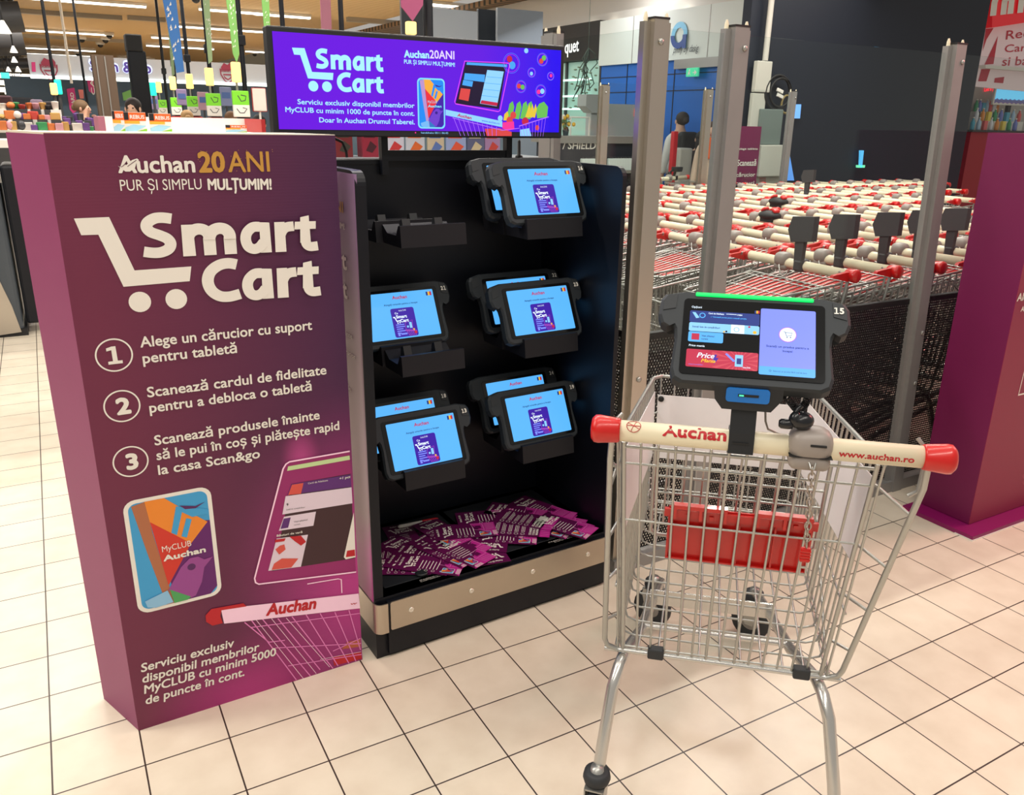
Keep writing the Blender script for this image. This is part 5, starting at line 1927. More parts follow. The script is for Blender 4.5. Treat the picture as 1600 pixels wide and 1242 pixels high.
def barrier_post(parent, x, y, steel, top=1.805, wide=0.052, lean=0.0, turn=0.0):
    m = M_steelpost if steel else M_postgrey
    mb = MB()
    def ln(vx, vy, z):
        return (x + vx * math.cos(turn) - vy * math.sin(turn) - lean * (z - 0.9), y + vx * math.sin(turn) + vy * math.cos(turn), z)
    def col(x0, x1, y0, y1, z0, z1):
        vs = [ln(a, b, z) for z in (z0, z1) for b in (y0, y1) for a in (x0, x1)]
        mb.add(vs, [(0, 2, 3, 1), (4, 5, 7, 6), (0, 1, 5, 4), (2, 6, 7, 3), (0, 4, 6, 2), (1, 3, 7, 5)])
    h = wide / 2
    col(-h, h, -0.025, 0.02, 0.0, top)
    col(-h - 0.022, -h, -0.006, 0.018, 0.0, top - 0.006)
    col(h, h + 0.022, -0.006, 0.018, 0.0, top - 0.006)
    p = mb.build('post', m, parent, 'brushed steel post' if steel else 'grey metal post')
    for (vx, vy) in ((-h - 0.012, 0.004), (h + 0.012, 0.004)):
        a = ln(vx, vy, top - 0.03)
        c = ln(vx, vy, top + 0.02)
        mb2 = MB().tube([a, ((a[0] + c[0]) / 2, a[1], top + 0.008), c], [0.007, 0.0065, 0.003], 8)
        mb2.build('glass_clip', M_cream, p)
    capb = MB()
    q = [ln(a, b, z) for z in (top, top + 0.006) for b in (-0.026, 0.021) for a in (-h - 0.002, h + 0.002)]
    capb.add(q, [(0, 2, 3, 1), (4, 5, 7, 6), (0, 1, 5, 4), (2, 6, 7, 3), (0, 4, 6, 2), (1, 3, 7, 5)])
    capb.build('post_cap', M_dark, p)
    for z in (top - 0.06, 0.72, 0.5):
        c = ln(0.0 if steel else h * 0.5, -0.025, z)
        MB().lathe([(0.009, 0), (0.009, 0.004), (0.004, 0.006)], lambda a, b, hh, c=c: (c[0] + a, c[1] - hh, c[2] + b), 12).build('screw', M_zinc, p)
    return p


bar = thing('glass_barrier', 'glass barrier with metal posts and perforated black lower panels in front of the nested trolleys', 'barrier', (0.8, 0.2, 0))
bar.location = (0, 0, 0)
YB_ = 0.215
barrier_post(bar, 0.80, YB_, True)
barrier_post(bar, 1.117, YB_ + 0.005, False, 1.805, 0.058)
barrier_post(bar, 2.235, YB_, False, 1.815, 0.058, 0.045)
barrier_post(bar, 3.3, YB_, False)
barrier_post(bar, 0.80, 0.79, False, 1.81, 0.06, 0, PI / 2)
for (x0, x1, y0, y1) in ((0.85, 1.06, YB_ - 0.001, YB_ + 0.007), (1.17, 2.18, YB_ - 0.001, YB_ + 0.007), (2.26, 3.25, YB_ - 0.001, YB_ + 0.007), (0.796, 0.804, YB_ + 0.05, 0.74)):
    MB().box(x0, x1, y0, y1, 0.8, 1.785).build('glass_pane', M_glass, bar)
for (x0, x1, y0, y1) in ((0.84, 1.085, YB_ + 0.01, YB_ + 0.012), (1.15, 2.26, YB_ + 0.01, YB_ + 0.012), (2.32, 3.25, YB_ + 0.01, YB_ + 0.012), (0.795, 0.797, YB_ + 0.03, 0.75)):
    MB().box(x0, x1, y0, y1, 0.06, 0.862).build('perforated_panel', M_perf, bar)
    MB().box(x0, x1, y0 - 0.003, y1 + 0.02, 0.84, 0.862).build('panel_rail', M_dark, bar)
MB().box(0.75, 3.3, YB_ - 0.02, YB_ + 0.03, 0.0, 0.05).build('base_rail', M_postgrey, bar)

# far side of the bay
bar2 = thing('glass_barrier', 'glass barrier with slim steel posts at the far end of the trolley bay', 'barrier', (0, 0, 0))
YP = 4.36
xs = []
for u, v in ((945, 133), (1108, 140)):
    p = W(u, v, y=YP)
    xs.append(p.x)
    barrier_post(bar2, p.x, YP, True, p.z, 0.06)
p = W(1240, 143, y=4.36)
barrier_post(bar2, p.x, YP, False, p.z, 0.05)
xs.append(p.x)
for a, b in zip([xs[0] - 1.2] + xs[:-1], xs):
    MB().box(a + 0.05, b - 0.05, YP - 0.004, YP + 0.004, 0.5, 1.84).build('glass_pane', M_glass, bar2)

# ------------------------------------------------------------------ the purple display on the other side
pb = thing('purple_display', 'tall purple cardboard display standing on a magenta floor mat', 'display box', (2.22, -0.18, 0))
M_pb = speckle(mat('purple_board', (112, 14, 72), 0.5), 5, 0.05)
M_pf = mat('wine_board', (140, 40, 70), 0.5)
MB().box(0, 0.9, 0, 0.225, 0.02, 1.51).build('side_walls', M_pb, pb)
MB().box(0.0, 0.9, -0.002, 0.0, 0.02, 1.508).build('front_panel', M_pf, pb)
MB().box(0.1, 0.8, 0.225, 0.235, 0.02, 1.0).build('back_strut', M_pb, pb)
SP = Surf((2.22, -0.1825, 0), (1, 0, 0), (0, 0, 1))
k = Ink(SP)
k.text('Alege', (1588, 471), None, 0.03, 0.03, px=True)
k.text('Autentifică-te', (1594, 487), None, 0.02, 0.03, px=True)
a = SP.px(1591, 617)
k.line([(a[0], a[1]), (a[0] + 0.22, a[1]), (a[0] + 0.22, a[1] + 0.16), (a[0] + 0.008, a[1] + 0.16)], 0.008, 0, 1, closed=True)
inkbuild(k, 'print', M_white, pb)
k = Ink(SP)
a = SP.px(1598, 740)
for i in range(4):
    q = (a[0] + 0.004 + 0.01 * (i % 2), a[1] + 0.05 - i * 0.03)
    k.line([(q[0] + 0.04, q[1] + 0.013), (q[0] + 0.01, q[1] + 0.013), (q[0], q[1]), (q[0] + 0.01, q[1] - 0.013), (q[0] + 0.04, q[1] - 0.013)], 0.003, 0, 1)
inkbuild(k, 'hand_print', mat('wine_line', (176, 84, 110), 0.5), pb)
mt = MB().rbox((0.42, 0.03, 0.008), (1.0, 0.206, 0.014), 0.002)
mt = MB().prism([(-0.082, -0.073), (0.95, -0.073), (0.95, 0.24), (-0.082, 0.24)], lambda a, b, d: (a, b, d), 0.001, 0.018)
mt.build('floor_base', mat('magenta_board', (132, 10, 88), 0.45), pb)
MB().box(-0.085, 0.95, -0.076, 0.0, 0.0, 0.004).build('base_edge', M_off, pb)

# ------------------------------------------------------------------ people


def person(name, label, loc, rz, height, skin, shirt, trousers, hair, long_hair=False, arms='down', bag=None):
    t = thing(name, label, 'person', loc, rz)
    s = height / 1.72
    J = [(0, 0, 0.95), (0, 0, 1.12), (0, 0.0, 1.30), (0, 0.005, 1.42), (0, -0.01, 1.50), (0, -0.02, 1.60), (0, -0.012, 1.68)]
    rad = [(0.15, 0.105), (0.125, 0.095), (0.15, 0.105), (0.085, 0.075), (0.05, 0.055), (0.075, 0.095), (0.06, 0.075)]
    E = [(i, i + 1) for i in range(6)]

    def grow(j, r, par):
        J.append(j)
        rad.append((r, r))
        E.append((par, len(J) - 1))
        return len(J) - 1
    grow((0, -0.125, 1.592), 0.014, 5)
    for sx in (-1, 1):
        a = grow((sx * 0.17, 0.01, 1.385), 0.055, 3)
        if arms == 'chin' and sx == 1:
            b = grow((0.24, -0.08, 1.14), 0.042, a)
            c = grow((0.09, -0.17, 1.42), 0.03, b)
            dirs = [(-0.02, 0.03, 0.055 + 0.01 * q) for q in range(4)]
        elif arms == 'front':
            b = grow((sx * 0.24, -0.02, 1.13), 0.042, a)
            c = grow((sx * 0.16, -0.24, 1.06), 0.03, b)
            dirs = [(0.0, -0.07, -0.02)] * 4
        else:
            b = grow((sx * 0.22, 0.02, 1.12), 0.042, a)
            c = grow((sx * 0.235, -0.03, 0.88), 0.03, b)
            dirs = [(0.0, -0.015, -0.075)] * 4
        p = grow(tuple(V(J[c]) + V(dirs[0]).normalized() * 0.045), 0.03, c)
        for q in range(4):
            f1 = grow(tuple(V(J[p]) + V(dirs[q]).normalized() * 0.045 + V((0, 0.027 - 0.018 * q, 0)) * (1 if arms != 'chin' else 0.7)), 0.009, p)
            grow(tuple(V(J[f1]) + V(dirs[q]).normalized() * (0.028 + 0.006 * (q in (1, 2))) + V((-sx * 0.008, 0, 0))), 0.008, f1)
        grow(tuple(V(J[c]) + V(dirs[0]).normalized() * 0.04 + V((-sx * 0.02, -0.035, 0.0))), 0.01, c)
        h_ = grow((sx * 0.095, 0, 0.88), 0.085, 0)
        kn = grow((sx * 0.105, -0.015, 0.49), 0.058, h_)
        an = grow((sx * 0.105, 0.02, 0.09), 0.038, kn)
        grow((sx * 0.115, -0.14, 0.035), 0.035, an)
    me = bpy.data.meshes.new('body')
    me.from_pydata([tuple(V(j) * s) for j in J], E, [])
    ob = bpy.data.objects.new('body', me)
    COL.objects.link(ob)
    md = ob.modifiers.new('skin', 'SKIN')
    md.use_smooth_shade = True
    for i, sv in enumerate(me.skin_vertices[0].data):
        sv.radius = (rad[i][0] * s, rad[i][1] * s)
        sv.use_root = i == 0
    ob.modifiers.new('sub', 'SUBSURF').levels = 1
    ob.modifiers['sub'].render_levels = 1
    dg = bpy.context.evaluated_depsgraph_get()
    bm_ = bpy.data.meshes.new_from_object(ob.evaluated_get(dg))
    bpy.data.objects.remove(ob)
    bpy.data.meshes.remove(me)
    body = bpy.data.objects.new('body', bm_)
    bm_.materials.clear()
    bm_.materials.append(mat('skin_%d' % skin[0], skin, 0.6))
    COL.objects.link(body)
    body.parent = t

    def garment(nm, test, grow_, m):
        src = bmesh.new()
        src.from_mesh(bm_)
        bmesh.ops.delete(src, geom=[f for f in src.faces if not test(f.calc_center_median() / s)], context='FACES')
        src.normal_update()
        for v in src.verts:
            v.co += v.normal * grow_ * s
        g = bpy.data.meshes.new(nm)
        src.to_mesh(g)
        src.free()
        g.materials.append(m)
        o = bpy.data.objects.new(nm, g)
        COL.objects.link(o)
        o.parent = t
        o.modifiers.new('thick', 'SOLIDIFY').thickness = 0.006
        return o
    hand = (lambda c: (V(c) - V((0.09, -0.17, 1.45))).length < 0.1) if arms == 'chin' else (lambda c: False)
    garment('top', lambda c: 0.93 < c.z < 1.445 and not hand(c) and not (arms == 'front' and c.y < -0.2), 0.014, mat('cloth_%d_%d_%d' % shirt, shirt, 0.8))
    garment('trousers', lambda c: 0.1 < c.z < 0.98 and abs(c.x) < 0.19, 0.012, mat('cloth_%d_%d_%d' % trousers, trousers, 0.8))
    for sx in (-1, 1):
        MB().rbox((sx * 0.112 * s, -0.05 * s, 0.04 * s), (0.09 * s, 0.26 * s, 0.08 * s), 0.03, None, 0, 3).build('shoe', M_dark, t)
    hm = mat('hair_%d' % hair[0], hair, 0.7)
    mb = MB()
    mb.ball((0, 0.02 * s, 1.645 * s), 0.088 * s, 0.105 * s, 0.09 * s, 16)
    if long_hair:
        mb.ball((0, 0.06 * s, 1.52 * s), 0.095 * s, 0.06 * s, 0.17 * s, 14)
    else:
        mb.ball((0, 0.115 * s, 1.62 * s), 0.045 * s, 0.04 * s, 0.045 * s, 12)
    mb.build('hair', hm, t)
    for sx in (-1, 1):
        MB().ball((sx * 0.03 * s, -0.105 * s, 1.615 * s), 0.011 * s, 0.006 * s, 0.007 * s, 8).build('eye', M_dark, t)
        MB().ball((sx * 0.08 * s, -0.01 * s, 1.6 * s), 0.012 * s, 0.02 * s, 0.03 * s, 8).build('ear', mat('skin_%d' % skin[0], skin, 0.6), t)
    MB().ball((0, -0.108 * s, 1.555 * s), 0.024 * s, 0.008 * s, 0.007 * s, 8).build('mouth', mat('lip_pink', (170, 84, 80), 0.5), t)
    return t


def at_floor(u, v, y, h):
    """floor point under a head whose top is seen at (u, v) with plane y; also its height"""
    p = W(u, v, y=y)
    return V((p.x, y, 0)), p.z


p, h = at_floor(127, 157, 12.0, 0)
person('person', 'fair-haired woman in a black top holding a hand to her chin by the tills', p, math.radians(62), h, (206, 158, 132), (24, 24, 30), (30, 32, 40), (110, 84, 58), arms='chin')
p, h = at_floor(206, 154, 9.0, 0)
person('person', 'dark-haired woman facing us, peeping over the orange promotion leaflets', p, math.radians(-22), h, (216, 172, 146), (44, 48, 60), (30, 32, 40), (38, 26, 22), True)
for (u, v, y, hc, lab) in ((291, 173, 10.2, (168, 132, 84), 'fair-haired person standing between the tills with green screens'), (360, 175, 9.0, (120, 84, 56), 'brown-haired person half hidden beside the biggest till screen'), (404, 180, 8.4, (26, 24, 24), 'black-haired person below the white notice board')):
    p, h = at_floor(u, v, y, 0)
    person('person', lab, p, math.radians(180), h, (200, 150, 124), (70, 50, 60), (40, 40, 48), hc)
for (u, v, y, ang, h_, sh, tr, hc, lh, lab) in (
        (1117, 190, 5.9, -60, 1.62, (214, 190, 170), (70, 90, 130), (66, 40, 28), True, 'long-haired woman in a pale top with a red and yellow print, beyond the trolleys'),
        (1066, 176, 8.0, 170, 1.68, (226, 224, 220), (60, 62, 80), (50, 40, 36), False, 'person in a white shirt wearing a dark backpack by the blue wall'),
        (1096, 206, 7.0, 150, 1.5, (46, 32, 36), (196, 150, 160), (30, 22, 20), True, 'person in a dark jacket and pink trousers near the shutter'),
        (990, 180, 8.4, -150, 1.62, (176, 96, 110), (60, 50, 60), (90, 50, 40), True, 'person in a pink top leaning at the mall counter'),
        (958, 178, 8.8, 160, 1.62, (150, 176, 206), (60, 70, 90), (90, 84, 80), False, 'person in a pale blue shirt at the mall counter')):
    p, h = at_floor(u, v, y, 0)
    if p.x > 6.65:
        q = W(u, v, x=6.6)
        p, h = V((6.6, q.y, 0)), q.z
    t = person('person', lab, p, math.radians(ang), max(1.4, min(1.8, h)), (214, 170, 146), sh, tr, hc, lh)
    if 'backpack' in lab:
        MB().rbox((0, 0.19, 1.22), (0.26, 0.14, 0.4), 0.05, None, 0, 3).build('backpack', M_dark, t)
    if 'print' in lab:
        MB().rbox((0.0, -0.115, 1.25), (0.14, 0.03, 0.24), 0.012).build('top_print', M_orange, t)

# ------------------------------------------------------------------ tills, sign band and banners on the aisle side
M_band = mat('band_grey', (176, 180, 188), 0.5)
M_lilacl = mat('sign_violet', (70, 50, 130), 0.5, 0, 0.25, (80, 60, 180))
M_halo = mat('sign_halo', (190, 205, 235), 0.5, 0, 0.8, (200, 215, 255))
M_maroon = mat('maroon', (140, 30, 62), 0.5)
YB2 = 20.0
bl_, br2 = W(48, 122, y=YB2), W(640, 138, y=YB2)
zt, zb = W(220, 92, y=YB2).z, W(220, 123, y=YB2).z
o = MB().box(bl_.x, br2.x, YB2, YB2 + 0.4, zb, zt).build('trim_signband', M_band)
structure(o)
o = MB().box(bl_.x, br2.x, YB2 - 0.05, YB2 + 0.1, zb - 0.07, zb - 0.01).build('light_strip', mat('band_light', (240, 250, 245), 0.5, 0, 2.5))
tag(o, 'white glowing light line along the bottom of the grey sign band', 'light strip')
SB = Surf((0, YB2 - 0.02, 0), (1, 0, 0), (0, 0, 1))
sg = thing('sign_letters', 'violet letters with a pale halo on the grey sign band above the tills', 'sign', (0, 0, 0))
k = Ink(SB, 0.004)
k.text('Scan & go', (142, 111), (237, 115), k.hpx((196, 112), (194, 95)), 0.03, px=True, k=2)
k.build('letters', M_lilacl, sg)
k = Ink(SB, 0.002)
k.text('Scan & go', (140, 112), (239, 116), k.hpx((196, 114), (194, 93)), 0.07, px=True, k=1)
k.build('halo', M_halo, sg)
for u, v, lab in ((76, 104, 'maroon crest at the start of the grey sign band'), (355, 111, 'maroon crest on the grey sign band near the screen')):
    k = Ink(SB, 0.004)
    c = SB.px(u, v)
    q = 0.16
    k.poly([(c[0] + x * q, c[1] + z * q) for x, z in ((-0.85, 0.5), (-0.4, 1.1), (0.1, 0.85), (0.5, 1.2), (0.9, 0.6), (0.85, 0.1), (-0.85, 0.1))], 0, 1)
    k.line([(c[0] + x * q, c[1] + z * q) for x, z in ((-0.6, -0.5), (0.6, -0.5), (0.4, -0.95), (0, -1.2), (-0.4, -0.95))], 0.03, 0, 1, closed=True)
    k.line([(c[0] + x * q, c[1] + z * q) for x, z in ((-1, 0.3), (-0.95, -0.5), (-0.5, -1.35), (0, -1.65), (0.5, -1.35), (0.95, -0.5), (1, 0.3))], 0.025, 0, 2)
    k.text('Scan&Go', (c[0], c[1] - 0.02), None, 0.055, 0.03, 0, 0, 2, align='C')
    o = k.build('crest', M_maroon)
    tag(o, lab, 'crest')
# brown pillar and black camera column
a, b = W(163, 185, y=13.0), W(188, 95, y=13.0)
o = MB().box(a.x - 0.06, a.x + 0.24, 13.0, 13.3, 0, W(175, 92, y=13).z + 0.05)
for x in (0.05, 0.17):
    o.box(a.x - 0.06 + x, a.x - 0.045 + x, 12.985, 13.0, 0, W(175, 92, y=13).z + 0.03, 1)
o = o.build('column_brown', [mat('brown_column', (96, 76, 60), 0.6), M_grey])
structure(o)
bc = thing('camera_column', 'black column with a square head in front of the grey sign band', 'column', (W(217, 120, y=11.0).x, 11.0, 0))
z1, z2 = W(215, 80, y=11).z, W(215, 56, y=11).z
MB().rbox((0.0, 0, z1 / 2), (0.22, 0.2, z1), 0.02).build('shaft', M_black, bc)
MB().rbox((-0.02, 0, (z1 + z2) / 2), (0.2, 0.22, z2 - z1 + 0.02), 0.015).build('column_head', M_dark, bc)

# self checkout tills
M_lampo = mat('till_lamp', (255, 200, 110), 0.5, 0, 1.3, (255, 214, 130))
M_lampg = mat('till_lamp_green', (30, 200, 160), 0.5, 0, 1.0, (20, 235, 190))
M_tillred = mat('till_red', (186, 44, 46), 0.5)
tills = [(369, 113, 7.2, 385, 'till nearest to the screen, with an orange lamp'), (327, 120, 8.7, 333, 'second till from the screen'), (296, 127, 10.8, 300, 'third till from the screen'), (270, 130, 12.2, 278, 'fourth till from the screen'), (248, 136, 15.0, 262, 'fifth till from the screen, almost behind the black column')]
labs = ['biggest till with an orange lamp and green screen, beside the advertising screen', 'second till from the advertising screen, orange lamp and green screen', 'third till from the advertising screen, orange lamp and green screen', 'fourth till from the advertising screen, orange lamp and green screen', 'smallest till with an orange lamp, next to the black camera column']
for i, (u, v, y, up, _) in enumerate(tills):
    p = W(u, v, y=y)
    t = thing('self_checkout', labs[i], 'till', (p.x, y, 0), 0, 'tills with orange lamps')
    MB().rbox((0.1, 0.1, 0.5), (0.55, 0.4, 1.0), 0.03).build('base', M_darkgrey, t)
    zs = [W(u, vv, y=y).z for vv in (0,)]
    f = (y + 1.87)
    MB().rbox((0, 0, p.z), (0.088, 0.06, 0.19), 0.012).build('lamp', M_lampo, t)
    MB().tube([(0, 0.02, p.z - 0.09), (0, 0.02, 1.75)], 0.012, 8).build('lamp_stem', M_grey, t)
    MB().rbox((0.02, 0, 1.68), (0.16, 0.05, 0.14), 0.008).build('green_screen', mat('till_green', (110, 190, 40), 0.5, 0, 0.35, (120, 200, 40)), t)
    MB().rbox((0.02, 0, 1.56), (0.16, 0.05, 0.12), 0.008).build('info_panel', M_off, t)
    k = Ink(Surf((0.02, -0.026, 1.56), (1, 0, 0), (0, 0, 1)))
    k.line([(-0.05, 0.02), (-0.02, -0.02), (0.02, -0.02), (0.05, 0.02), (0.01, 0.03)], 0.008, 0, 1)
    k.line([(-0.03, 0.145), (0.0, 0.09), (0.04, 0.1), (0.05, 0.14), (0.0, 0.15)], 0.009, 0, 1)
    k.build('pictogram', M_darkgrey, t)
    MB().rbox((0.03, 0.02, 1.43), (0.2, 0.08, 0.11), 0.02).build('red_panel', M_tillred, t)
    MB().rbox((0.05, 0.08, 1.2), (0.12, 0.1, 0.62), 0.01).build('screen_column', M_darkgrey, t)
    q = W(up, 165, y=y + 0.4)
    o = MB().tube([(q.x, y + 0.4, 0), (q.x, y + 0.4, 3.78)], 0.025, 8).rbox((q.x, y + 0.4, 2.25), (0.08, 0.08, 0.1), 0.01).build('ceiling_pole', M_black)
    tag(o, ['black ceiling pole beside the biggest till', 'black ceiling pole beside the second till', 'black ceiling pole beside the third till', 'black ceiling pole beside the fourth till', 'black ceiling pole beside the smallest till'][i], 'pole', 'black poles at the tills')
for (u, v, y, mm_, lab, w_, h_) in ((91, 136, 12.5, M_lampg, 'green lit till lamp above the goods counter', 0.09, 0.2), (84, 139, 12.3, M_lampo, 'orange lit till lamp beside the green one', 0.09, 0.16), (239, 139, 13.0, M_lampg, 'green lit till lamp behind the black column', 0.09, 0.2)):
    p = W(u, v, y=y)
    t = thing('till_lamp', lab, 'lamp', (p.x, y, 0))
    MB().rbox((0, 0, p.z), (w_, 0.06, h_), 0.015).build('lamp', mm_, t)
    MB().tube([(0, 0.03, p.z - 0.05), (0, 0.03, 0)], 0.02, 8).build('stem', M_darkgrey, t)
# notice board on a stand
p = W(405, 156, y=7.6)
t = thing('notice_board', 'white notice board with a red rim standing beside the advertising screen', 'sign', (p.x, 7.6, 0))
MB().rbox((0, 0, p.z), (0.15, 0.03, 0.24), 0.01).build('rim', M_tillred, t)
MB().rbox((0, -0.012, p.z), (0.138, 0.02, 0.226), 0.008).build('sheet', M_off, t)
MB().tube([(0, 0.01, p.z - 0.11), (0, 0.01, 0)], 0.012, 8).build('stand', M_off, t)
for (u, v, y, lab, c) in ((284, 152, 11.5, 'lilac notice panel behind the third till', (150, 130, 170)), (353, 151, 9.4, 'blue and lilac notice panel behind the biggest till', (130, 140, 180)), (318, 158, 10.0, 'pink notice panel behind the second till', (190, 150, 165)), (240, 160, 13.5, 'violet notice panel behind the smallest till', (150, 140, 180))):
    p = W(u, v, y=y)
    t = thing('notice_board', lab, 'sign', (p.x, y, 0))
    MB().rbox((0, 0, p.z), (0.14, 0.03, 0.22), 0.01).build('sheet', mat('notice_%d' % c[0], c, 0.5), t)
    MB().box(-0.05, 0.05, -0.018, -0.015, p.z - 0.02, p.z + 0.05).build('print', mat('notice_blue', (80, 110, 170), 0.5), t)
    MB().tube([(0, 0.01, p.z - 0.1), (0, 0.01, 0)], 0.012, 8).build('stand', M_darkgrey, t)
# small orange or pink signs near the tills, banners from the ceiling


def banner(pts, y, m, label, ink=None, thick=0.01, cat='banner'):
    q = [W(u, v, y=y) for u, v in pts]
    t = thing('banner', label, cat, (q[0].x, y, q[0].z))
    q = [x - t.location for x in q]
    MB().prism([(x.x, x.z) for x in q], lambda a, b, d: (a, d, b), 0, thick).build('cloth', m, t)
    if ink:
        k = Ink(Surf((0, -0.002, 0), (1, 0, 0), (0, 0, 1)), 0.001)
        ink(k, q)
        k.build('print', M_off, t)
    return t


def vtext(s):
    def f(k, q):
        xs_, zs_ = [p.x for p in q], [p.z for p in q]
        cx, cz, hh = (min(xs_) + max(xs_)) / 2, (min(zs_) + max(zs_)) / 2, (max(xs_) - min(xs_))
        L = hh * 2.0
        k.text(s, (cx + hh * 0.25, cz - L / 2), (cx + hh * 0.25, cz + L / 2), hh * 0.42, 0.03)
    return f


def specks(n, lo=0.2):
    def f(k, q):
        xs_, zs_ = [p.x for p in q], [p.z for p in q]
        for i in range(n):
            z = max(zs_) - (max(zs_) - min(zs_)) * R.uniform(0.0, 1 - lo)
            w_ = (max(xs_) - min(xs_))
            x = min(xs_) + w_ * R.uniform(0.2, 0.7) + (0 if True else 0)
            k.poly([(x, z), (x + w_ * 0.16, z + 0.01), (x + w_ * 0.13, z + w_ * 0.3)], 0, 0)
    return f


M_banblue = mat('banner_blue', (58, 118, 190), 0.6)
M_bangreen = mat('banner_green', (120, 176, 92), 0.6)
M_banpale = mat('banner_pale', (150, 176, 130), 0.6)
M_banplum = mat('banner_plum', (158, 70, 110), 0.6)
banner([(252, -12), (274, -12), (288, 112), (276, 114)], 8.5, M_banblue, 'long blue hanging banner above the tills', specks(16, 0.1))
banner([(352, -12), (366, -12), (374, 84), (370, 98), (364, 84)], 7.0, M_bangreen, 'long green pointed banner above the biggest till', specks(30))
banner([(316, -12), (327, -12), (332, 95), (326, 100)], 8.4, M_banpale, 'pale green narrow banner between the blue and the green one', specks(24))
banner([(408, -12), (420, -12), (423, 60), (414, 60)], 7.0, M_bangreen, 'green banner whose end is hidden by the advertising screen', specks(18, 0))
banner([(258, -12), (264, -12), (273, 116), (269, 120)], 10.5, M_banpale, 'faint grey-green banner behind the blue one', specks(10))
banner([(500, -12), (516, -12), (519, 60), (503, 60)], 6.0, mat('banner_pink', (170, 108, 128), 0.6), 'dull pink banner above the advertising screen')
banner([(626, -14), (662, -14), (661, 8), (645, 33), (627, 10)], 5.0, M_banplum, 'plum pointed banner above the advertising screen')
banner([(104, 139), (116, 137), (122, 172), (114, 177), (109, 171)], 20.98, M_mag, 'magenta pointed banner with upright white letters left beside the woman in black'.replace(' left', ''), vtext('CARD'))
banner([(136, 125), (149, 125), (150, 142), (145, 147), (139, 142)], 20.98, M_mag, 'magenta pointed banner just under the sign band', vtext('CA'))
banner([(205, 126), (215, 126), (216, 142), (211, 146), (206, 142)], 20.98, M_mag, 'magenta banner half hidden by the black column', vtext('CA'))
banner([(191, 145), (204, 140), (206, 155), (193, 157)], 20.98, M_bangreen, 'green notice by the brown pillar')
banner([(122, 140), (130, 140), (131, 154), (125, 154)], 20.98, mat('sign_salmon', (220, 120, 110), 0.5), 'small salmon sign between two magenta banners')
banner([(49, 97), (55, 97), (56, 112), (50, 112)], 19.98, M_mag, 'small magenta sign at the very end of the sign band')
for (u, v0, v1, y, lab) in ((531, -12, 60, 5.4, 'black ceiling pole above the advertising screen'), (438, -12, 50, 6.2, 'black ceiling pole near the screen corner'), (668, -12, 60, 5.2, 'thick black ceiling pole beside the plum banner'), (79, 90, 190, 12.6, 'black pole carrying the green and orange lamps'), (129, 108, 175, 17.0, 'thin dark rod above the woman in black'), (101, 56, 130, 16.0, 'thin white rod hanging over the goods counter')):
    p, q = W(u, v0, y=y), W(u, v1, y=y)
    o = MB().tube([(p.x, y, q.z if v1 < 70 or u == 101 or u == 129 else 0), (p.x, y, max(3.78, p.z))], 0.022 if u != 668 else 0.045, 8).build('ceiling_pole', M_off if u == 101 else M_black)
    tag(o, lab, 'pole')
# lamp under the plum banner
p = W(642, 44, y=5.1)
t = thing('till_lamp', 'orange glowing lamp just under the plum banner, above the advertising screen', 'lamp', (p.x, 5.1, 0))
MB().rbox((0, 0, p.z), (0.085, 0.06, 0.1), 0.012).build('lamp', M_lampo, t)
MB().tube([(0, 0.03, p.z - 0.04), (0, 0.03, 0)], 0.02, 8).build('stem', M_darkgrey, t)
# panels over the shelves behind the screen
for (u0, v0, u1, v1, y, c, lab) in ((625, -12, 672, 70, 9.5, (70, 74, 80), 'dark grey panel behind the plum banner'), (673, 12, 745, 66, 9.4, (190, 198, 206), 'pale grey panel above the advertising screen'), (746, 14, 774, 70, 9.6, (44, 50, 58), 'narrow dark panel above the advertising screen'), (776, 12, 846, 74, 9.3, (140, 148, 156), 'mid grey panel at the end of the wooden ceiling')):
    a, b = W(u0, v0, y=y), W(u1, v1, y=y)
    o = MB().rbox(((a.x + b.x) / 2, y, (a.z + 0) / 2), (b.x - a.x, 0.06, a.z), 0.006).build('partition_panel', mat('panel_%d' % c[0], c, 0.5))
    tag(o, lab, 'panel')

# goods counter
zc = W(75, 204, y=11.0).z
xa, xb = W(-12, 200, y=11.0).x, W(160, 200, y=11.0).x
gc = thing('goods_counter', 'long counter with fruit and boxed goods beyond the cardboard display', 'counter', (xa, 11.0, 0))
MB().box(0, xb - xa, 0, 0.9, 0, zc - 0.03).build('base', M_darkgrey, gc)
MB().box(-0.02, xb - xa + 0.02, -0.03, 0.93, zc - 0.03, zc).build('top', M_off, gc)
cols = [((214, 120, 60), 'orange'), ((196, 70, 60), 'red'), ((60, 150, 90), 'green'), ((110, 70, 140), 'violet'), ((224, 214, 204), 'white'), ((60, 60, 64), 'black'), ((206, 160, 90), 'tan'), ((220, 160, 170), 'pink')]
shapes = ['box', 'tray', 'tub', 'fruit', 'packet']
spots = ['at the far corner', 'behind the display rim', 'near the till lamps', 'by the hanging rod', 'below the woman in black', 'next to the promotion stand']
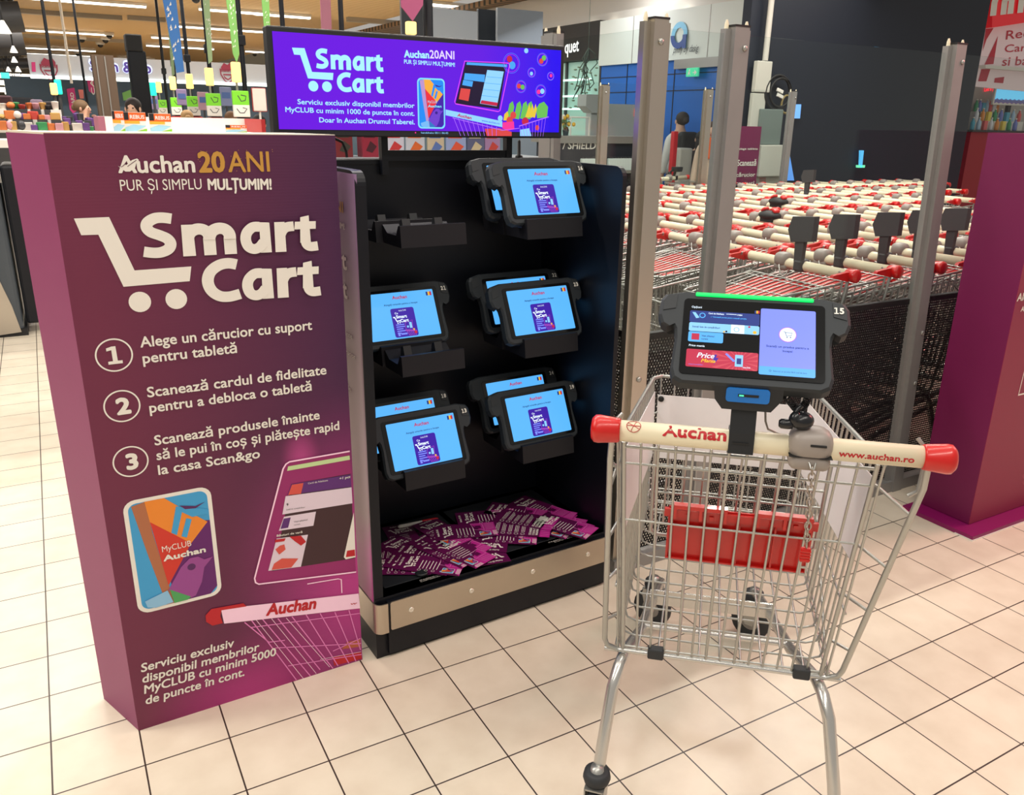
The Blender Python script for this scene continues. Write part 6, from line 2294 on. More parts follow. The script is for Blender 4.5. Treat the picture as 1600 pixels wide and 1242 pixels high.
for i in range(46):
    u = 4 + i * 3.3
    rowi = i % 3
    c, cn = cols[(i * 5 + rowi) % 8]
    if i % 9 in (4, 5) and u < 60:
        c, cn = cols[0]
    if 95 < u < 150 and rowi:
        c, cn = cols[3 if i % 2 else 5]
    y = 11.1 + 0.28 * rowi + R.uniform(-0.04, 0.04)
    th_ = 0.13 if u < 92 else 0.055
    z = zc + th_ * rowi
    p = W(u, 195, y=y)
    sh = 'fruit' if u < 40 and i % 2 else shapes[i % 3 if i % 3 < 3 else 0]
    mb = MB()
    w_ = R.uniform(0.06, 0.12)
    if sh == 'fruit':
        mb.ball((0, 0, 0.05), 0.05, n=10)
    elif sh == 'tub':
        mb.lathe([(0.035, 0), (0.045, 0.08), (0.047, 0.085), (0.02, 0.09)], lambda x, yy, h: (x, yy, h), 12)
    else:
        mb.rbox((0, 0, 0.045), (w_, 0.1, 0.09), 0.008)
    if rowi:
        mb.box(-0.06, 0.06, -0.06, 0.06, -th_ * rowi, 0.0, 2 if i % 2 else 1)
    o = mb.build('fruit' if sh == 'fruit' else 'goods_' + sh, [mat('goods_' + cn, c, 0.5), M_off, M_darkgrey])
    o.scale = (1, 1, R.uniform(0.6, 1.25))
    o.location = (p.x + R.uniform(-0.02, 0.02), y, z)
    o.rotation_euler = (0, 0, R.uniform(-0.2, 0.2))
    tag(o, '%s %s on the goods counter, item %s of its row' % (cn, sh if sh == 'fruit' else 'goods ' + sh, nth[i // 3]) + (', front tier' if rowi == 0 else ', middle tier' if rowi == 1 else ', top tier'), 'groceries', 'groceries on the goods counter')
# far store clutter: pendant lamps, exit signs, ducts
for i, (u, v, y, w_) in enumerate([(5, 42, 13, 0.085), (21, 77, 16, 0.055), (22, 93, 19, 0.055), (28, 108, 20, 0.055), (31, 119, 22, 0.055), (35, 131, 23, 0.05), (13, 108, 21, 0.05)]):
    p = W(u, v, y=y)
    t = thing('pendant_lamp', '%s glowing pendant lamp under the dark store ceiling, counted from above' % nth[i], 'lamp', p, 0, 'pendant lamps in the dark store')
    MB().lathe([(w_ * 1.1, -w_), (w_ * 0.8, -w_ * 0.2), (w_ * 0.25, w_)], lambda x, y_, h: (x, y_, h), 14).build('lamp_shade', M_lamp, t)
    MB().tube([(0, 0, w_), (0, 0, 4.6 - p.z)], 0.012, 6).build('rod', M_dark, t)
for i, (u, v, y) in enumerate([(8, 118, 20), (14, 126, 22), (22, 134, 24), (27, 145, 26)]):
    p = W(u, v, y=y)
    t = thing('exit_sign', '%s small teal hanging sign in the dark store, counted from above' % nth[i], 'sign', p, 0, 'teal hanging signs in the dark store')
    MB().rbox((0, 0, 0), (0.16, 0.03, 0.12), 0.01).build('panel', mat('teal_sign', (60, 190, 190), 0.5, 0, 0.8, (90, 220, 215)), t)
    MB().tube([(0, 0, 0.05), (0, 0, 4.6 - p.z)], 0.008, 6).build('rod', M_dark, t)
for i, (p0, p1, r_) in enumerate((((0, 28), (34, 26), 0.22), ((0, 62), (36, 60), 0.3), ((0, 100), (52, 99), 0.12))):
    y = 14 + 4 * i
    a, b = W(p0[0] - 30, p0[1], y=y), W(p1[0], p1[1], y=y)
    o = MB().tube([a, b], r_, 12).build('duct', M_darkgrey)
    tag(o, ['black round duct across the upper dark store ceiling', 'thickest black duct under the dark store ceiling', 'thin black duct low under the dark store ceiling'][i], 'duct')
for i in range(9):
    p = W(44 + (i % 3) * 9, 118 + i * 3.6, y=30)
    o = MB().rbox((p.x, 30, p.z), (1.9, 0.12, 0.08), 0.01).build('ceiling_light', M_lamp)
    tag(o, '%s white tube light in the stack of lights beyond the sign band, counted from above' % nth[i], 'ceiling light', 'tube lights beyond the sign band')
p = W(207 / 7.6, 159, y=22)
o = MB().ball((p.x, 22, p.z), 0.22, 0.05, 0.16, 14).tube([(p.x, 22, p.z), (p.x, 22, 0)], 0.03, 8, m=1).build('round_sign', [mat('blue_sign', (30, 90, 200), 0.5, 0, 0.7, (40, 120, 240)), M_dark])
tag(o, 'round blue lit sign far off in the dark store', 'sign')
for i, (u0, u1, y, c, lab) in enumerate([(-10, 18, 17, (90, 60, 70), 'dark shelf block at the far edge of the store'), (18, 52, 19, (40, 42, 50), 'black shelf block with a blue round sign'), (52, 66, 16, (180, 160, 190), 'lilac display block near the goods counter'), (66, 92, 17, (60, 54, 60), 'dark clothes stand behind the till lamps')]):
    a, b = W(u0, 190, y=y), W(u1, 150 + i * 3, y=y)
    o = MB().rbox(((a.x + b.x) / 2, y, b.z / 2), (b.x - a.x, 0.6, b.z), 0.03).build('shelf_block', mat('block_%d' % c[0], c, 0.7))
    tag(o, lab, 'shelf')
# dark till cabinet by the cardboard display
p = W(40, 524, z=0)
t = thing('till_cabinet', 'dark grey till cabinet with a metal trim standing beyond the cardboard display', 'till', (p.x, p.y, 0))
MB().rbox((-0.55, 0.45, 0.6), (1.1, 0.9, 1.2), 0.05, None, 0, 3).build('body', mat('till_grey', (64, 71, 78), 0.45), t)
MB().prism([(-0.16, 0.02), (-0.02, 0.03), (-0.05, 0.22), (-0.1, 0.42), (-0.2, 0.6), (-0.24, 0.6), (-0.16, 0.4), (-0.13, 0.2)], lambda a, b, d: (a, d, b), -0.012, -0.002).build('metal_trim', M_steelpost, t)
MB().box(-1.1, 0.02, 0.0, 0.9, 0.0, 0.05).build('foot', M_dark, t)
MB().rbox((0.08, 0.3, 0.62), (0.12, 0.5, 1.1), 0.02).build('cable_tray', M_black, t)
MB().box(-0.02, 0.16, 0.1, 0.5, 1.05, 1.1).build('shelf_edge', M_off, t)
MB().box(-0.02, 0.16, 0.1, 0.5, 1.28, 1.33).build('shelf_edge', M_off, t)
# promotion stand behind the cardboard display
YS = 2.3
a, b = W(158, 204, y=YS), W(413, 204, y=YS)
zt_ = W(300, 184, y=YS + 0.35).z
zf = W(300, 207, y=YS).z
t = thing('promotion_stand', 'white promotion stand with a red edge, holding orange leaflets behind the plum display', 'stand', (a.x, YS, 0))
w_ = b.x - a.x
MB().box(0.0, w_, 0.0, 0.4, 0, zf).build('body', M_off, t)
MB().box(0.0, w_, 0.36, 0.4, zf, zt_).build('back_board', M_off, t)
MB().box(w_ - 0.012, w_ + 0.006, -0.004, 0.404, 0, W(412, 186, y=YS + 0.3).z).build('red_edge', M_tillred, t)
MB().box(-0.006, 0.02, -0.004, 0.3, zf - 0.2, W(163, 182, y=YS).z).build('pink_edge', mat('pink_edge', (190, 120, 140), 0.5), t)
for i, (u0, u1, v0, v1, lab) in enumerate([(174, 196, 173, 203, 'orange and pale leaflet pack at the pink end of the promotion stand'), (192, 230, 175, 203, 'widest orange leaflet pack below the peeping woman'), (232, 269, 177, 203, 'orange leaflet pack standing alone in the middle of the stand'), (352, 386, 195, 206, 'low orange leaflet pack near the red edge of the stand')]):
    y = YS + 0.12 + 0.015 * i
    q0, q1 = W(u0, v0, y=y), W(u1, v1, y=y)
    pk = thing('leaflet_pack', lab, 'leaflets', (q0.x, y, min(zf, q1.z)), 0, 'orange leaflet packs on the promotion stand')
    ww, hh = q1.x - q0.x, q0.z - pk.location.z
    MB().box(0, ww, 0, 0.012, 0, hh).build('sheets', M_off, pk)
    k = Ink(Surf((0, -0.0004, 0), (1, 0, 0), (0, 0, 1)), 0.0004)
    k.rect(0.0, hh * 0.55, ww, hh * 0.98, 0)
    k.rect(0.0, hh * 0.4, ww * 0.7, hh * 0.55, 2)
    k.rect(0.0, hh * 0.6, ww * 0.22, hh * 0.99, 1, 1)
    k.text('REBUS', (ww * 0.28, hh * 0.66), (ww * 0.94, hh * 0.66), hh * 0.2, 0.03, 0, 3, 1)
    k.poly([(0.0, 0.0), (ww * 0.5, 0), (ww, hh * 0.3), (ww * 0.4, hh * 0.36), (0, hh * 0.2)], 4, 1)
    k.poly([(ww * 0.5, 0.0), (ww, 0), (ww, hh * 0.15)], 5, 1)
    k.build('print', [M_orange, M_dark, mat('amber', (240, 170, 50), 0.5), M_off, mat('pale_sky', (150, 200, 220), 0.5), M_green], pk)
# magazines seen under the wide screen
YM = 2.0
a, b = W(505, 250, y=YM), W(860, 250, y=YM)
mgs = thing('magazine_rack', 'low grey magazine rack seen through the gap under the advertising screen', 'rack', (a.x, YM, 0))
zr = W(680, 240, y=YM).z
MB().box(0, b.x - a.x, 0, 0.35, 0, zr - 0.02).build('body', mat('rack_grey', (110, 116, 120), 0.5), mgs)
MB().box(0, b.x - a.x, 0.33, 0.36, zr - 0.02, zr + 0.32).build('back_board', mat('rack_back', (96, 120, 130), 0.5), mgs)
for i, (u0, u1, c, c2, lab) in enumerate([(524, 552, (120, 40, 44), (60, 60, 50), 'dark red box under the screen corner'), (566, 592, (150, 40, 60), (70, 30, 40), 'crimson box beside the silver post under the screen'), (601, 632, (206, 212, 224), (200, 60, 60), 'white magazine with red lines under the screen'), (634, 664, (196, 206, 214), (220, 110, 50), 'pale magazine with an orange label under the screen'), (668, 694, (200, 190, 160), (90, 120, 180), 'cream magazine next to the orange label'), (697, 728, (150, 170, 210), (220, 90, 60), 'blue magazine with a red boat-like picture'), (730, 756, (90, 100, 130), (200, 190, 150), 'dark blue magazine with a cream oval'), (758, 781, (160, 130, 170), (190, 70, 60), 'lilac magazine at the mount frame')]):
    q0, q1 = W(u0, 214, y=YM + 0.1), W(u1, 250, y=YM + 0.1)
    mg = thing('magazine' if i > 1 else 'goods_box', lab, 'magazine' if i > 1 else 'box', (q0.x, YM + 0.1, zr - 0.02))
    MB().box(0, q1.x - q0.x, 0, 0.012 if i > 1 else 0.08, 0, 0.14).build('cover', mat('cover_%d' % i, c, 0.4), mg)
    k = Ink(Surf((0, -0.0004, 0), (1, 0, 0), (0, 0, 1)), 0.0004)
    ww = q1.x - q0.x
    k.rect(ww * 0.1, 0.09, ww * 0.8, 0.12, 0)
    k.poly([(ww * 0.2, 0.03), (ww * 0.6, 0.02), (ww * 0.9, 0.05), (ww * 0.5, 0.075)], 0)
    k.build('print', mat('cover_print_%d' % i, c2, 0.4), mg)

# ------------------------------------------------------------------ mall side
XF = 7.0
M_fascia = mat('fascia_white', (214, 220, 214), 0.5)
M_blue = mat('facade_blue', (0, 98, 190), 0.45)
zfb = 2.345
yl, yr = W(935, 102, x=XF).y, W(1132, 88, x=XF).y
o = MB().box(XF, XF + 0.4, 6.0, yl, zfb, 2.98).build('wall_fascia', M_fascia)
structure(o)
for uu in (989, 1107):
    y = W(uu, 60, x=XF).y
    structure(MB().box(XF - 0.004, XF + 0.01, y - 0.006, y + 0.006, zfb, 2.98).build('trim_seam', M_grey))
o = MB().box(XF + 0.06, XF + 0.3, 6.0, yl, 0, zfb)
o = o.build('wall_blue', M_blue)
structure(o)
for uu in (980, 1054, 1128):
    y = W(uu, 120, x=XF + 0.06).y
    structure(MB().box(XF + 0.054, XF + 0.08, y - 0.008, y + 0.008, 0, zfb).build('trim_seam', M_navy))
for vv in (120, 144):
    z = W(980, vv, x=XF + 0.06).z
    structure(MB().box(XF + 0.054, XF + 0.08, 6.0, yl, z - 0.006, z + 0.006).build('trim_seam', M_navy))
structure(MB().box(XF - 0.02, XF + 0.2, W(1135, 92, x=XF).y, W(1055, 97, x=XF).y, zfb - 0.12, zfb + 0.0).build('trim_lintel', M_grey))
SFc = Surf((XF - 0.01, 0, 0), (0, -1, 0), (0, 0, 1))
k = Ink(SFc, 0.004)
sgn = thing('shop_sign', 'rounded blue and sky letter with handwriting on the white shop fascia', 'sign', (0, 0, 0))
c = SFc.px(1062, 55)
k.ring(c, 0.13, 0.075, 0, 1, 28)
k.rect(c[0] + 0.09, c[1] - 0.17, c[0] + 0.165, c[1] + 0.03, 0, 2)
k.build('letter', mat('sky_letter', (120, 190, 225), 0.4), sgn)
k = Ink(SFc, 0.006)
k.poly([(c[0] + 0.17 * math.cos(math.radians(a_)), c[1] + 0.17 * math.sin(math.radians(a_))) for a_ in range(180, 361, 12)] + [(c[0] + 0.095 * math.cos(math.radians(a_)), c[1] + 0.095 * math.sin(math.radians(a_))) for a_ in range(360, 179, -12)], 0, 2)
k.rect(c[0] + 0.09, c[1] - 0.17, c[0] + 0.168, c[1] - 0.0, 0, 3)
k.build('letter_base', mat('deep_blue_letter', (20, 64, 140), 0.4), sgn)
k = Ink(SFc, 0.004)
k.text('philly by dasig', (1052, 83), (1092, 80), 0.085, 0.0, 0.35, px=True)
k.build('handwriting', M_navy, sgn)
p = W(1085, 113, x=XF)
t = thing('exit_sign', 'small green lit exit sign on the blue wall', 'sign', (XF - 0.03, p.y, p.z))
MB().rbox((0, 0, 0), (0.03, 0.24, 0.11), 0.006).build('panel', mat('exit_green', (40, 160, 110), 0.5, 0, 0.8, (70, 200, 150)), t)
k = Ink(Surf((-0.016, 0, 0), (0, -1, 0), (0, 0, 1)))
k.poly([(0.02, 0.0), (0.055, 0.0), (0.055, 0.03), (0.1, -0.005), (0.055, -0.04), (0.055, -0.012), (0.02, -0.012)], 0)
k.disc((-0.05, 0.025), 0.012, 0)
k.poly([(-0.07, 0.01), (-0.03, 0.012), (-0.04, -0.01), (-0.02, -0.04), (-0.05, -0.02), (-0.08, -0.04)], 0)
k.build('pictogram', M_white, t)
# shop before the blue wall: dark band, glass front
structure(MB().box(XF, XF + 0.4, yl, 16, 2.45, 3.0).build('wall_dark_band', M_dark))
t = thing('glass_shopfront', 'pale green lit glass shopfront beyond the advertising screen', 'shopfront', (XF, yl, 0))
MB().box(0.1, 0.16, 0.02, 6.0, 0, 2.44).build('frosted_pane', mat('frosted_green', (150, 186, 176), 0.3, 0, 0.25, (170, 215, 200)), t)
for y in (0.0, 1.0, 2.2, 3.6):
    MB().box(0.06, 0.1, y + 0.02, y + 0.06, 0, 2.44).build('mullion', M_darkgrey, t)
for z in (1.7, 1.9, 2.15):
    MB().box(0.05, 0.08, 0.3, 5, z, z + 0.03).build('light_line', mat('line_light', (220, 250, 240), 0.5, 0, 1.6), t)
k = Ink(SFc, 0.004)
a = SFc.px(883, 84)
b = SFc.px(905, 80)
k.text('quet', a, b, 0.2, 0.02)
o = k.build('shop_letters', mat('white_letters', (240, 240, 240), 0.5, 0, 0.8))
tag(o, 'white serif-like shop letters on the dark band beside the advertising screen', 'sign')
for i, (u, v, u2, v2) in enumerate([(893, 60, 985, 71), (920, 42, 988, 46), (905, 78, 967, 88), (885, 93, 900, 97), (908, 95, 935, 99)]):
    a, b = W(u, v, z=3.02), W(u2, v2, z=3.02)
    a, b = W(u, v, x=7.9), W(u2, v2, x=7.9)
    a, b = W(u, v, y=12.0), W(u2, v2, y=12.0)
    mb = MB().tube([a, b], 0.022, 6)
    for c in (a, b):
        mb.tube([(c.x, c.y, c.z), (c.x, c.y, 4.6)], 0.003, 4, m=1)
    o = mb.build('tube_light', [M_lamp, M_dark])
    tag(o, '%s slim white tube light in the passage above the pale shopfront, counted from above' % ['second', 'first', 'third', 'fourth', 'last'][i], 'tube light', 'slim tube lights in the mall passage')
for i, (u, v) in enumerate([(957, 33), (927, 38), (1074, 15), (1035, 21)]):
    p = W(u, v, z=3.0)
    o = MB().lathe([(0.1, -0.012), (0.11, 0.0)], lambda x, y, h: (p.x + x, p.y + y, 3.0 + h), 16).build('downlight', M_lamp)
    tag(o, ['second', 'first', 'last', 'third'][i] + ' round downlight in the white soffit, counted from the screen', 'downlight', 'round downlights in the soffit')
p = W(932, 51, y=10.5)
o = MB().ball(p, 0.09, n=12).build('spot_lamp', M_lamp)
tag(o, 'bright round spot lamp in the mall passage', 'lamp')
# accessory counter with rows of cases
YC = 6.6
a, b = W(872, 250, y=YC), W(1004, 250, y=YC)
t = thing('accessory_counter', 'dark accessory counter with a grey top and pale cases on its front', 'counter', (a.x, YC, 0))
zt2 = W(950, 213, y=YC).z
MB().box(0, b.x - a.x, 0, 0.5, 0, zt2 - 0.08).build('body', M_navy, t)
MB().box(-0.05, b.x - a.x + 0.05, -0.05, 0.55, zt2 - 0.08, zt2).build('top', M_grey, t)
k = Ink(Surf((0, -0.01, 0), (1, 0, 0), (0, 0, 1)), 0.002)
q = W(880, 233, y=YC) - t.location
k.text('/ SHIELD', (q.x - 0.02, q.z), None, 0.085, 0.02, 0.1)
k.build('lettering', M_off, t)
MB().box(0.55, b.x - a.x, -0.12, 0.0, zt2 - 0.42, zt2 - 0.39).build('ledge', M_grey, t)
for i in range(22):
    u = 911 + i * 4.2
    if 940 < u < 950:
        continue
    v = 246 if i < 9 else 252
    p = W(u, 240, y=YC - 0.06)
    o = MB().rbox((0, 0, 0.07), (0.045 + 0.01 * (i % 2), 0.05, 0.14), 0.008).rbox((0, 0, 0.145), (0.025, 0.03, 0.02), 0.004, None, 1).build('phone_case', [mat('case_white', (222, 232, 228), 0.4), M_darkgrey])
    o.location = (p.x, YC - 0.06, zt2 - 0.39)
    tag(o, '%s white case standing in the row on the accessory counter' % (nth[i]), 'case', 'white cases on the accessory counter')
# grey scale-like kiosk, vase, bin, frames
p = W(927, 148, y=7.4)
q = W(928, 205, y=7.4)
t = thing('price_checker', 'pale grey column machine with a wide head at the mall counter', 'machine', (p.x, 7.4, 0))
MB().rbox((0, 0, p.z / 2), (0.13, 0.12, p.z), 0.01).build('column', mat('machine_grey', (170, 172, 170), 0.5), t)
MB().prism([(-0.17, 0), (-0.17, -0.14), (-0.07, -0.22), (0.07, -0.22), (0.16, -0.14), (0.16, 0)], lambda a_, b_, d: (a_, d, p.z + b_), -0.1, 0.1).build('machine_head', mat('machine_grey', (170, 172, 170), 0.5), t)
p = W(884, 198, y=YC + 0.2)
t = thing('flower_vase', 'small vase of yellow and white flowers on the mall counter', 'vase', (p.x, YC + 0.2, zt2))
MB().lathe([(0.03, 0), (0.04, 0.06), (0.025, 0.1)], lambda x, y, h: (x, y, h), 12).build('vase', M_glassblk, t)
mb = MB()
for i in range(14):
    mb.ball((R.uniform(-0.09, 0.09), R.uniform(-0.05, 0.05), R.uniform(0.1, 0.22)), 0.025, n=6, m=i % 3)
mb.build('blooms', [mat('bloom_yellow', (226, 180, 50), 0.6), mat('bloom_white', (226, 222, 212), 0.6), mat('bloom_green', (70, 110, 60), 0.6)], t)
p = W(918, 110, y=9.0)
t = thing('bare_branch', 'dark bare branch with a few leaves hanging over the mall counter', 'branch', (p.x, 9.0, p.z))
mb = MB()
for i in range(9):
    pts_ = [V((0, 0, 0.3))]
    for j in range(5):
        pts_.append(pts_[-1] + V((R.uniform(-0.1, 0.1), R.uniform(-0.05, 0.05), -R.uniform(0.05, 0.2))))
    mb.tube(pts_, 0.008, 5)
mb.tube([(0, 0, 0.28), (0, 0, 4.6 - t.location.z)], 0.004, 5)
mb.build('twigs', mat('twig', (60, 70, 60), 0.8), t)
mb = MB()
for i in range(40):
    mb.ball((R.uniform(-0.25, 0.2), R.uniform(-0.1, 0.1), R.uniform(-0.6, 0.05)), 0.03, 0.02, 0.012, 6)
mb.build('leaves', mat('dull_leaf', (120, 136, 110), 0.7), t)
p = W(1065, 231, y=6.4)
o = MB().rbox((p.x, 6.4, p.z / 2), (0.2, 0.2, p.z), 0.02).build('waste_bin', mat('bin_grey', (190, 188, 180), 0.5))
tag(o, 'pale grey square bin near the blue wall', 'bin')
for i, (u0, u1, v0, y, lab) in enumerate(((892, 921, 183, 6.9, 'thin white frame on the accessory counter'), (1051, 1058, 205, 6.0, 'red slim stand by the grey bin'))):
    a, b = W(u0, v0, y=y), W(u1, v0, y=y)
    mb = MB()
    if i == 0:
        mb.tube([(a.x, y, zt2), (a.x, y, a.z), (b.x, y, a.z), (b.x, y, zt2)], 0.012, 6)
    else:
        mb.rbox(((a.x + b.x) / 2, y, a.z / 2), (b.x - a.x, 0.06, a.z), 0.01)
    o = mb.build('frame_stand' if i == 0 else 'slim_stand', M_off if i == 0 else M_redink)
    tag(o, lab, 'stand')
q = W(994, 178, y=8.6)
t = thing('white_board', 'pale board with a red lit letter at the mall counter', 'sign', (W(994, 178, y=7.6).x, 7.6, 0))
MB().box(-0.55, 0.25, 0.0, 0.05, 0, W(980, 163, y=7.6).z).build('board', mat('board_grey', (196, 200, 196), 0.5), t)
k = Ink(Surf((0, -0.004, 0), (1, 0, 0), (0, 0, 1)), 0.002)
k.text('H', (-0.04, W(990, 182, y=7.6).z), None, 0.1, 0.03)
k.build('letter', mat('red_lit', (220, 60, 50), 0.5, 0, 0.9, (255, 90, 70)), t)
# poster, meter cabinet and cables on the navy wall
YW = 4.86
a, b = W(1152, 197, y=4.7), W(1180, 296, y=4.7)
t = thing('purple_poster', 'narrow purple poster board with white writing between the posts', 'poster', (a.x, 4.7, 0))
MB().box(0, b.x - a.x, 0, 0.03, b.z - 0.3, a.z).build('board', mat('poster_plum', (116, 24, 74), 0.5), t)
k = Ink(Surf((0, -0.001, 0), (1, 0, 0), (0, 0, 1)), 0.001)
ww = b.x - a.x
for s_, v, h_ in (('Scanează', 259, 0.06), ('cărucior', 276, 0.04), ('carturi', 289, 0.04), ('alege tableta', 234, 0.02)):
    z = W(1165, v, y=4.7).z
    k.text(s_, (ww * 0.14, z), (ww * 0.92, z), h_, 0.02)
k.build('lettering', M_white, t)
t = thing('meter_cabinet', 'white electric cabinet with a grey meter and cable trunk on the navy wall', 'cabinet', (W(1195, 250, y=YW).x, YW, 0))


def wl(u, v):
    q_ = W(u, v, y=YW) - t.location
    return q_.x, q_.z


def wbox(u0, v0, u1, v1, d, nm, m):
    (x0, z1_), (x1, z0_) = wl(u0, v0), wl(u1, v1)
    MB().rbox(((x0 + x1) / 2, -d / 2, (z0_ + z1_) / 2), (x1 - x0, d, z1_ - z0_), 0.008).build(nm, m, t)


M_wg = mat('cabinet_white', (196, 194, 184), 0.5)
wbox(1174, 226, 1212, 274, 0.15, 'cabinet_box', M_wg)
wbox(1181, 170, 1210, 226, 0.08, 'meter_box', mat('meter_grey', (112, 124, 120), 0.5))
wbox(1172, 145, 1184, 226, 0.05, 'cable_trunk', M_wg)
wbox(1178, 95, 1196, 145, 0.06, 'cable_trunk', M_wg)
(x0, z0_) = wl(1192, 95)
MB().tube([(x0, -0.03, z0_), (x0 + 0.01, -0.03, 3.8)], 0.03, 8).build('conduit', M_wg, t)
k = Ink(Surf((0, -0.152, 0), (1, 0, 0), (0, 0, 1)), 0.001)
wbox(1174, 274, 1208, 300, 0.1, 'cabinet_foot', M_wg)
for i in range(3):
    x_, z_ = wl(1176, 277 + i * 3)
    MB().box(x_, x_ + 0.09, -0.104, -0.1, z_ - 0.008, z_).build('red_label', M_redink, t)
mb = MB()
x_, z_ = wl(1212, 145)
for r_, o_ in ((0.17, 0), (0.15, 0.02), (0.18, -0.02)):
    mb.tube([(x_ + o_ + r_ * math.cos(2 * PI * i / 20), -0.03 - abs(o_), z_ + r_ * 0.95 * math.sin(2 * PI * i / 20)) for i in range(20)], 0.014, 6, True)
o = mb.build('cable_coil', M_dark)
o.location = t.location
tag(o, 'coil of black cable hanging on the navy wall above the cabinet', 'cable')
mb = MB()
x_, z_ = wl(1225, 163)
mb.tube([(x_ + 0.07 * math.cos(2 * PI * i / 18), -0.03, z_ + 0.09 * math.sin(2 * PI * i / 18)) for i in range(18)], 0.012, 6, True)
o = mb.build('tape_ring', mat('tape_tan', (150, 130, 80), 0.5))
o.location = t.location
tag(o, 'tan ring hanging under the black cable coil', 'ring')
for i, dz in enumerate((0, 0.06)):
    x_, z_ = wl(1212, 142 + i * 8)
    o = MB().rbox((x_, -0.06, z_), (0.09, 0.02, 0.035), 0.004, Matrix.Rotation(0.3, 3, 'Y')).build('cable_tag', M_off)
    o.location = t.location
    tag(o, ['upper white tag tied on the cable coil', 'lower white tag tied on the cable coil'][i], 'tag')
for (pts_, c, lab, nm) in (([(1221, 236), (1233, 236), (1241, 282), (1222, 282)], (90, 150, 230), 'pale blue lit poster figure low on the navy wall', 'lit_poster'), ([(1242, 163), (1252, 163), (1250, 185), (1241, 185)], (110, 170, 250), 'small pale blue lit panel by the slim grey post', 'lit_board'), ([(1345, 235), (1350, 235), (1347, 262), (1344, 262)], (90, 190, 250), 'thin blue lit upright on the navy wall', 'lit_strip'), ([(1340, 258), (1352, 258), (1351, 262), (1340, 262)], (120, 240, 190), 'small green lit strip on the navy wall', 'lit_strip')):
    q_ = [W(u, v, y=4.84) for u, v in pts_]
    o = MB().prism([(p.x, p.z) for p in q_], lambda a_, b_, d: (a_, d, b_), 4.84, 4.865).build(nm, mat('lit_%s_%d' % (nm, c[0]), c, 0.5, 0, 0.6, c))
    tag(o, lab, 'lit panel')
# a single trolley seen end on beyond the bay
t = dup(cart)
t.location = (W(1062, 280, y=5.1).x, 5.2, 0)
t.rotation_euler = (0, 0, math.radians(200))
t['label'] = 'single wire trolley standing beyond the nested rows, turned to face us'

# ------------------------------------------------------------------ red booth by the navy wall
YR = 6.4
M_boothred = mat('booth_red', (206, 26, 34), 0.45, 0, 0.25, (220, 30, 40))
M_boothwhite = mat('booth_white', (226, 206, 208), 0.5, 0, 0.12, (230, 210, 210))
bt = thing('red_booth', 'red and white shop booth with a lit fascia beyond the navy wall', 'booth', (0, YR, 0))


def bp2(u, v, y=YR):
    q_ = W(u, v, y=y)
    return q_.x, q_.z


def bquad(nm, pts_, m, d0=0.0, d1=0.06):
    return MB().prism([bp2(*p_) for p_ in pts_], lambda a_, b_, d: (a_, d, b_), d0, d1).build(nm, m, bt)


bquad('fascia', [(1530, -40), (1680, -40), (1680, 22), (1530, 45)], M_boothred, -0.2, 0.0)
bquad('board', [(1510, 45), (1680, 24), (1680, 150), (1490, 132)], M_boothwhite, 0.0, 0.05)
SBt = Surf((0, YR - 0.202, 0), (1, 0, 0), (0, 0, 1))
k = Ink(SBt, 0.002)
heavy(k, 'mm', (1530, 27), (1612, 18), k.hpx((1570, 24), (1579, -34)))
inkbuild(k, 'fascia_letters', M_white, bt)
SBt = Surf((0, YR - 0.002, 0), (1, 0, 0), (0, 0, 1))
k = Ink(SBt, 0.002)
k.text('Rechargeable', (1571, 62), (1700, 47), k.hpx((1573, 63), (1575, 49)), 0.01, px=True)
k.text('Cartouche', (1569, 82), (1660, 76), k.hpx((1573, 83), (1575, 71)), 0.01, px=True)
k.text('si baterii', (1565, 103), (1640, 100), k.hpx((1573, 104), (1575, 90)), 0.01, px=True)
k.poly([(1540, 45), (1552, 44), (1541, 62), (1535, 80)], 0, 1, px=True)
k.poly([(1559, 56), (1552, 100), (1538, 101)], 0, 1, px=True)
k.poly([(1533, 108), (1547, 108), (1541, 127), (1528, 127)], 0, 1, px=True)
k.poly([(1554, 122), (1569, 120), (1567, 130), (1553, 129)], 0, 1, px=True)
inkbuild(k, 'board_print', mat('booth_print', (196, 44, 66), 0.5), bt)
bquad('white_rail', [(1528, 102), (1680, 112), (1680, 118), (1528, 107)], M_off, -0.12, -0.02)
bquad('inner_wall', [(1480, 126), (1565, 130), (1560, 205), (1480, 205)], mat('booth_slate', (70, 80, 100), 0.6), 0.5, 0.55)
bquad('inner_wall_pale', [(1561, 130), (1700, 130), (1700, 210), (1557, 210)], mat('booth_pale', (190, 186, 178), 0.6), 0.5, 0.55)
SBt = Surf((0, YR + 0.49, 0), (1, 0, 0), (0, 0, 1))
k = Ink(SBt, 0.004)
k.text("Let's play!", (1537, 143), (1561, 140), 0.06, 0.03, px=True)
inkbuild(k, 'neon_writing', mat('neon_red', (230, 30, 40), 0.5, 0, 1.2, (255, 40, 60)), bt)
(x0, z1_), (x1, z0_) = bp2(1508, 206), bp2(1700, 300)
MB().box(x0, x1, -0.1, 0.5, 0, z1_).build('counter', mat('booth_counter', (170, 24, 34), 0.45), bt)
MB().box(x0 - 0.03, x1, -0.14, 0.52, z1_, z1_ + 0.03).build('counter_top', M_dark, bt)
ztop = z1_ + 0.03
(x0, z1_), (x1, z0_) = bp2(1574, 133), bp2(1625, 166)
t = thing('booth_screen', 'tilted screen with a blue sea picture and violet waves in the red booth', 'screen', ((x0 + x1) / 2, YR + 0.2, 0))
MB().rbox((0, 0, (z0_ + z1_) / 2), (x1 - x0, 0.04, z1_ - z0_), 0.01).build('frame', M_off, t)
k = Ink(Surf((0, -0.021, (z0_ + z1_) / 2), (1, 0, 0), (0, 0, 1)), 0.001)
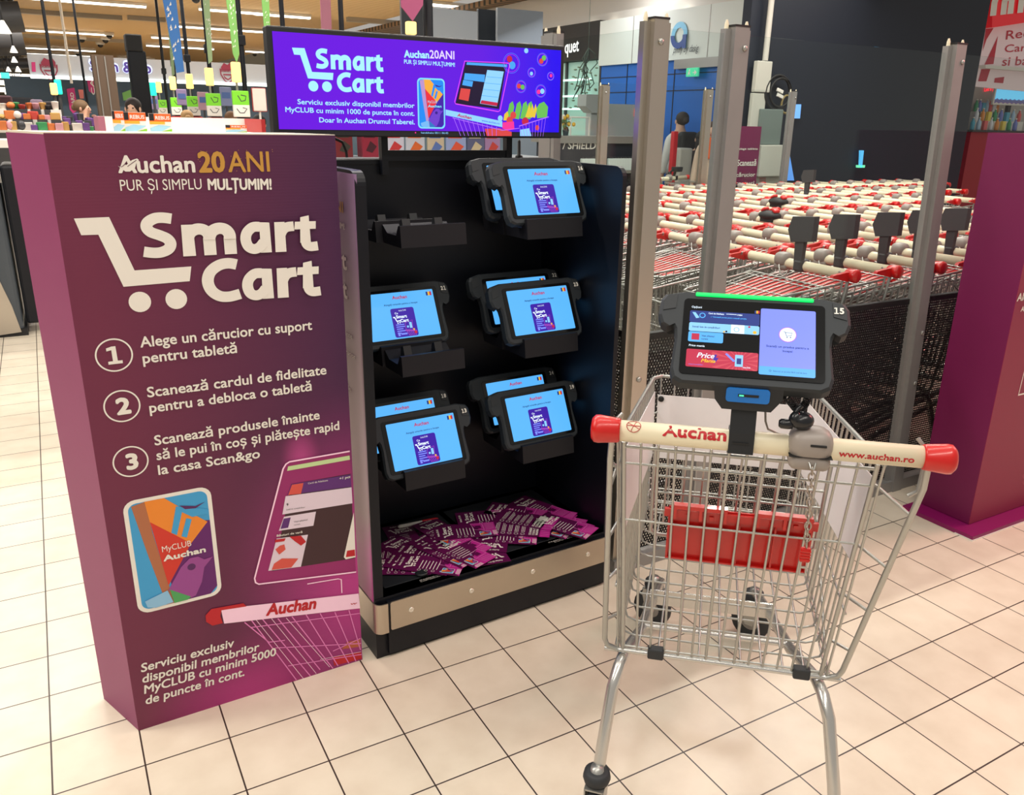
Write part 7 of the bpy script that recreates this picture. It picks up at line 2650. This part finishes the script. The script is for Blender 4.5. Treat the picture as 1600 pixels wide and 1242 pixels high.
hw, hh = (x1 - x0) / 2 - 0.03, (z1_ - z0_) / 2 - 0.02
k.rect(-hw, -hh * 0.5, hw, hh, 0)
for j in range(3):
    k.line([(-hw + 2 * hw * i / 16, -hh * (0.5 + 0.16 * j) + (0.012 if i % 2 else -0.012)) for i in range(17)], 0.014, 1 + j % 2, 1)
k.build('picture', [mat('sea_lit', (90, 180, 220), 0.5, 0, 0.7, (110, 200, 240)), mat('wave_violet', (120, 70, 190), 0.5), mat('wave_blue', (80, 110, 200), 0.5)], t)
MB().box(-0.04, 0.04, 0.0, 0.05, ztop, z0_).build('screen_stand', M_dark, t)
bc_ = [(70, 170, 200), (230, 235, 240), (60, 160, 110), (180, 210, 235), (236, 150, 60), (120, 130, 210), (226, 90, 90), (236, 214, 80)]
bn_ = ['teal', 'white', 'green', 'pale blue', 'orange', 'lilac', 'red', 'yellow']
i = 0
for tier, (v, n, u0, du, y) in enumerate(((203, 8, 1518, 9.5, YR + 0.0), (190, 8, 1524, 9.5, YR + 0.15), (172, 7, 1524, 5.5, YR + 0.35))):
    for j in range(n):
        q_ = W(u0 + j * du, v, y=y)
        mb = MB()
        c_ = (i * 3 + tier) % 8
        if j % 3 == 2:
            mb.rbox((0, 0, 0.07), (0.09, 0.05, 0.14), 0.006)
        else:
            mb.lathe([(0.032, 0), (0.034, 0.02), (0.034, 0.11), (0.014, 0.15), (0.014, 0.175)], lambda x, yy, h: (x, yy, h), 10)
            mb.lathe([(0.017, 0.17), (0.017, 0.19)], lambda x, yy, h: (x, yy, h), 10, 1)
        zz = ztop + 0.14 * tier
        if tier:
            mb.box(-0.07, 0.07, -0.05, 0.05, -0.14 * tier, 0.0, 1)
        o = mb.build('bottle' if j % 3 != 2 else 'packet', [mat('bottle_' + bn_[c_].replace(' ', '_'), bc_[c_], 0.35), M_off])
        o.location = (q_.x, y, zz)
        tag(o, '%s %s in the %s tier of the red booth, %s from the navy wall' % (bn_[c_], 'bottle' if j % 3 != 2 else 'packet', ['lowest', 'middle', 'upper'][tier], nth[j]), 'bottle' if j % 3 != 2 else 'packet', 'bottles and packets in the red booth')
        i += 1

bpy.data.objects.remove(_x) if (_x := bpy.data.objects.get('unused_none')) else None
for m_ in MATS.values():
    m_.use_backface_culling = False
bpy.context.view_layer.update()
